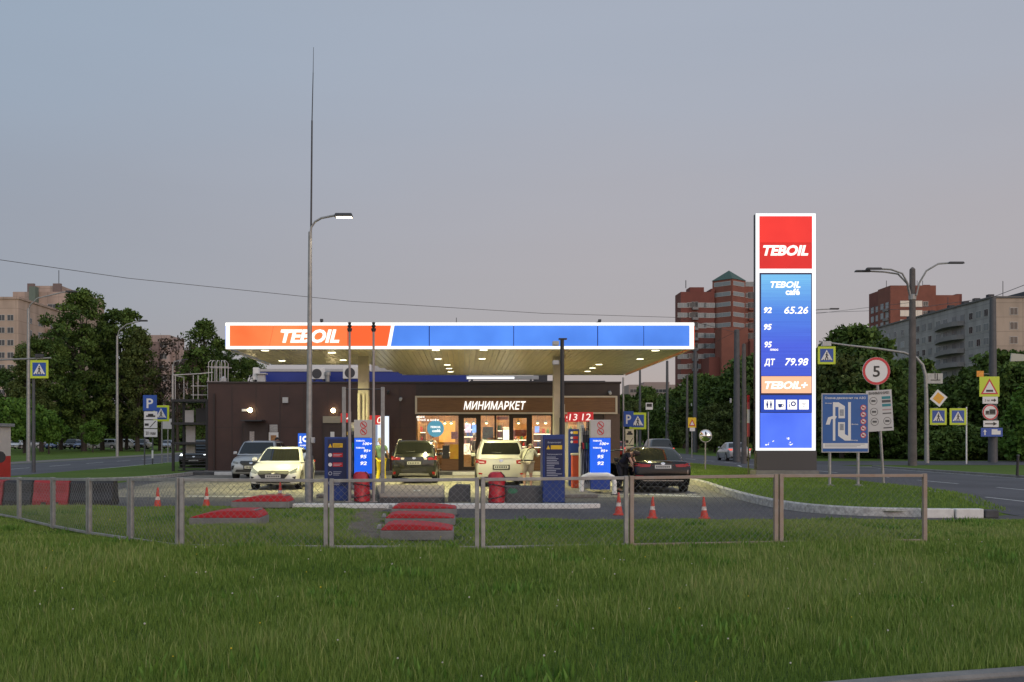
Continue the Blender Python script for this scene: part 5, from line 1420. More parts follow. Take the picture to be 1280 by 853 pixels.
WHITE_P = paintm("white",(.62,.62,.60)); SILV = paintm("silver",(.36,.38,.41),.3,.35); BLACK_P = mat("paint_black",(.004,.004,.005),.16,spec=.35,coat=.15); DARKG = paintm("dark_grey",(.012,.014,.014),.2,.1)
PEARL = paintm("pearl",(.56,.55,.50),.28,.1); LSILV = paintm("light_silver",(.42,.43,.45),.3,.4); BLUE_P = paintm("blue",(.03,.06,.18)); RED_P = paintm("red",(.3,.02,.02))
car("white hatchback parked facing the camera behind the tall lamp pole", WHITE_P, "sedan", 4.3, 1.73, 1.46, (gx(342,35.4),35.3+2.15,.006), 0,
    dict(grille=[(-.50,.66),(.50,.66),(.54,.57),(.36,.35),(-.36,.35),(-.54,.57)], head=[(.50,.60),(.82,.76),(.86,.70),(.82,.60),(.62,.555)], fog=[(.66,.44),(.80,.47),(.78,.36)], intake=[(-.62,.30),(.62,.30),(.56,.24),(-.56,.24)], fplate=.47, badge=.585))
car("silver crossover parked facing the camera by the brown wall", SILV, "suv", 4.4, 1.83, 1.66, (gx(313.5,44),44+2.2,.006), 0,
    dict(grille=[(-.46,.80),(.46,.80),(.48,.72),(.36,.62),(-.36,.62),(-.48,.72)], head=[(.52,.74),(.86,.82),(.86,.74),(.56,.68)], fog=[(.68,.62),(.86,.58),(.84,.42),(.74,.44)], intake=[(-.60,.44),(.60,.44),(.66,.34),(-.66,.34)], fplate=.54, badge=.72))
car("dark grey crossover seen from behind beside the person in yellow trousers", DARKG, "suv", 4.6, 1.81, 1.68, (gx(517.5,40.4),40.4+2.3,.006), math.pi,
    dict(tail=[(.52,1.0),(.88,1.08),(.89,.93),(.56,.92)], tail_white=[(.36,1.0),(.50,1.01),(.50,.93),(.40,.93)], reflector=[(.70,.46),(.82,.46),(.82,.36),(.72,.36)], rplate=.80, bumper=([(-.56,.40),(.56,.40),(.62,.26),(-.62,.26)], mat("silver_skid",(.42,.42,.40),.4,.3)), valance=[(-.8,.60),(.8,.60),(.78,.42),(-.78,.42)], rails=GALV, wiper=True, rbadge=.99))
car("cream white crossover seen from behind at the middle lane with red lamps", PEARL, "suv", 4.5, 1.84, 1.70, (gx(626.5,37.6),37.6+2.25,.006), math.pi,
    dict(tail=[(.52,.96),(.88,1.01),(.90,.86),(.84,.82),(.54,.84)], tail_white=[(.60,.91),(.78,.925),(.78,.885),(.60,.875)], reflector=[(.66,.50),(.80,.52),(.80,.46),(.68,.45)], rplate=.72, valance=[(-.62,.36),(.62,.36),(.58,.30),(-.58,.30)], rails=PEARL, wiper=True, rbadge=.96, bumper=([(-.62,.44),(.62,.44),(.62,.42),(-.62,.42)], GREYP)))
car("black saloon seen from behind with its near side door open beside the blue pump", BLACK_P, "sedan", 5.0, 1.92, 1.47, (gx(829,33.3),33.3+2.5,.006), math.pi,
    dict(tail=[(.36,.92),(.86,.96),(.88,.84),(.40,.84)], rplate=.85, bumper=([(-.66,.42),(.66,.42),(.64,.39),(-.64,.39)], CHROME), valance=[(-.74,.36),(.74,.36),(.70,.26),(-.70,.26)], reflector=[(.58,.56),(.82,.58),(.82,.55),(.58,.53)], rbadge=.955, tailtrim=([(-.34,.90),(.34,.90),(.34,.885),(-.34,.885)], TAIL)), open_door=1)
car("silver saloon driving away on the main road beside the price pylon", LSILV, "sedan", 4.7, 1.80, 1.45, (gx(925,80),82,.012), math.pi+R(-2),
    dict(rplate=.62, tail=[(.56,.94),(.86,.96),(.88,.80),(.60,.82)]), lit="tail", name="driving_car")
car("grey crossover with lit red tail lamps driving away behind the black saloon", DARKG, "suv", 4.6, 1.85, 1.72, (gx(827,80),82,.012), math.pi,
    dict(tail=[(.50,.96),(.90,1.02),(.92,.86),(.54,.86)]), lit="tail", name="driving_car")
car("dark car with lit white headlamps driving behind the black stair tower", BLACK_P, "suv", 4.6, 1.85, 1.66, (gx(241,60),62,.012), R(3),
    dict(head=[(.50,.82),(.88,.88),(.88,.76),(.58,.74)]), lit="head", name="driving_car")
car("red car half hidden beyond the shop corner on the main road", RED_P, "hatch", 4.2, 1.75, 1.5, (gx(773,90),92,.012), math.pi, None, lit="tail", name="driving_car", low=True)
random.seed(11)
cols = [(20,WHITE_P,"hatch","white hatchback parked under the trees behind the red and white booth"),(49,LSILV,"suv","pale car parked under the trees near the street lamp pole"),(67,BLUE_P,"sedan","dark blue saloon parked in the row under the trees"),(83,BLACK_P,"suv","black car parked in the row under the trees"),(102,BLUE_P,"hatch","blue hatchback parked under the trees by the dark trunks"),(117,WHITE_P,"sedan","white saloon parked under the trees between two trunks"),(131,SILV,"suv","large silver car parked under the trees by the bent lamp pole"),(152,WHITE_P,"suv","white crossover parked under the trees next to the bent lamp pole"),(174,WHITE_P,"sedan","white saloon parked under the trees behind the parking sign"),(186,DARKG,"suv","dark crossover parked under the trees behind the parking sign"),(212,LSILV,"sedan","silver saloon parked beyond the parking signs near the grey post")]
for px, pm, kd, lb in cols:
    car(lb, pm, kd, 4.4, 1.78, 1.62 if kd == "suv" else 1.46, (gx(px,168+random.uniform(-4,4)),168,.02), R(random.choice((88,-92,80,-85,4))), None, low=True)

# ------------------------------------------------------------------ people
def skin_mesh(name, nodes, edges, m, parent, root=0, sub=2):
    me = bpy.data.meshes.new(name)
    me.from_pydata([n_[0] for n_ in nodes], edges, [])
    o = bpy.data.objects.new(name, me); COL.objects.link(o)
    s_ = o.modifiers.new("skin", 'SKIN'); s_.use_smooth_shade = True
    for k, n_ in enumerate(nodes):
        r_ = n_[1] if isinstance(n_[1], tuple) else (n_[1], n_[1])
        me.skin_vertices[0].data[k].radius = r_
    me.skin_vertices[0].data[root].use_root = True
    u = o.modifiers.new("sub", 'SUBSURF'); u.levels = sub; u.render_levels = sub
    dg = bpy.context.evaluated_depsgraph_get()
    m2 = bpy.data.meshes.new_from_object(o.evaluated_get(dg))
    bpy.data.objects.remove(o)
    m2.name = name; m2.materials.clear(); m2.materials.append(m)
    o2 = bpy.data.objects.new(name, m2); COL.objects.link(o2); o2.parent = parent
    return o2
SKINM = mat("skin",(.42,.24,.17),.55,var=.08)
def person(label, loc, rz, J, shirt, trousers, hairm, shoes, shorts=False, long_sleeve=False, bulk=1.0):
    """J: joints in metres, the person facing -Y. Body is one skinned surface; clothes and hair are its children."""
    t = thing("person", label, "person", loc, rz)
    V = {k: Vector(v) for k, v in J.items()}
    up = (V['neck']-V['chest']).normalized()
    hd = (V['head']-V['neck']).normalized()
    N = []; E = []; ix = {}
    def add(k, p, r, par=None):
        ix[k] = len(N); N.append((tuple(p), r))
        if par is not None: E.append((ix[par], ix[k]))
    add('pel', V['pelvis'], (.145*bulk,.11)); add('waist', lerp(V['pelvis'],V['chest'],.5), (.135*bulk,.10), 'pel'); add('chest', V['chest'], (.155*bulk,.115),'waist')
    add('neckb', lerp(V['chest'],V['neck'],.75), (.09,.075),'chest'); add('neck', V['neck'], .055,'neckb')
    add('jaw', V['neck']+hd*.09, (.062,.07),'neck'); add('skull', V['head'], (.078,.092),'jaw'); add('top', V['head']+hd*.095, (.05,.06),'skull')
    for s in ('l','r'):
        add('sh'+s, V['sh'+s], .062,'neckb'); add('ua'+s, lerp(V['sh'+s],V['el'+s],.5), .05,'sh'+s); add('el'+s, V['el'+s], .04,'ua'+s)
        add('fa'+s, lerp(V['el'+s],V['wr'+s],.4), .039,'el'+s); add('wr'+s, V['wr'+s], .027,'fa'+s)
        dh = (V['wr'+s]-V['el'+s]).normalized(); side = dh.cross(Vector((0,1,0)));
        side = side.normalized() if side.length > .1 else Vector((1,0,0))
        nrm = dh.cross(side)
        add('pm'+s, V['wr'+s]+dh*.06, (.038,.018),'wr'+s)
        for q, (off, ln) in enumerate(((-.028,.075),(-.01,.088),(.010,.083),(.027,.066))):
            b0 = V['wr'+s]+dh*.095+side*off
            add('f%d%s'%(q,s), b0, .010,'pm'+s); add('g%d%s'%(q,s), b0+dh*ln*.5+nrm*.012, .009,'f%d%s'%(q,s)); add('h%d%s'%(q,s), b0+dh*ln*.85+nrm*.035, .007,'g%d%s'%(q,s))
        add('t0'+s, V['wr'+s]+dh*.045-side*.045, .012,'pm'+s); add('t1'+s, V['wr'+s]+dh*.085-side*.06+nrm*.015, .009,'t0'+s)
        add('hip'+s, V['hip'+s], .10*bulk,'pel'); add('th'+s, lerp(V['hip'+s],V['kn'+s],.45), .083*bulk,'hip'+s); add('kn'+s, V['kn'+s], .058,'th'+s)
        add('cf'+s, lerp(V['kn'+s],V['an'+s],.35), .058,'kn'+s); add('an'+s, V['an'+s], .038,'cf'+s)
        add('to'+s, V['an'+s]+Vector(J.get('toe'+s,(0,-.15,-.045))), (.04,.03),'an'+s)
    body = skin_mesh("body", N, E, SKINM, t)
    # shirt
    n2 = []; e2 = []; jx = {}
    def a2(k, p, r, par=None):
        jx[k] = len(n2); n2.append((tuple(p), r))
        if par is not None: e2.append((jx[par], jx[k]))
    g = 1.14
    a2('hem', lerp(V['pelvis'],V['chest'],-.12), (.165*bulk*g,.135*g)); a2('w', lerp(V['pelvis'],V['chest'],.5), (.15*bulk*g,.12*g),'hem'); a2('c', V['chest'], (.165*bulk*g,.13*g),'w'); a2('n', lerp(V['chest'],V['neck'],.72), (.10*g,.088*g),'c')
    for s in ('l','r'):
        a2('s'+s, V['sh'+s], .078,'n'); a2('u'+s, lerp(V['sh'+s],V['el'+s],.55), .067,'s'+s)
        if long_sleeve: a2('e'+s, V['el'+s], .058,'u'+s); a2('f'+s, lerp(V['el'+s],V['wr'+s],.9), .042,'e'+s)
    skin_mesh("jacket" if long_sleeve else "shirt", n2, e2, shirt, t)
    n2 = []; e2 = []; jx = {}
    a2('p', V['pelvis']+up*.06, (.16*bulk,.128)); 
    for s in ('l','r'):
        a2('h'+s, V['hip'+s], .118*bulk,'p'); a2('t'+s, lerp(V['hip'+s],V['kn'+s],.5), .104*bulk,'h'+s)
        if shorts: a2('k'+s, lerp(V['hip'+s],V['kn'+s],.93), .095,'t'+s)
        else: a2('k'+s, V['kn'+s], .078,'t'+s); a2('c'+s, lerp(V['kn'+s],V['an'+s],.4), .074,'k'+s); a2('a'+s, lerp(V['kn'+s],V['an'+s],.92), .062,'c'+s)
    skin_mesh("shorts" if shorts else "trousers", n2, e2, trousers, t)
    # hair: a cap over the back and top of the skull
    hc = V['head']+hd*.035; g_ = MB(); fw = Vector(J.get('face',(0,-1,0))).normalized()
    for i in range(8):
        for k in range(14):
            th = math.pi*i/7*.62; ph = 2*math.pi*k/14
            a_ = hd*math.cos(th)*.115; c_ = hd.orthogonal().normalized(); d_ = hd.cross(c_)
            p = hc+a_+(c_*math.cos(ph)+d_*math.sin(ph))*math.sin(th)*.098
            p = p-fw*.018*(1-math.cos(th))*2.0
            g_.v.append(tuple(p))
    for i in range(7):
        for k in range(14): g_.f.append((i*14+k, i*14+(k+1)%14, (i+1)*14+(k+1)%14, (i+1)*14+k))
    g_.build("hair", hairm, t, smooth=True)
    # face and ears
    fc = V['head']-hd*.01; rt = hd.cross(fw).normalized()
    for s in (-1,1):
        g_ = MB(); g_.lathe([(0,-.009),(.009,0),(0,.009)],tuple(fc+fw*.088+rt*s*.03+hd*.015),8); g_.build("eye", SIGNBLK, t, smooth=True)
        g_ = MB(); g_.lathe([(0,-.028),(.018,-.01),(.02,.012),(0,.03)],tuple(fc+rt*s*.083),8); g_.build("ear", SKINM, t, smooth=True)
    g_ = MB(); g_.cyl(tuple(fc+fw*.08+hd*.012),tuple(fc+fw*.108-hd*.025),.009,.015,8); g_.build("nose", SKINM, t, smooth=True)
    for s in ('l','r'):
        tv = Vector(J.get('toe'+s,(0,-.15,-.045))); tv.z = 0; tv = tv.normalized() if tv.length else Vector((0,-1,0))
        z0 = V['an'+s].z-.085
        q = V['an'+s]; a_ = q-tv*.07; c_ = q+tv*.19; sd = Vector((-tv.y,tv.x,0))*.045
        g_ = MB(); zz = max(0.0, z0)
        lo = [a_+sd, a_-sd, c_-sd*.8, c_+sd*.8]
        g_.add([(p.x,p.y,zz) for p in lo]+[(p.x,p.y,zz+h_) for p, h_ in zip(lo,(.10,.10,.05,.05))], [(3,2,1,0),(4,5,6,7),(0,1,5,4),(1,2,6,5),(2,3,7,6),(3,0,4,7)])
        g_.build("shoe", shoes, t, bevel=.02)
    return t
STAND = dict(pelvis=(0,0,.95),chest=(0,.0,1.28),neck=(0,-.01,1.50),head=(0,-.03,1.66),shl=(-.19,0,1.42),elr=(.25,.02,1.14),ell=(-.25,.02,1.14),wrl=(-.24,-.10,.92),wrr=(.24,-.10,.92),shr=(.19,0,1.42),hipl=(-.10,0,.90),hipr=(.10,0,.90),knl=(-.10,-.02,.50),knr=(.11,-.02,.50),anl=(-.10,.02,.085),anr=(.12,.02,.085))
HAIRD = mat("dark_hair",(.03,.02,.015),.7); HAIRG = mat("grey_hair",(.25,.23,.20),.8)
J = dict(STAND); J.update(chest=(.03,-.02,1.27), head=(.07,-.04,1.64), face=(.8,.6,0), ell=(-.26,-.05,1.15), wrl=(-.18,-.24,1.02), wrr=(.20,-.22,1.0), knr=(.13,-.05,.50), anr=(.16,.05,.085), anl=(-.13,-.06,.085))
person("person in a green T-shirt and bright yellow trousers standing by the dark crossover", (gx(476.5,40.6),40.6,.012), R(155), J,
    mat("green_shirt",(.13,.22,.13),.8,var=.15), mat("yellow_trousers",(.62,.50,.02),.7,var=.15), HAIRG, mat("brown_shoe",(.09,.05,.03),.6))
# bent over towards the cream crossover, seen from behind
J = dict(STAND); J.update(pelvis=(0,.06,.92),chest=(-.04,-.20,1.20),neck=(-.09,-.36,1.37),head=(-.14,-.47,1.44),face=(-.3,-.9,-.3),shl=(-.24,-.26,1.32),shr=(.14,-.28,1.32),ell=(-.36,-.42,1.14),elr=(.22,-.42,1.10),wrl=(-.42,-.64,1.12),wrr=(.12,-.62,1.05),hipl=(-.11,.06,.88),hipr=(.10,.06,.88),knl=(-.12,.0,.48),knr=(.10,.03,.48),anl=(-.13,.05,.085),anr=(.11,.10,.085))
hd_ = person("person in a pale jacket and beige shorts bending beside the cream crossover", (gx(659,36.6),36.5,.012), R(180), J,
    mat("pale_jacket",(.42,.41,.34),.85,var=.15,scale=9), mat("beige_shorts",(.36,.31,.25),.85,var=.12), HAIRG, mat("pale_shoe",(.45,.43,.38),.6), shorts=True, long_sleeve=True, bulk=1.2)
MB().tube([(-.2,.12,.98),(0,.16,.99),(.22,.12,.98),(.2,-.06,1.02)],.018).build("belt_strap", BLK, hd_)
MB().tube([(-.26,-.24,1.44),(-.02,-.02,1.36),(.16,.12,1.0)],.016).build("bag_strap", BLK, hd_)
# leaning into the black saloon
J = dict(STAND); J.update(pelvis=(0,.05,.93),chest=(.10,-.14,1.16),neck=(.20,-.28,1.27),head=(.28,-.38,1.27),face=(.7,-.6,-.4),shl=(.02,-.32,1.25),shr=(.25,-.12,1.25),ell=(.10,-.42,1.0),elr=(.34,-.22,1.0),wrl=(.16,-.46,.78),wrr=(.40,-.36,.80),knl=(-.08,-.06,.5),anl=(-.1,.04,.085),knr=(.12,.0,.5),anr=(.14,.10,.085),hipl=(-.1,.04,.89),hipr=(.1,.04,.89))
person("person in black leaning towards the open door of the black saloon", (gx(778,33.9),33.9,.012), R(20), J,
    mat("black_shirt",(.012,.012,.013),.8), mat("black_trousers",(.014,.014,.016),.8), HAIRD, BLK, bulk=1.1)
J = dict(STAND); J.update(wrl=(-.16,-.26,1.12), wrr=(.16,-.26,1.12))
person("person in a dark jacket standing behind the silver crossover and white hatchback", (gx(346,48.2),48.2,.012), R(30), J,
    mat("dark_jacket",(.03,.03,.026),.85,var=.2), mat("dark_trousers",(.02,.02,.025),.8), mat("black_hair",(.01,.01,.01),.6), BLK, long_sleeve=True, bulk=1.12)
person("person in a white top inside the shop behind the cafe window", (gx(540,54.2),54.2,.165), R(-20), STAND,
    mat("white_top",(.7,.66,.6),.8), mat("shop_trousers",(.03,.03,.03),.8), HAIRD, BLK)
person("person in dark clothes standing at the counter beyond the first shop door", (gx(593.5,54.1),54.1,.165), R(160), STAND,
    mat("shop_dark_top",(.04,.03,.04),.8), mat("shop_trousers",(.03,.03,.03),.8), HAIRD, BLK)
# ------------------------------------------------------------------ chain-link fence of framed panels
FENCEP = mat("fence_galvanised", (.31,.30,.285), .55, .3, var=.25, scale=5, bump=.15, bscale=60)
FENCER = mat("fence_rusty", (.40,.345,.30), .7, .15, scale=3.5, col2=(.31,.215,.16), var=.12, bump=.3, bscale=50)
WIRE = mat("fence_wire", (.24,.24,.235), .5, .5, var=.2)
fence = thing("fence", "low grey chain link fence of framed panels across the grass", "fence", (0,16.2,0))
posts = [(224,16.2,597),(411,16.0,598.5),(600,15.9,597),(786,16.3,595),(973,16.7,592.5),(1159,17.0,592)]
side = [(224,16.2,597),(163,17.3,597),(111,18.4,597.5),(66,19.8,597),(24,21.7,596.5),(-22,23.8,596)]
def fx(px, Y): return gx(px, Y)
def panel(a, b_, rusty=False, fade=False):
    (pa, Ya, ta), (pb, Yb, tb) = a, b_
    A = Vector((fx(pa,Ya),Ya,0)); B = Vector((fx(pb,Yb),Yb,0))
    za, zb_ = gz(ta,Ya), gz(tb,Yb)
    dd = (B-A).normalized(); A2 = A+dd*.045; B2 = B-dd*.045
    hA, hB = lawn_h(A.x,A.y)-.1, lawn_h(B.x,B.y)-.1
    M = FENCER if rusty else FENCEP
    def rect(p, q, z0p, z1p, z0q, z1q, w_):
        n_ = Vector((-dd.y,dd.x,0))*w_
        return [(p-n_)+Vector((0,0,z0p)),(q-n_)+Vector((0,0,z0q)),(q+n_)+Vector((0,0,z0q)),(p+n_)+Vector((0,0,z0p)),(p-n_)+Vector((0,0,z1p)),(q-n_)+Vector((0,0,z1q)),(q+n_)+Vector((0,0,z1q)),(p+n_)+Vector((0,0,z1p))]
    FS = [(3,2,1,0),(4,5,6,7),(0,1,5,4),(1,2,6,5),(2,3,7,6),(3,0,4,7)]
    for p, z, h in ((A2,za,hA),(B2,zb_,hB)):
        MB().add(rect(p-dd*.032,p+dd*.032,h,z,h,z,.03), FS).build("post", M, fence, world=True, bevel=.006)
    r0_, r1_ = A2+dd*.033, B2-dd*.033
    MB().add(rect(r0_,r1_,za-.058,za-.008,zb_-.058,zb_-.008,.022), FS).build("rail", M, fence, world=True, bevel=.005)
    MB().add(rect(r0_,r1_,.075,.12,.075,.12,.02), FS).build("rail", M, fence, world=True, bevel=.005)
    # mesh: straight diagonal wires clipped to the frame
    g = MB(); Lw = (r1_-r0_).length; z0 = .12; z1 = min(za,zb_)-.062; H_ = z1-z0; st = .105
    k = -int(H_/st)-1
    rr = .0026 if not fade else .0017
    while k*st < Lw+H_:
        for sgn in (1,-1):
            # line u = k*st + sgn*(z - base)
            u0 = k*st; pts = []
            ua, ub = (u0, u0+H_) if sgn > 0 else (u0+H_, u0)
            p, q = (ua, z0), (ub, z1)
            lo, hi = 0.0, 1.0
            du = q[0]-p[0]
            for bound, s in ((0,1),(Lw,-1)):
                f0 = s*(p[0]-bound); f1 = s*(q[0]-bound)
                if f0 < 0 and f1 < 0: lo, hi = 1, 0
                elif f0 < 0: lo = max(lo, f0/(f0-f1))
                elif f1 < 0: hi = min(hi, f0/(f0-f1))
            if hi-lo < .02: continue
            a_ = r0_+dd*(p[0]+du*lo)+Vector((0,0,z0+H_*lo)); c_ = r0_+dd*(p[0]+du*hi)+Vector((0,0,z0+H_*hi))
            off = Vector((-dd.y,dd.x,0))*(.003*sgn)
            g.cyl(a_+off, c_+off, rr, n=3, caps=False)
        k += 1
    g.build("chain_link_mesh", WIRE, fence, world=True, fix=False)
for i in range(5): panel(posts[i], posts[i+1], rusty=i >= 3, fade=i == 4)
for i in range(5): panel(side[i], side[i+1])

# ------------------------------------------------------------------ red topped concrete slabs lying in the grass
def red_slab(pxa, pxb, py_base, hb, hr, lab, flip, depth=.95, group=None, rz=0):
    Y = gy(py_base) if py_base > 590 else 30
    x0, x1 = gx(pxa,Y), gx(pxb,Y); L_ = x1-x0; xm = (x0+x1)/2
    t = thing("concrete_slab", lab, "slab", (xm,Y,.055), rz, group)
    MB().box(-L_/2,L_/2,0,depth,0,hb).build("base", CONC, t, bevel=.015)
    prof = [(-.49,0),(.49,0),(.46,.25),(.30,.62),(.05,.9),(-.12,1),(-.36,1),(-.44,.7),(-.485,.2)] if not flip else [(-.49,0),(.49,0),(.485,.2),(.44,.7),(.40,1),(.1,1),(-.10,.88),(-.32,.5),(-.47,.12)]
    MB().prism([(L_*u, hb+.003+hr*v) for u, v in prof],'y',.01,depth-.01).build("red_top", REDW, t, bevel=.01)
    if flip is False:
        MB().box(-L_/2-.10,-L_/2+.0,depth*.5,depth*.62,hb-.02,hb+.06,.02,.01).build("lifting_bracket", GALV, t, bevel=.01)
    else:
        MB().tube([(L_/2-.2,.2,hb+hr*.9),(L_/2+.02,.1,hb+hr*1.25)],.018).cyl((L_/2-.03,-.01,hb),(L_/2-.03,-.01,hb*.0),.008).build("lifting_bracket", GALV, t)
    return t
red_slab(475,567,680,.165,.10,"red topped concrete slab of the row of three, nearest to the fence",False)
red_slab(481,569,660.5,.135,.085,"red topped concrete slab in the middle of the row of three",False)
red_slab(489,571,647,.135,.085,"red topped concrete slab of the row of three, next to the white island kerb",False)
red_slab(236,325,662,.165,.14,"red topped concrete slab lying alone in the grass with a bent bracket",True)
red_slab(288,362,638,.15,.14,"red topped concrete slab lying at the asphalt edge before the white hatchback",True,.8)
t = thing("concrete_ramp","sloping pinkish paved concrete slab on the pump island before the dark crossover","slab",(gx(515,27.6),27.6,0))
za = .215
b = MB(); b.add([(-.87,0,0),(.86,0,0),(.80,3.4,0),(-1.25,3.4,0),(-.87,0,za-.02),(.86,0,za-.02),(.80,3.4,.36),(-1.25,3.4,.36)],[(3,2,1,0),(4,5,6,7),(0,1,5,4),(1,2,6,5),(2,3,7,6),(3,0,4,7)])
b.build("base", DCONC, t)
MB().add([(-.85,.01,za-.017),(.84,.01,za-.017),(.78,3.38,.363),(-1.22,3.38,.363),(-.85,.01,za+.005),(.84,.01,za+.005),(.78,3.38,.385),(-1.22,3.38,.385)],[(3,2,1,0),(4,5,6,7),(0,1,5,4),(1,2,6,5),(2,3,7,6),(3,0,4,7)]).build("paved_top", mat("pinkish_paving",(.30,.24,.20),.85,var=.25,scale=5,bump=.3), t)
g = MB(); n_ = 16
vs = [(.06+r*math.cos(2*math.pi*i/n_)*1.0, 1.6+r*1.6*math.sin(2*math.pi*i/n_), 0) for r in (.06,.10) for i in range(n_)]
vs = [(x,y,za+.009+(.38-za)*y/3.39) for x,y,z in vs]
g.add(vs,[(i,(i+1)%n_,n_+(i+1)%n_,n_+i) for i in range(n_)]).build("painted_ring", LINE, t, fix=False)
t = thing("concrete_block","dark grey block with a slanted side beside the paved slab","block",(gx(574,27.3),27.3,.1))
MB().prism([(-.31,0),(.30,0),(.30,.43),(-.10,.44),(-.27,.30)],'y',0,.7).build("block", DCONC, t, bevel=.015)
MB().tube([(-.05,.3,.44),(-.05,.3,.5),(.05,.3,.5),(.05,.3,.44)],.012).build("lifting_eye", GALV, t)
t = thing("concrete_block","long dark grey block with a green patch beside the blue board","block",(gx(656,26.8),26.8,.1))
MB().box(-.49,.49,0,.8,0,.42).build("block", DCONC, t, bevel=.015)
MB().add([(-.44+.26*a,-.004,.24+.14*b_) for a, b_ in ((0,.2),(.3,0),(.8,.1),(1,.5),(.75,.95),(.25,1),(.05,.7))],[tuple(range(7))]).build("green_patch", mat("green_patch",(.04,.17,.09),.7,var=.3), t, fix=False)
def bundle(px, pyt, pyb, Y, lab):
    t = thing("wrapped_bundle", lab, "bundle", (gx(px,Y),Y,.1))
    h = gz(pyt,Y)-.1; random.seed(int(px)); vs = []; N_ = 18; prof = [(.15,0),(.205,.03),(.215,h*.3),(.20,h*.5),(.215,h*.72),(.205,h*.9),(.15,h*.985),(.05,h)]
    b = MB()
    for r_, z in prof:
        for k in range(N_):
            a = 2*math.pi*k/N_; q = r_*(1+.08*math.sin(3*a+z*5)+random.uniform(-.05,.05))
            vs.append((q*math.cos(a), q*math.sin(a), z+random.uniform(-.01,.01)*(z > 0)))
    fs = [(i*N_+k,i*N_+(k+1)%N_,(i+1)*N_+(k+1)%N_,(i+1)*N_+k) for i in range(len(prof)-1) for k in range(N_)]+[tuple(range(N_-1,-1,-1)),tuple(range((len(prof)-1)*N_,len(prof)*N_))]
    b.add(vs,fs).build("red_cover", mat("red_film",(.42,.012,.025),.38,var=.3,scale=7,bump=.5,bscale=14), t, smooth=True)
    for z in (h*.2,h*.55):
        MB().tube([(.226*math.cos(a),.226*math.sin(a),z+.05*math.sin(a+z*9)) for a in [2*math.pi*k/20 for k in range(21)]],.014).build("strap", BLK, t)
    MB().tube([(.10,-.1,h),(.2,-.15,h-.1),(.24,-.05,h-.3)],.016).build("strap", BLK, t)
bundle(452,590,632,27.2,"red film wrapped bundle with black straps under the blue pump")
bundle(620.5,590,634,26.7,"red film wrapped bundle with black straps before the cream crossover")

# ------------------------------------------------------------------ traffic cones
def make_cone(lab):
    t = thing("traffic_cone", lab, "cone", (0,0,0), 0, "orange cones along the forecourt edge")
    MB().lathe([(.16,0),(.165,.012),(.15,.03),(.115,.035)],n=16).build("base", mat("cone_base",(.50,.05,.03),.6,var=.15), t, smooth=True)
    MB().lathe([(.115,.035),(.075,.20)],n=16).build("cone", mat("cone_orange",(.55,.048,.025),.5,var=.12), t, smooth=True)
    MB().lathe([(.076,.201),(.058,.285)],n=16).build("reflective_band", mat("cone_white",(.62,.55,.50),.4), t, smooth=True)
    MB().lathe([(.0575,.286),(.026,.50),(.016,.515),(.0,.515)],n=16).build("tip", MATS["cone_orange"], t, smooth=True)
    return t
c0 = make_cone("orange traffic cone beside the end of the black and red barrier row")
cones = [(197,26.4,None),(258,26.6,"orange traffic cone in front of the silver crossover"),(350,29.5,"orange traffic cone behind the red slab before the white hatchback"),(773.5,23.9,"orange traffic cone with white band by the blue pump guard, close to a fence post"),(815.5,22.9,"orange traffic cone with white band in front of the black saloon"),(880.5,22.8,"orange traffic cone standing alone near the island kerb")]
for i, (px, Y, lb) in enumerate(cones):
    c = c0 if i == 0 else copy_tree(c0)
    c.location = (gx(px,Y), Y, .008); c.rotation_euler = (R(random.uniform(-2,2)), R(random.uniform(-2,2)), random.uniform(0,6))
    s_ = (.93 if i >= 4 else 1.0); c.scale = (s_*.84,s_*.84,s_)
    if lb: c['label'] = lb

# ------------------------------------------------------------------ black and red road barriers, booth
def barrier(px0, px1, m, lab, cap=False):
    Y = 27.6
    x0, x1 = gx(px0,Y), gx(px1,Y)
    t = thing("road_barrier", lab, "barrier", ((x0+x1)/2,Y,.0), 0, "black and red barriers in a row by the lawn")
    w_ = (x1-x0)/2-.01
    poly = [(-.30,0),(.30,0),(.30,.14),(.22,.34),(.20,.58),(.14,.66),(-.14,.66),(-.20,.58),(-.22,.34),(-.30,.14)]
    MB().prism(poly,'x',-w_,w_).build("block", m, t, bevel=.025)
    MB().box(-w_*.5,-w_*.2,-.302,-.24,.0,.09).box(w_*.2,w_*.5,-.302,-.24,.0,.09).build("fork_slot", BLK, t)
BARB = mat("barrier_black",(.018,.018,.021),.55,var=.3,scale=4,bump=.3); BARR = mat("barrier_red",(.30,.016,.020),.5,var=.2,scale=4,bump=.2)
barrier(-45,8,BARR,"red road barrier standing under the booth at the end of the row")
barrier(9,44,BARB,"short black road barrier between the two red ones")
barrier(45,90,BARR,"red road barrier between two black ones")
barrier(91,145,BARB,"long black road barrier at the open end of the row")
t = thing("booth","white and red metal booth with grey flat roof at the picture's edge","booth",(gx(-20,39),39,0))
xb = gx(13.5,41.2)-gx(-20,39); h = gz(529,39)
MB().box(-2.2,xb,0,2.2,0,1.07).build("red_panel", mat("booth_red",(.44,.03,.025),.5,var=.1), t, bevel=.01)
b = MB().box(-2.2,xb,0,2.2,1.073,h-.12); b.build("white_panel", mat("booth_white",(.50,.48,.45),.5,var=.08), t)
b = MB()
for k in range(14): b.box(-2.15+k*.24,-2.12+k*.24,-.02,-.001,1.08,h-.14) if -2.12+k*.24 < xb else None
b.build("panel_rib", GREYP, t)
MB().box(-2.35,xb+.12,-.18,2.3,h-.12,h).build("roof", mat("booth_roof",(.22,.23,.24),.5), t, bevel=.01)
MB().disc((gx(0,39)-gx(-20,39),-.006,gz(571.5,39)),.22,n=20).build("black_disc", SIGNBLK, t, fix=False)
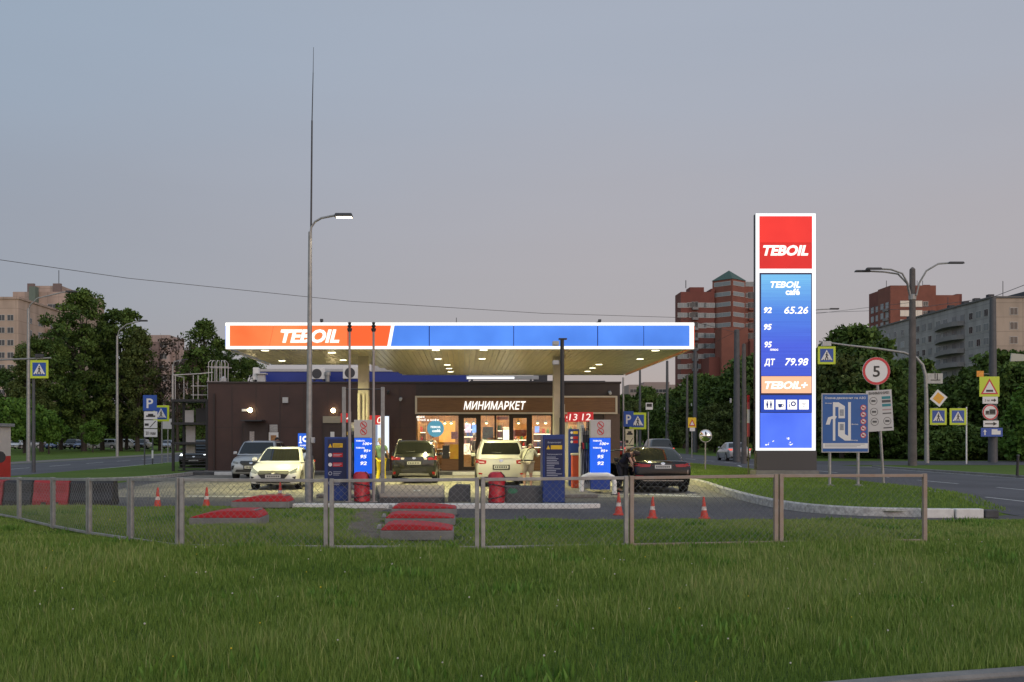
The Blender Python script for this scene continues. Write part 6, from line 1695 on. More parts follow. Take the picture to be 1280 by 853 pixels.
MB().box(gx(-14,39)-gx(-20,39),gx(-4,39)-gx(-20,39),-.012,-.003,.2,.75).build("grille_panel", DARKST, t)

# ------------------------------------------------------------------ street lamps, masts and poles
LAMPLIT = emit("street_lamp_glow",(1,.86,.62),7)
def lathe_pole(t, h, r0, r1, m=GALV, name="pole"):
    return MB().cyl((0,0,0),(0,0,h),r0,r1,12).build(name, m, t, smooth=True)
t = thing("street_lamp","tall grey street lamp with lit head and a long lightning rod above it","street lamp",(gx(386.3,28),28,0))
hl_ = gz(290,28)
MB().cyl((0,0,0),(0,0,1.3),.115,.11,14).cyl((0,0,1.28),(.03,0,hl_),.085,.05,14).build("pole",GALV,t,smooth=True)
MB().lathe([(.17,0),(.17,.04),(.12,.05)],n=14).build("flange",GALV,t)
MB().tube([(.03,0,hl_-.1),(.06,0,hl_+.12),(.16,0,hl_+.27),(.34,-.05,hl_+.36),(.72,-.15,hl_+.41)],.03,8).build("arm",GALV,t,smooth=True)
hd = MB().box(.70,1.20,-.28,-.06,hl_+.36,hl_+.46,.03,.03).build("lamp_head",DARKST,t,bevel=.02)
MB().box(.76,1.17,-.26,-.08,hl_+.345,hl_+.358).build("lens",LAMPLIT,hd)
MB().cyl((.0,.07,2.5),(.07,.07,gz(150,28)),.032,.022,8).cyl((.07,.07,gz(150,28)),(.10,.07,gz(90,28)),.016,.012,6).cyl((.10,.07,gz(90,28)),(.11,.07,gz(58,28)),.009,.006,6).build("lightning_rod",DARKST,t)
MB().box(.06,.15,-.1,.1,gz(554,28),gz(547,28)).build("control_box",GREYP,t,bevel=.01)
pl = bpy.data.lights.new("lamp_light",'SPOT'); pl.energy = 90; pl.color = (1,.85,.62); pl.spot_size = R(130); pl.shadow_soft_size = .15
plo = bpy.data.objects.new("lamp_light", pl); COL.objects.link(plo); plo.parent = t; plo.location = (.96,-.17,hl_+.33)

def thin_pole(px, pyt, Y, r, lab, m=GALV, top=None, py_b=None, z0=0.1):
    t = thing("pole", lab, "pole", (gx(px,Y),Y,z0))
    h = gz(pyt,Y)-z0
    MB().cyl((0,0,0),(0,0,h*.52),r*1.35,r*1.3,8).cyl((0,0,h*.52),(0,0,h),r,r*.9,8).build("pole", m, t, smooth=True)
    MB().box(-.1,.1,-.1,.1,0,.02).build("base_plate", m, t)
    return t, h
POLEP = mat("pinkish_grey_steel",(.30,.27,.26),.5,.3,var=.15)
for px, lb in ((437,"thin pinkish pole with a small insulator between the lamp pole and the blue pump"),(467,"thin pinkish pole with a small insulator beside the canopy column")):
    t, h = thin_pole(px,410,27.2,.032,lb,POLEP)
    MB().lathe([(.05,h-.1),(.07,h-.02),(.03,h),(.065,h+.05),(.03,h+.09),(.05,h+.13),(.0,h+.16)],n=10).build("insulator",DARKST,t,smooth=True)
t = thing("height_gate","slim grey goal shaped gate with a dark cross rod over the pump lane","gate",(gx(454,28.5),28.5,.1))
xa, xb_ = gx(430,28.5)-gx(454,28.5), gx(478.5,28.5)-gx(454,28.5); h = gz(484,28.5)-.1
for x in (xa, xb_): MB().box(x-.05,x+.05,-.05,.05,0,h).build("post",GALV,t,bevel=.008)
MB().cyl((xa,0,h-.06),(xb_,0,h-.06),.02).build("cross_rod",DARKST,t)
t, h = thin_pole(702.7,424,26.9,.055,"black pole with two white cameras in front of the canopy column",BLK)
for z, s in ((h-.12,-1),(h-.62,-1)):
    MB().box(s*.16-.09,s*.16+.07,-.12,.1,z-.05,z+.06).build("camera",GREYP,t,bevel=.015)
MB().box(-.09,.12,-.06,.06,h-.02,h+.02).build("cross_arm",DARKST,t)

def concrete_mast(px, pyt, pyb, r, lab, m, Y=None, name="lamp_mast", z0=0.0):
    Y = Y or gy(pyb)
    t = thing(name, lab, "pole", (gx(px,Y),Y,z0))
    h = gz(pyt,Y)-z0
    MB().cyl((0,0,0),(0,0,h),r*1.2,r*.78,14).build("shaft",m,t,smooth=True)
    return t, h
POLEC = mat("weathered_concrete_pole",(.115,.105,.10),.9,var=.25,scale=2,bump=.3)
POLED = mat("dark_grey_pole",(.085,.088,.095),.6,.2,var=.15)
t, h = concrete_mast(1140.5,339,585,.215,"thick weathered concrete street lamp mast with three arms by the main road",POLEC,z0=.1)
for (ex, ez), lb in (((-2.85,h+.0),0),((-2.3,h+.1),1),((2.2,h+.40),2)):
    MB().tube([(math.copysign(.15,ex),-.1*lb,h-1.5),(math.copysign(.32,ex),-.1*lb,h-.75),(ex*.3,-.2*lb,h-.18 if ex < 0 else h-.05),(ex*.6,-.25*lb,ez-.05),(ex,-.3*lb,ez)],.055,8).build("arm",GALV,t,smooth=True)
    MB().box(ex-.6 if ex < 0 else ex-.35,ex+.35 if ex < 0 else ex+.6,-.3*lb-.14,-.3*lb+.14,ez-.06,ez+.05,.06,.02).build("lamp_head",DARKST,t,bevel=.02)
MB().lathe([(.19,h-1.75),(.22,h-1.7),(.22,h-1.45),(.19,h-1.4)],n=14).build("clamp_band",GALV,t)
MB().lathe([(.165,h),(.165,h+.1),(.08,h+.2),(0,h+.24)],n=12).build("cap",POLEC,t,smooth=True)
for px, pt, pb, r, lb, m in ((869,437,566,.26,"dark grey mast behind the canopy end near the convex mirror",POLED),(921,414,578,.24,"dark grey mast beside the price pylon above the silver saloon",POLED),(930,432,580,.16,"slim brown mast close behind the dark grey mast by the pylon",POLEC),(834,452,562,.24,"dark grey mast rising behind the black saloon",POLED),(800,462,562,.2,"grey mast behind the blue pedestrian sign near the shop corner",POLED),(859,470,568,.14,"slim brown mast beside the yellow warning sign",POLEC)):
    t, h = concrete_mast(px,pt,pb,r,lb,m,z0=.02)
    MB().lathe([(r*.78,h),(r*.8,h+.08),(0,h+.14)],n=10).build("cap",m,t)
    if r > .2: MB().box(-.5,-.42,-.12,.12,h*.45,h*.45+.35).build("box",GREYP,t,bevel=.02)
t, h = concrete_mast(1006,392,570,.12,"street lamp hidden behind the price pylon with its arm reaching out",GALV,Y=95,name="street_lamp")
MB().tube([(0,0,h-.3),(.3,0,h+.15),(1.2,0,h+.35),(2.6,0,h+.42)],.05).build("arm",GALV,t,smooth=True); MB().box(2.3,3.1,-.15,.15,h+.36,h+.48).build("lamp_head",DARKST,t,bevel=.02)
t, h = concrete_mast(1241,374,578,.26,"tall grey pole carrying the stack of road signs",POLED,z0=.1,Y=72)
MB().lathe([(.2,h),(.2,h+.08),(0,h+.12)],n=10).build("cap",POLED,t)
# beyond the side road
t, h = concrete_mast(35.5,386,577,.13,"grey street lamp with a long arm before the tall trees",GALV,Y=80,name="street_lamp")
MB().tube([(0,0,h-.2),(.15,0,h+.3),(.7,0,h+.8),(2.6,0,h+1.25),(3.2,0,h+1.3)],.05).build("arm",GALV,t,smooth=True); MB().box(2.9,3.7,-.15,.15,h+1.24,h+1.38).build("lamp_head",DARKST,t,bevel=.02)
t, h = concrete_mast(146.5,420,571,.12,"grey street lamp with a bent top before the tall trees",GALV,Y=100,name="street_lamp")
MB().tube([(0,0,h-.2),(.2,0,h+.55),(.9,0,h+1.1),(1.7,0,h+1.3),(2.4,0,h+1.45)],.06).build("arm",GALV,t,smooth=True); MB().box(2.1,2.9,-.15,.15,h+1.38,h+1.52).build("lamp_head",DARKST,t,bevel=.02)
t, h = concrete_mast(216,456,566,.11,"grey lamp pole standing between the trees and the stair tower",GALV,Y=105,name="street_lamp")
MB().tube([(0,0,h-.1),(.2,0,h+.3),(1.0,0,h+.5)],.05).build("arm",GALV,t,smooth=True); MB().box(.9,1.5,-.12,.12,h+.45,h+.56).build("lamp_head",DARKST,t,bevel=.02)
t, h = concrete_mast(42,453,591,.085,"dark sign post with a crossing arm before the side road",POLED,Y=53.5,name="sign_post")
MB().tube([(-2.2,0,h+.1),(.9,0,h+.22)],.045).build("arm",GALV,t); MB().box(.1,.5,-.08,.08,h+.24,h+.42).build("box",DARKST,t)
t = thing("mirror_post","round convex traffic mirror on a grey post in the island grass","mirror",(gx(882,47),47,.12))
zc = gz(545,47)-.12
MB().cyl((0,.05,0),(0,.05,zc),.035).build("post",GALV,t)
MB().lathe([(.0,-.10),(.12,-.09),(.22,-.055),(.27,-.01)],(0,0,zc),22,'y').build("mirror",mat("mirror_glass",(.75,.77,.78),.04,1.0),t,smooth=True)
MB().lathe([(.27,-.015),(.295,-.015),(.295,.03),(.05,.05)],(0,0,zc),22,'y').build("rim",GREYP,t,smooth=True)
t = thing("height_pole","slim pole painted red and white standing beside the price pylon","pole",(gx(935.5,41),41,.2))
zt_ = gz(494,41)-.2
MB().cyl((0,0,0),(0,0,gz(546,41)-.2),.03).build("post",mat("olive_post",(.16,.15,.08),.6),t)
for k, (a, c) in enumerate(((546,529),(529,512),(512,503),(503,494))):
    MB().cyl((0,0,gz(a,41)-.2+.001),(0,0,gz(c,41)-.2),.055,.055,10).build("band",[mat("pale_red",(.55,.10,.10),.5),WHITEP,mat("pale_red",(.55,.10,.10),.5),REDP][k],t)

# ------------------------------------------------------------------ road signs
SQB = .012
def ped_face(parent, x, z, s, y, flip=False, border=LIMEP):
    """Pedestrian crossing sign, S wide, centred on x, z: lime border, blue square, white triangle, walking figure."""
    pl = MB().box(x-s/2,x+s/2,y,y+.03,z-s/2,z+s/2).build("sign_plate", border, parent, bevel=.01)
    q = s*.37
    MB().box(x-q,x+q,y-.006,y-.001,z-q,z+q).build("blue_field", BLUEP, pl)
    MB().poly([(x-q*.88,y-.009,z-q*.72),(x+q*.88,y-.009,z-q*.72),(x,y-.009,z+q*.86)]).build("triangle", SIGNWHITE, pl, fix=False)
    f = -1 if flip else 1; yy = y-.012; g = MB()
    g.disc((x+f*q*.02,yy,z+q*.40),q*.10,n=10)
    for a, c, w_ in (((0,.28),(0,-.12),.085),((0,-.10),(.20,-.60),.07),((0,-.10),(-.24,-.60),.07),((0,.22),(.22,-.06),.05),((0,.22),(-.22,.0),.05)):
        ax, az, cx, cz = x+f*a[0]*q, z+a[1]*q, x+f*c[0]*q, z+c[1]*q
        dx, dz = cx-ax, cz-az; l_ = math.hypot(dx,dz); nx, nz_ = -dz/l_*w_*q, dx/l_*w_*q
        g.poly([(ax-nx,yy,az-nz_),(cx-nx,yy,cz-nz_),(cx+nx,yy,cz+nz_),(ax+nx,yy,az+nz_)])
    for k in range(4): g.poly([(x-q*(.62-.36*k),yy,z-q*.72),(x-q*(.44-.36*k),yy,z-q*.72),(x-q*(.40-.30*k),yy,z-q*.60),(x-q*(.55-.30*k),yy,z-q*.60)])
    g.build("walking_figure", SIGNBLK, pl, fix=False)
    return pl
def sign_thing(name, lab, cat, px, Y, z0, hpx, r=.035, m=GALV):
    t = thing(name, lab, cat, (gx(px,Y),Y,z0))
    if hpx is not None: MB().cyl((0,.07,0),(0,.07,gz(hpx,Y)-z0),r,r,8).build("post",m,t)
    return t
def LP(t, px, py, Y): return gx(px,Y)-t.location[0], gz(py,Y)-t.location[2]
# blue traffic plan board
Y = 32.0
t = sign_thing("plan_board","blue traffic plan board of the station on two posts in the island grass","sign",1056,Y,island_h(gx(1056,Y),Y)-.02,None)
k = Y/F
for px in (1038,1073.5):
    x, _ = LP(t,px,548,Y); MB().cyl((x,.06,0),(x,.06,gz(495,Y)-t.location[2]),.045,.045,10).build("post",GALV,t); MB().lathe([(.16,0),(.14,.05),(.05,.07)],(x,.06,.0),10).build("footing",CONC,t)
xa, za = LP(t,1027,566,Y); xb2, zb2 = LP(t,1086,492,Y)
MB().box(xa,xb2,0,.03,za,zb2).build("frame",GREYP,t,bevel=.008)
MB().box(xa+.03,xb2-.03,-.006,-.001,za+.03,zb2-.03).build("face",mat("plan_blue",(.012,.10,.34),.45,var=.05),t)
text("lettering","Схема движения на АЗС",SIGNWHITE,t,(xa+xb2)/2+.0,-.010,LP(t,0,497.6,Y)[1],.066,w=1.26,bold=.02,world=False)
def L2(px, py): return LP(t,px,py,Y)
def quad(ps, y=-.010): return MB().poly([(L2(a,b_)[0],y,L2(a,b_)[1]) for a, b_ in ps])
g = MB()
for ps in (((1041,503),(1044,503),(1044,551),(1041,551)),((1044,503.2),(1048,503),(1056,508),(1056,523),(1048,523),(1048,509),(1044,509)),((1060,503),(1063.5,503),(1063.5,551),(1060,551)),((1060,551),(1056,551),(1047.5,545),(1047.5,528),(1056,528),(1056,543),(1060,545)),((1032,531),(1035,522),(1043,519.5),(1046,521),(1044,524),(1039,524),(1037,531))):
    g.poly([(L2(a,b_)[0],-.0085-.0007*len(g.f),L2(a,b_)[1]) for a, b_ in ps])
g.build("lane_diagram",SIGNWHITE,t,fix=False)
g = MB()
for a, c, e, f in ((1049.5,1054.5,512,520),(1049.5,1054.5,530,538)): g.pane(L2(a,0)[0],L2(c,0)[0],L2(0,f)[1],L2(0,e)[1],-.013)
g.build("island_diagram",mat("plan_grey",(.28,.30,.33),.6,var=.3,scale=15),t,fix=False)
for s, px, py, w_ in (("Въезд",1035.5,504.2,.20),("Выезд",1068.5,530.5,.20),("Выезд",1068,550.5,.20)): text("lettering",s,SIGNWHITE,t,L2(px,py)[0],-.012,L2(px,py)[1],.035,w=w_,bold=.02,world=False)
for q in range(5):
    x, z = L2(1079,509.8+q*8.6)
    rg = MB().disc((x,-.010,z),.088,n=18).build("prohibition_disc",SIGNWHITE,t,fix=False); MB().ring((x,-.013,z),.068,.09,18).build("ring",SIGNRED,rg,fix=False)
    MB().poly([(x-.065,-.015,z+.05),(x-.05,-.015,z+.065),(x+.065,-.015,z-.05),(x+.05,-.015,z-.065)]).build("bar",SIGNRED,rg,fix=False); MB().box(x-.04,x+.035,-.0125,-.0115,z-.025,z+.02).build("pictogram",SIGNBLK,rg)
xw, zw = L2(1028.5,554.2); xw2, zw2 = L2(1084.6,560.8)
MB().pane(xw,xw2,zw2,zw,-.010).build("white_strip",SIGNWHITE,t,fix=False)
for q in range(3): MB().pane(xw+.06,xw2-.1-.12*q,zw-.035-q*.042,zw-.022-q*.042,-.012).build("text_line",mat("text_grey",(.25,.26,.30),.6),t,fix=False)
# speed limit 5 with tilted notice board
Y = 34.5
t = sign_thing("speed_sign","round red ringed speed limit 5 sign above a tilted white notice board","sign",1100,Y,island_h(gx(1104,Y),Y)-.02,None)
x0_, z0_ = LP(t,1104.5,600,Y); x1_, z1_ = LP(t,1095,450,Y)
MB().cyl((LP(t,1105.5,548,Y)[0],.06,0),(x1_+.02,.06,z1_),.045,.045,10).build("post",GALV,t)
x, z = LP(t,1095.5,464,Y)
dd_ = MB().lathe([(.46,0),(.46,.03)],(x,0,z),32,'y').build("disc",SIGNWHITE,t)
MB().ring((x,-.005,z),.375,.455,36).build("red_ring",SIGNRED,dd_,fix=False)
text("lettering","5",SIGNBLK,dd_,x,-.006,z,.37,w=.235,bold=.015,world=False)
xc, zc = LP(t,1100,513.5,Y); ta = R(3.5)
def T(u, v): return (xc+u*math.cos(ta)-v*math.sin(ta), zc+u*math.sin(ta)+v*math.cos(ta))
hwb, hhb = .42, .68
nb = MB().prism([T(-hwb,-hhb),T(hwb,-hhb),T(hwb,hhb),T(-hwb,hhb)],'y',0,.025).build("notice_board",mat("notice_pale",(.50,.50,.49),.5,var=.05),t)
tx, tz = T(0,.585); text("lettering","ВНИМАНИЕ!",SIGNBLK,nb,tx,-.005,tz,.085,w=.68,bold=.025,world=False,tilt=ta)
for u, v in ((-.2,.33),(-.2,-.03),(-.2,-.36),(.22,-.36)):
    px_, pz_ = T(u,v); MB().ring((px_,-.004,pz_),.115,.130,20).build("pictogram_ring",SIGNBLK,nb,fix=False); MB().box(px_-.07,px_+.07,-.005,-.003,pz_-.03,pz_+.035).build("pictogram",mat("picto_grey",(.08,.08,.08),.6),nb)
for v, m in ((.42,mat("teal_print",(.03,.22,.25),.6)),(.30,mat("picto_grey",(.08,.08,.08),.6)),(.17,mat("teal_print",(.03,.22,.25),.6)),(.02,mat("pale_pink_print",(.35,.25,.25),.6)),(-.1,mat("picto_grey",(.08,.08,.08),.6)),(-.58,mat("picto_grey",(.08,.08,.08),.6))):
    hh_ = .045 if v > .1 else .02
    MB().prism([T(.08,v-hh_),T(.37,v-hh_),T(.37,v+hh_),T(.08,v+hh_)],'y',-.004,-.001).build("printed_strip",m,nb)

# crossing sign hanging from a curved arm over the road
Y = 70.0
t = sign_thing("sign_gantry","curved grey arm post holding a lime bordered crossing sign above the road","sign",1158.5,Y,.1,None)
def A(px, py): return (gx(px,Y)-t.location[0], 0, gz(py,Y)-.1)
MB().tube([(0,0,0),A(1158,500),A(1157,470),A(1153,456),A(1145,447),A(1130,441),A(1100,436.5),A(1060,432),A(1024,427)],[.16,.13,.12,.11,.10,.09,.08,.07,.06],10).build("arm",GALV,t,smooth=True)
x, z = LP(t,1033,444.5,Y); ped_face(t,x,z,1.2,-.06); MB().box(x-.3,x+.3,-.1,.1,z+.62,z+.95).build("lamp_box",GREYP,t,bevel=.02)
x, z = LP(t,1168,473,Y); MB().box(x-.52,x+.52,-.1,-.06,z-.36,z+.32).build("white_panel",mat("panel_pale",(.40,.40,.38),.5,var=.2,scale=6),t)
g = MB(); g.box(x-.03,x+.03,-.108,-.102,z-.05,z+.3).box(x+.12,x+.18,-.108,-.102,z-.1,z+.3).box(x-.3,x+.35,-.108,-.102,z-.16,z-.1).build("panel_symbol",SIGNBLK,t)
t = sign_thing("priority_sign","white and yellow diamond priority sign tilted beside the curved post","sign",1161,70.2,.1,None)
x, z = LP(t,1172,498,70.2)
for rr, m, y in ((.60,SIGNWHITE,-.15),(.40,mat("amber_film",(.72,.36,.03),.45),-.158)):
    a0 = R(6); MB().prism([(x+rr*math.cos(a0+k*math.pi/2),z+rr*math.sin(a0+k*math.pi/2)) for k in range(4)],'y',y,y+.006).build("plate" if rr > .5 else "amber_field",m,t)
MB().tube([(.05,-.1,z),(x,-.14,z)],.03).build("bracket",GALV,t)
for px0, post, lab in ((1172.5,1158,"lime bordered crossing sign nearest to the curved arm post"),(1197,1208.5,"lime bordered crossing sign on its own slim white post")):
    Y = 71; t = sign_thing("crossing_sign",lab,"sign",post,Y,.0,None)
    if post > 1200: MB().cyl((0,.05,0),(0,.05,gz(509,Y)),.05,.05,8).build("post",WHITEP,t)
    x, z = LP(t,px0,521,Y); ped_face(t,x,z,1.14,-.06); MB().tube([(0,.02,z-.55),(x,.0,z-.6)],.025).tube([(0,.02,z+.5),(x,.0,z+.6)],.025).build("bracket",GALV,t)
# stack of signs on the grey pole
Y = 71.4; k = Y/F
def stacked(name, lab, px, py): 
    t = thing(name, lab, "sign", (gx(px,Y),Y,gz(py,Y))); MB().box(-.05,.05,.0,.36,-.05,.05).build("bracket",GALV,t); return t
t = stacked("warning_sign","yellow green square sign with a red hump warning triangle, topmost on the grey pole",1236.5,483.5)
pl = MB().box(-.69,.69,-.04,0,-.69,.69).build("plate",LIMEP,t,bevel=.01); MB().poly([(-.60,-.05,-.52),(.60,-.05,-.52),(0,-.05,.56)]).build("red_triangle",SIGNRED,pl,fix=False); MB().poly([(-.44,-.055,-.43),(.44,-.055,-.43),(0,-.055,.36)]).build("white_triangle",SIGNWHITE,pl,fix=False); MB().box(-.24,.24,-.062,-.058,-.36,-.22).build("hump",SIGNBLK,pl)
t = stacked("distance_plate","narrow white distance plate with an arrow under the warning triangle",1237.5,500.5)
pl = MB().box(-.52,.52,-.04,0,-.24,.24).build("plate",SIGNWHITE,t); MB().poly([(.05,-.05,-.04),(.25,-.05,-.04),(.25,-.05,-.12),(.42,-.05,0),(.25,-.05,.12),(.25,-.05,.04),(.05,-.05,.04)]).build("arrow",SIGNBLK,pl,fix=False); text("lettering","5 м",SIGNBLK,pl,-.22,-.05,0,.16,world=False)
t = stacked("truck_ban_sign","round red ringed no trucks sign in the middle of the stack",1237.5,515.5)
pl = MB().lathe([(.54,-.04),(.54,0)],(0,0,0),28,'y').build("disc",SIGNWHITE,t); MB().ring((0,-.046,0),.44,.53,28).build("red_ring",SIGNRED,pl,fix=False); MB().box(-.06,.36,-.05,-.046,-.10,.20).box(-.32,-.09,-.05,-.046,-.10,.10).box(-.34,.36,-.05,-.046,-.16,-.11).build("truck_symbol",SIGNBLK,pl)
t = stacked("arrow_plate","narrow white plate with a long black arrow under the round sign",1238.5,530)
pl = MB().box(-.52,.52,-.04,0,-.22,.22).build("plate",SIGNWHITE,t); MB().poly([(-.42,-.05,-.04),(.15,-.05,-.04),(.15,-.05,-.13),(.42,-.05,0),(.15,-.05,.13),(.15,-.05,.04),(-.42,-.05,.04)]).build("arrow",SIGNBLK,pl,fix=False)
t = stacked("truck_route_sign","wide blue plate with a white truck and arrow, lowest of the stack",1239.5,540.5)
pl = MB().box(-.74,.74,-.04,0,-.30,.30).build("plate",BLUEP,t); MB().box(-.02,.38,-.05,-.046,-.10,.20).box(.38,.60,-.05,-.046,-.10,.10).box(-.02,.60,-.05,-.046,-.16,-.10).build("truck_symbol",SIGNWHITE,pl); MB().poly([(-.52,-.05,-.2),(-.44,-.05,-.2),(-.44,-.05,.03),(-.36,-.05,.03),(-.48,-.05,.2),(-.6,-.05,.03),(-.52,-.05,.03)]).build("arrow",SIGNWHITE,pl,fix=False)
t = stacked("orange_plate","small orange plate above the yellow green warning sign",1225,467.5)
MB().box(-.24,.24,-.04,0,-.2,.2).build("plate",mat("orange_film",(.75,.30,.03),.5,var=.3,scale=9),t); MB().tube([(.2,0,0),(.8,.3,0)],.03).build("arm",GALV,t)
t = thing("billboard","small white tilted panel on a pole at the picture's far edge","billboard",(gx(1274,64),64,.1))
zb3 = gz(452,64)-.1; MB().prism([(-.55,zb3),(.7,zb3+.04),(.75,zb3+.38),(-.5,zb3+.5)],'y',-.05,.05).build("panel",mat("panel_cream",(.42,.42,.36),.6),t); MB().cyl((.5,.1,0),(.5,.1,zb3+.3),.06).build("post",POLED,t)
t = thing("bollard","short dark post in the far verge below the sign stack","bollard",(gx(1271.5,46),46,.12)); MB().cyl((0,0,0),(.04,0,.85),.06,.05,10).build("post",BLK,t); MB().lathe([(.07,.85),(.07,.9),(0,.93)],(.04,0,0),10).build("cap",DARKST,t)

# parking and crossing signs beside the side road and beside the shop
def park_plates(t, px, pys, Y, m, w_, h_):
    for k_, (py, kind) in enumerate(pys):
        x, z = LP(t,px,py,Y)
        pl = MB().box(x-w_/2,x+w_/2,-.03,-.005,z-h_/2,z+h_/2).build("plate",m,t,bevel=.005)
        if kind == 'car': MB().box(x-w_*.35,x+w_*.35,-.038,-.033,z-.10,z).box(x-w_*.2,x+w_*.2,-.038,-.033,z,z+.1).build("car_symbol",SIGNBLK,pl)
        elif kind == 'way': MB().poly([(x-w_*.1,-.036,z-h_*.4),(x-w_*.02,-.036,z-h_*.4),(x+w_*.42,-.036,z+h_*.4),(x+w_*.34,-.036,z+h_*.4)]).box(x-w_*.45,x-w_*.15,-.038,-.033,z-.1,z+.05).build("lane_symbol",SIGNBLK,pl,fix=False)
        else: text("lettering",kind,SIGNBLK,pl,x,-.036,z,h_*.42,w=w_*.75,bold=.015,world=False)
Y = 66.0
t = sign_thing("parking_sign","blue parking sign over three white plates on two posts by the side road","sign",185,Y,.0,None)
for px in (180.5,190.5): x, _ = LP(t,px,548,Y); MB().cyl((x,.04,0),(x,.04,gz(496,Y)),.045,.045,8).build("post",POLED,t)
x, _ = LP(t,190.5,548,Y); MB().cyl((x,.03,.5),(x,.03,1.0),.06).build("white_sleeve",WHITEP,t)
x, z = LP(t,187.5,504,Y); pl = MB().box(x-.44,x+.44,-.03,-.005,z-.5,z+.5).build("blue_plate",BLUEP,t,bevel=.01); text("lettering","P",SIGNWHITE,pl,x,-.036,z,.62,w=.42,bold=.02,world=False)
park_plates(t,188.5,((519.5,'car'),(530.5,'way'),(541.5,'20 мин')),Y,SIGNWHITE,.84,.50)
Y = 68.0
t = sign_thing("crossing_sign","lime bordered crossing sign turned edgewise behind the parking sign","sign",202,Y,0,509,.045)
x, z = LP(t,201.5,517,Y); ped_face(t,x,z,1.05,-.03)
Y = 72.0
t = sign_thing("plain_sign","blank grey sign seen from behind near the grey lamp pole","sign",209.5,Y,0,524,.04); x, z = LP(t,209.5,530,Y); MB().box(x-.4,x+.4,-.02,.0,z-.35,z+.35).build("plate",GREYP,t); MB().box(x-.3,x+.3,.001,.03,z-.04,z+.04).build("clamp",GALV,t)
Y = 53.3
t = sign_thing("crossing_sign","lime bordered crossing sign hanging by the dark post with a crossing arm","sign",50,Y,gz(472,Y),None); x, z = LP(t,50,462,Y); ped_face(t,x,z,.93,-.1); MB().tube([(x-.2,-.06,z+.45),(x-.2,.15,z+.55)],.02).build("hanger",GALV,t)
Y = 56.0
t = sign_thing("parking_sign","narrow blue parking sign over three cream plates beside the shop corner","sign",786,Y,.0,None)
x, _ = LP(t,781.5,548,Y); MB().cyl((x-.1,.04,0),(x-.1,.04,gz(472,Y)),.06,.05,8).build("post",GALV,t)
x, z = LP(t,785.6,524,Y); pl = MB().box(x-.27,x+.27,-.03,-.005,z-.42,z+.42).build("blue_plate",BLUEP,t,bevel=.01); text("lettering","P",SIGNWHITE,pl,x,-.036,z,.5,w=.28,bold=.02,world=False)
park_plates(t,787,((541.5,'car'),(551.5,'way'),(562.5,'20 мин')),Y,CREAM,.46,.42)
Y = 57.0
t = sign_thing("crossing_sign","lime bordered crossing sign next to the narrow parking sign by the shop","sign",796,Y,0,None); x, z = LP(t,797,526.5,Y); ped_face(t,x,z,.92,-.05)
x_, _ = LP(t,796,548,Y); MB().cyl((x_,.04,0),(x_,.04,z+.4),.04,.04,8).build("post",GALV,t)
Y = 60.0
t = sign_thing("lane_sign","small white framed sign on a slim pole behind the crossing sign","sign",810.5,Y,0,515,.04); x, z = LP(t,811.5,508,Y); MB().box(x-.2,x+.2,-.03,0,z-.2,z+.2).build("plate",SIGNWHITE,t); MB().box(x-.15,x+.15,-.036,-.031,z-.04,z+.15).build("dark_field",SIGNBLK,t)
Y = 95.0
t = sign_thing("warning_sign","yellow square warning sign with a red triangle beyond the black saloon","sign",865,Y,0,530,.05); x, z = LP(t,865,528.5,Y); pl = MB().box(x-.37,x+.37,-.05,-.02,z-.46,z+.46).build("plate",mat("warn_yellow",(.75,.50,.02),.5),t); MB().poly([(x-.30,-.06,z-.3),(x+.30,-.06,z-.3),(x,-.06,z+.3)]).build("red_triangle",SIGNRED,pl,fix=False); MB().poly([(x-.17,-.065,z-.22),(x+.17,-.065,z-.22),(x,-.065,z+.14)]).build("white_triangle",SIGNWHITE,pl,fix=False)
x, z = LP(t,865.3,537,Y); MB().box(x-.24,x+.24,-.05,-.02,z-.16,z+.16).build("plate",SIGNWHITE,t)

# overhead wires
def wire(pts, r, lab):
    P_ = []
    for i in range(len(pts)-1):
        for k_ in range(8):
            t_ = k_/8; a, c = Vector(pts[i]), Vector(pts[i+1]); P_.append(a.lerp(c,t_))
    P_.append(Vector(pts[-1]))
    o = MB().tube(P_, r, 4).build("overhead_wire", mat("wire_black",(.05,.05,.055),.6)); return tag(o, lab, "wire")
def wp(px, py, Y): return (gx(px,Y), Y, gz(py,Y))
wire([wp(-60,316,46),wp(0,325,48),wp(160,348,54),wp(440,377,61),wp(680,392,67),wp(845,397,71),wp(921,416,gy(578))],.018,"long overhead wire sagging across the sky above the canopy")
wire([wp(1020,391,95),wp(1080,389,80),wp(1140.5,386,62),wp(1240,372,66),wp(1300,349,60)],.018,"overhead wire running between the concrete mast and the far pole")
wire([wp(869,440,100),wp(950,400,92),wp(1040,390,80),wp(1140.5,378,62)],.014,"thin overhead wire running behind the pylon to the concrete mast")
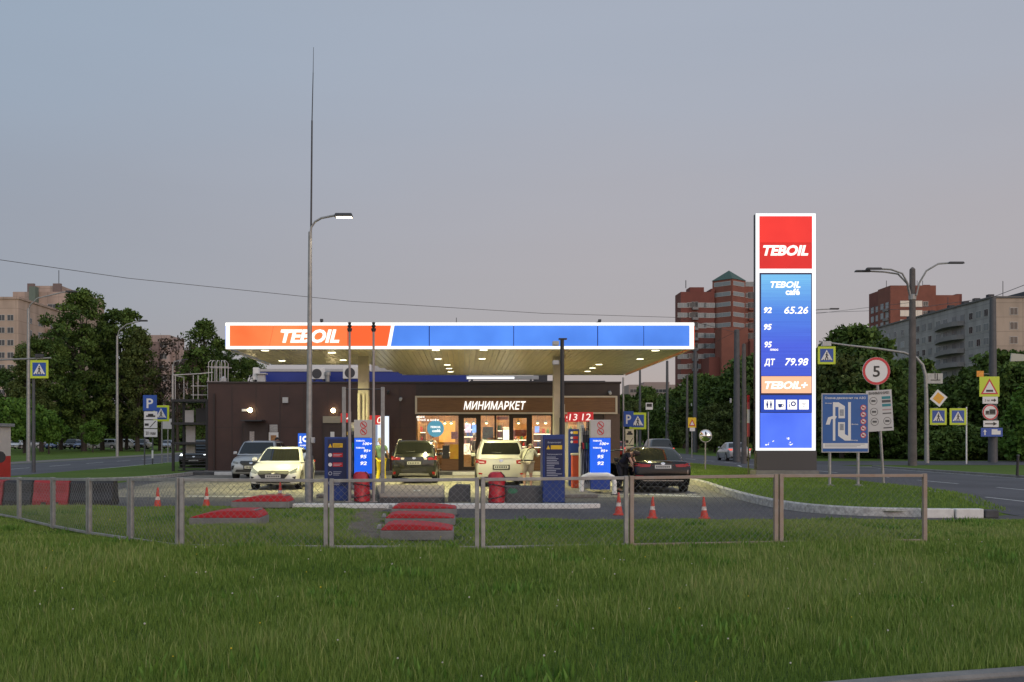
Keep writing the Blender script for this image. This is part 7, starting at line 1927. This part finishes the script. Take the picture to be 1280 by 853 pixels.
# ------------------------------------------------------------------ grass blades
def grass(name, XY, Z, H, rng, m, wd, tint, label):
    n = len(XY)
    th = rng.uniform(0,2*math.pi,n); lean = rng.uniform(.05,.42,n)*H; ld = rng.uniform(0,2*math.pi,n)
    wd = np.broadcast_to(wd,(n,)); dx, dy = np.cos(th)*wd/2, np.sin(th)*wd/2; lx, ly = np.cos(ld)*lean, np.sin(ld)*lean
    v = np.zeros((n,5,3))
    v[:,0] = np.stack([XY[:,0]-dx,XY[:,1]-dy,Z],1); v[:,1] = np.stack([XY[:,0]+dx,XY[:,1]+dy,Z],1)
    v[:,2] = np.stack([XY[:,0]+dx*.8+lx*.35,XY[:,1]+dy*.8+ly*.35,Z+H*.55],1); v[:,3] = np.stack([XY[:,0]-dx*.8+lx*.35,XY[:,1]-dy*.8+ly*.35,Z+H*.55],1)
    v[:,4] = np.stack([XY[:,0]+lx,XY[:,1]+ly,Z+H*(1-.18*lean/H)],1)
    idx = np.arange(n)[:,None]*5
    loops = np.concatenate([idx+np.array([0,1,2,3]), idx+np.array([3,2,4])],1).reshape(-1)
    starts = (np.arange(n)[:,None]*7+np.array([0,4])).reshape(-1); tot = np.tile([4,3],n)
    me = bpy.data.meshes.new(name)
    me.vertices.add(n*5); me.vertices.foreach_set('co',v.reshape(-1).astype(np.float32))
    me.loops.add(n*7); me.loops.foreach_set('vertex_index',loops.astype(np.int32))
    me.polygons.add(n*2); me.polygons.foreach_set('loop_start',starts.astype(np.int32))
    try: me.polygons.foreach_set('loop_total',tot.astype(np.int32))
    except Exception: pass
    a = me.attributes.new("tint",'FLOAT','POINT'); a.data.foreach_set('value',np.repeat(tint,5).astype(np.float32))
    me.update(calc_edges=True); me.materials.append(m)
    o = bpy.data.objects.new(name,me); COL.objects.link(o)
    return tag(o,label,"grass",kind='stuff')
def blade_mat(name, stops):
    m = bpy.data.materials.new(name); m.use_nodes = True
    n = m.node_tree; b = n.nodes["Principled BSDF"]; b.inputs["Roughness"].default_value = .65; b.inputs["Specular IOR Level"].default_value = .25
    a = n.nodes.new("ShaderNodeAttribute"); a.attribute_name = "tint"
    r = n.nodes.new("ShaderNodeValToRGB"); e = r.color_ramp.elements
    while len(e) < len(stops): e.new(.5)
    for q, (p, c) in zip(e, stops): q.position = p; q.color = (*c,1)
    n.links.new(a.outputs["Fac"],r.inputs[0]); n.links.new(r.outputs[0],b.inputs["Base Color"])
    return m
BLADE = blade_mat("grass_blade",[(0,(.092,.168,.022)),(.45,(.162,.252,.042)),(.8,(.21,.29,.07)),(.93,(.26,.29,.10)),(1,(.31,.29,.14))])
rng = np.random.default_rng(12)
def smooth_noise(X, Y, seeds):
    s = np.zeros_like(X)
    for k, (fx_, fy_, ph, am) in enumerate(seeds): s += am*np.sin(X*fx_+ph+1.3*np.sin(Y*fy_*.7+ph))*np.cos(Y*fy_+ph*2)
    return s
NZ = [(.55,.45,.3,.55),(1.3,1.1,1.7,.36),(2.9,2.3,4.1,.2),(6.1,5.2,2.2,.15)]
n = 930000
Yv = np.sqrt(rng.uniform(6.2**1.25,27**1.25,n)**(2/1.25)) if False else (rng.uniform(6.2**1.1,27**1.1,n))**(1/1.1)
Xv = (rng.uniform(-690,860,n))*Yv/F
ed = np.array([lawn_edge(x) for x in Xv])
ok = (Yv < ed-.03)&(Xv < 12.2)
kx = np.array([p[0] for p in reversed(kp)]); ky = np.array([p[1] for p in reversed(kp)])
ok &= ~((Xv > .6)&(Yv < np.interp(Xv,kx,ky)+.18))
Xv, Yv, ed = Xv[ok], Yv[ok], ed[ok]
br = np.array([bare(x,y) for x,y in zip(Xv,Yv)])
nz = smooth_noise(Xv,Yv,NZ)
ok = rng.uniform(0,1,len(Xv)) > np.clip(br*1.25,0,.97)
for o_ in [q for q in COL.objects if q.name.startswith('concrete_slab')]:
    X0 = o_.location.x; Y0 = o_.location.y; ok &= ~((np.abs(Xv-X0) < .8)&(Yv > Y0-.12)&(Yv < Y0+1.0))
ok &= rng.uniform(0,1,len(Xv)) < np.clip(.8+.4*nz,.4,1)
Xv, Yv, ed, nz = Xv[ok], Yv[ok], ed[ok], nz[ok]
Zv = np.array([lawn_h(x,y) for x,y in zip(Xv,Yv)])-.01
far = np.clip((Yv-15.5)/4,0,1)
Hv = (.072+.045*np.clip(nz+.4,0,1.4))*(1-.5*far)*rng.uniform(.6,1.35,len(Xv))
stalk = rng.uniform(0,1,len(Xv)) < .035*np.clip(1+nz,.2,2)
Hv[stalk] *= 1.7
tint = np.clip(.38+.36*nz+rng.normal(0,.13,len(Xv))+.18*np.clip((Yv-15)/4,0,1),0,.9); tint[stalk] = rng.uniform(.80,.96,stalk.sum())
grass("lawn_grass",np.stack([Xv,Yv],1),Zv,Hv,rng,BLADE,.0046+.0108*np.clip((Yv-7)/14,0,1),tint,"unmown green grass with pale seed stalks covering the whole lawn")
n = 60000
Yv = rng.uniform(23.4,62,n)**1.0; Xv = rng.uniform(8.1,14.9,n)
Lf = np.interp(Yv,ys,[island_left(y)+.25 for y in ys]); Rt = np.interp(Yv,ys,[island_right(y)-.05 for y in ys])
ok = (Xv > np.where(Yv < 24.2,np.maximum(Lf,9.4),Lf))&(Xv < Rt)
Xv, Yv = Xv[ok], Yv[ok]; nz = smooth_noise(Xv*1.5,Yv*1.2,NZ)
Zv = np.array([island_h(x,y) for x,y in zip(Xv,Yv)])-.01
grass("island_grass",np.stack([Xv,Yv],1),Zv,(.05+.05*np.clip(nz+.3,0,1.2))*rng.uniform(.6,1.4,len(Xv)),rng,BLADE,.018,np.clip(.36+.25*nz+rng.normal(0,.14,len(Xv)),0,.9),"short green grass of the island around the price pylon")
rngw = np.random.default_rng(5)
cx = []; 
while len(cx) < 80:
    y = rngw.uniform(6.6,25); x = rngw.uniform(-.44,.54)*y
    if y < lawn_edge(x)-.4 and x < 11.8 and not (x > .4 and y < np.interp(x,kx,ky)+.4) and bare(x,y) < .2: cx.append((x,y))
Xw = []; Yw = []
for x, y in cx:
    k = int(rngw.uniform(30,90)); r_ = rngw.uniform(.08,.28)
    Xw += list(x+rngw.normal(0,r_,k)); Yw += list(y+rngw.normal(0,r_*.8,k))
Xw, Yw = np.array(Xw), np.array(Yw); Zw = np.array([lawn_h(a,c) for a, c in zip(Xw,Yw)])-.01
grass("lawn_weeds",np.stack([Xw,Yw],1),Zw,rngw.uniform(.06,.17,len(Xw)),rngw,blade_mat("weed_leaf",[(0,(.06,.15,.016)),(1,(.14,.26,.04))]),rngw.uniform(.018,.034,len(Xw)),rngw.uniform(0,1,len(Xw)),"broad leaved dark green weeds growing in tufts through the lawn")
# clover heads and dandelions dotted about
FLW = mat("clover_white",(.50,.48,.42),.8); FLY = mat("dandelion_yellow",(.60,.45,.02),.8)
bw, by = MB(), MB(); random.seed(9)
for k in range(110):
    y = random.uniform(7,21); x = random.uniform(-.42,.52)*y
    if y > lawn_edge(x)-.3 or (x > .6 and y < np.interp(x,kx,ky)+.25): continue
    z = lawn_h(x,y)+random.uniform(.07,.17); r_ = random.uniform(.006,.010)
    (bw if random.random() < .75 else by).lathe([(0,-r_),(r_,-r_*.2),(r_*.8,r_*.6),(0,r_)],(x,y,z),6)
tag(bw.build("clover_flowers",FLW),"tiny white clover heads scattered through the lawn grass","flowers",kind='stuff')
tag(by.build("dandelion_flowers",FLY),"tiny yellow dandelion heads scattered through the lawn grass","flowers",kind='stuff')
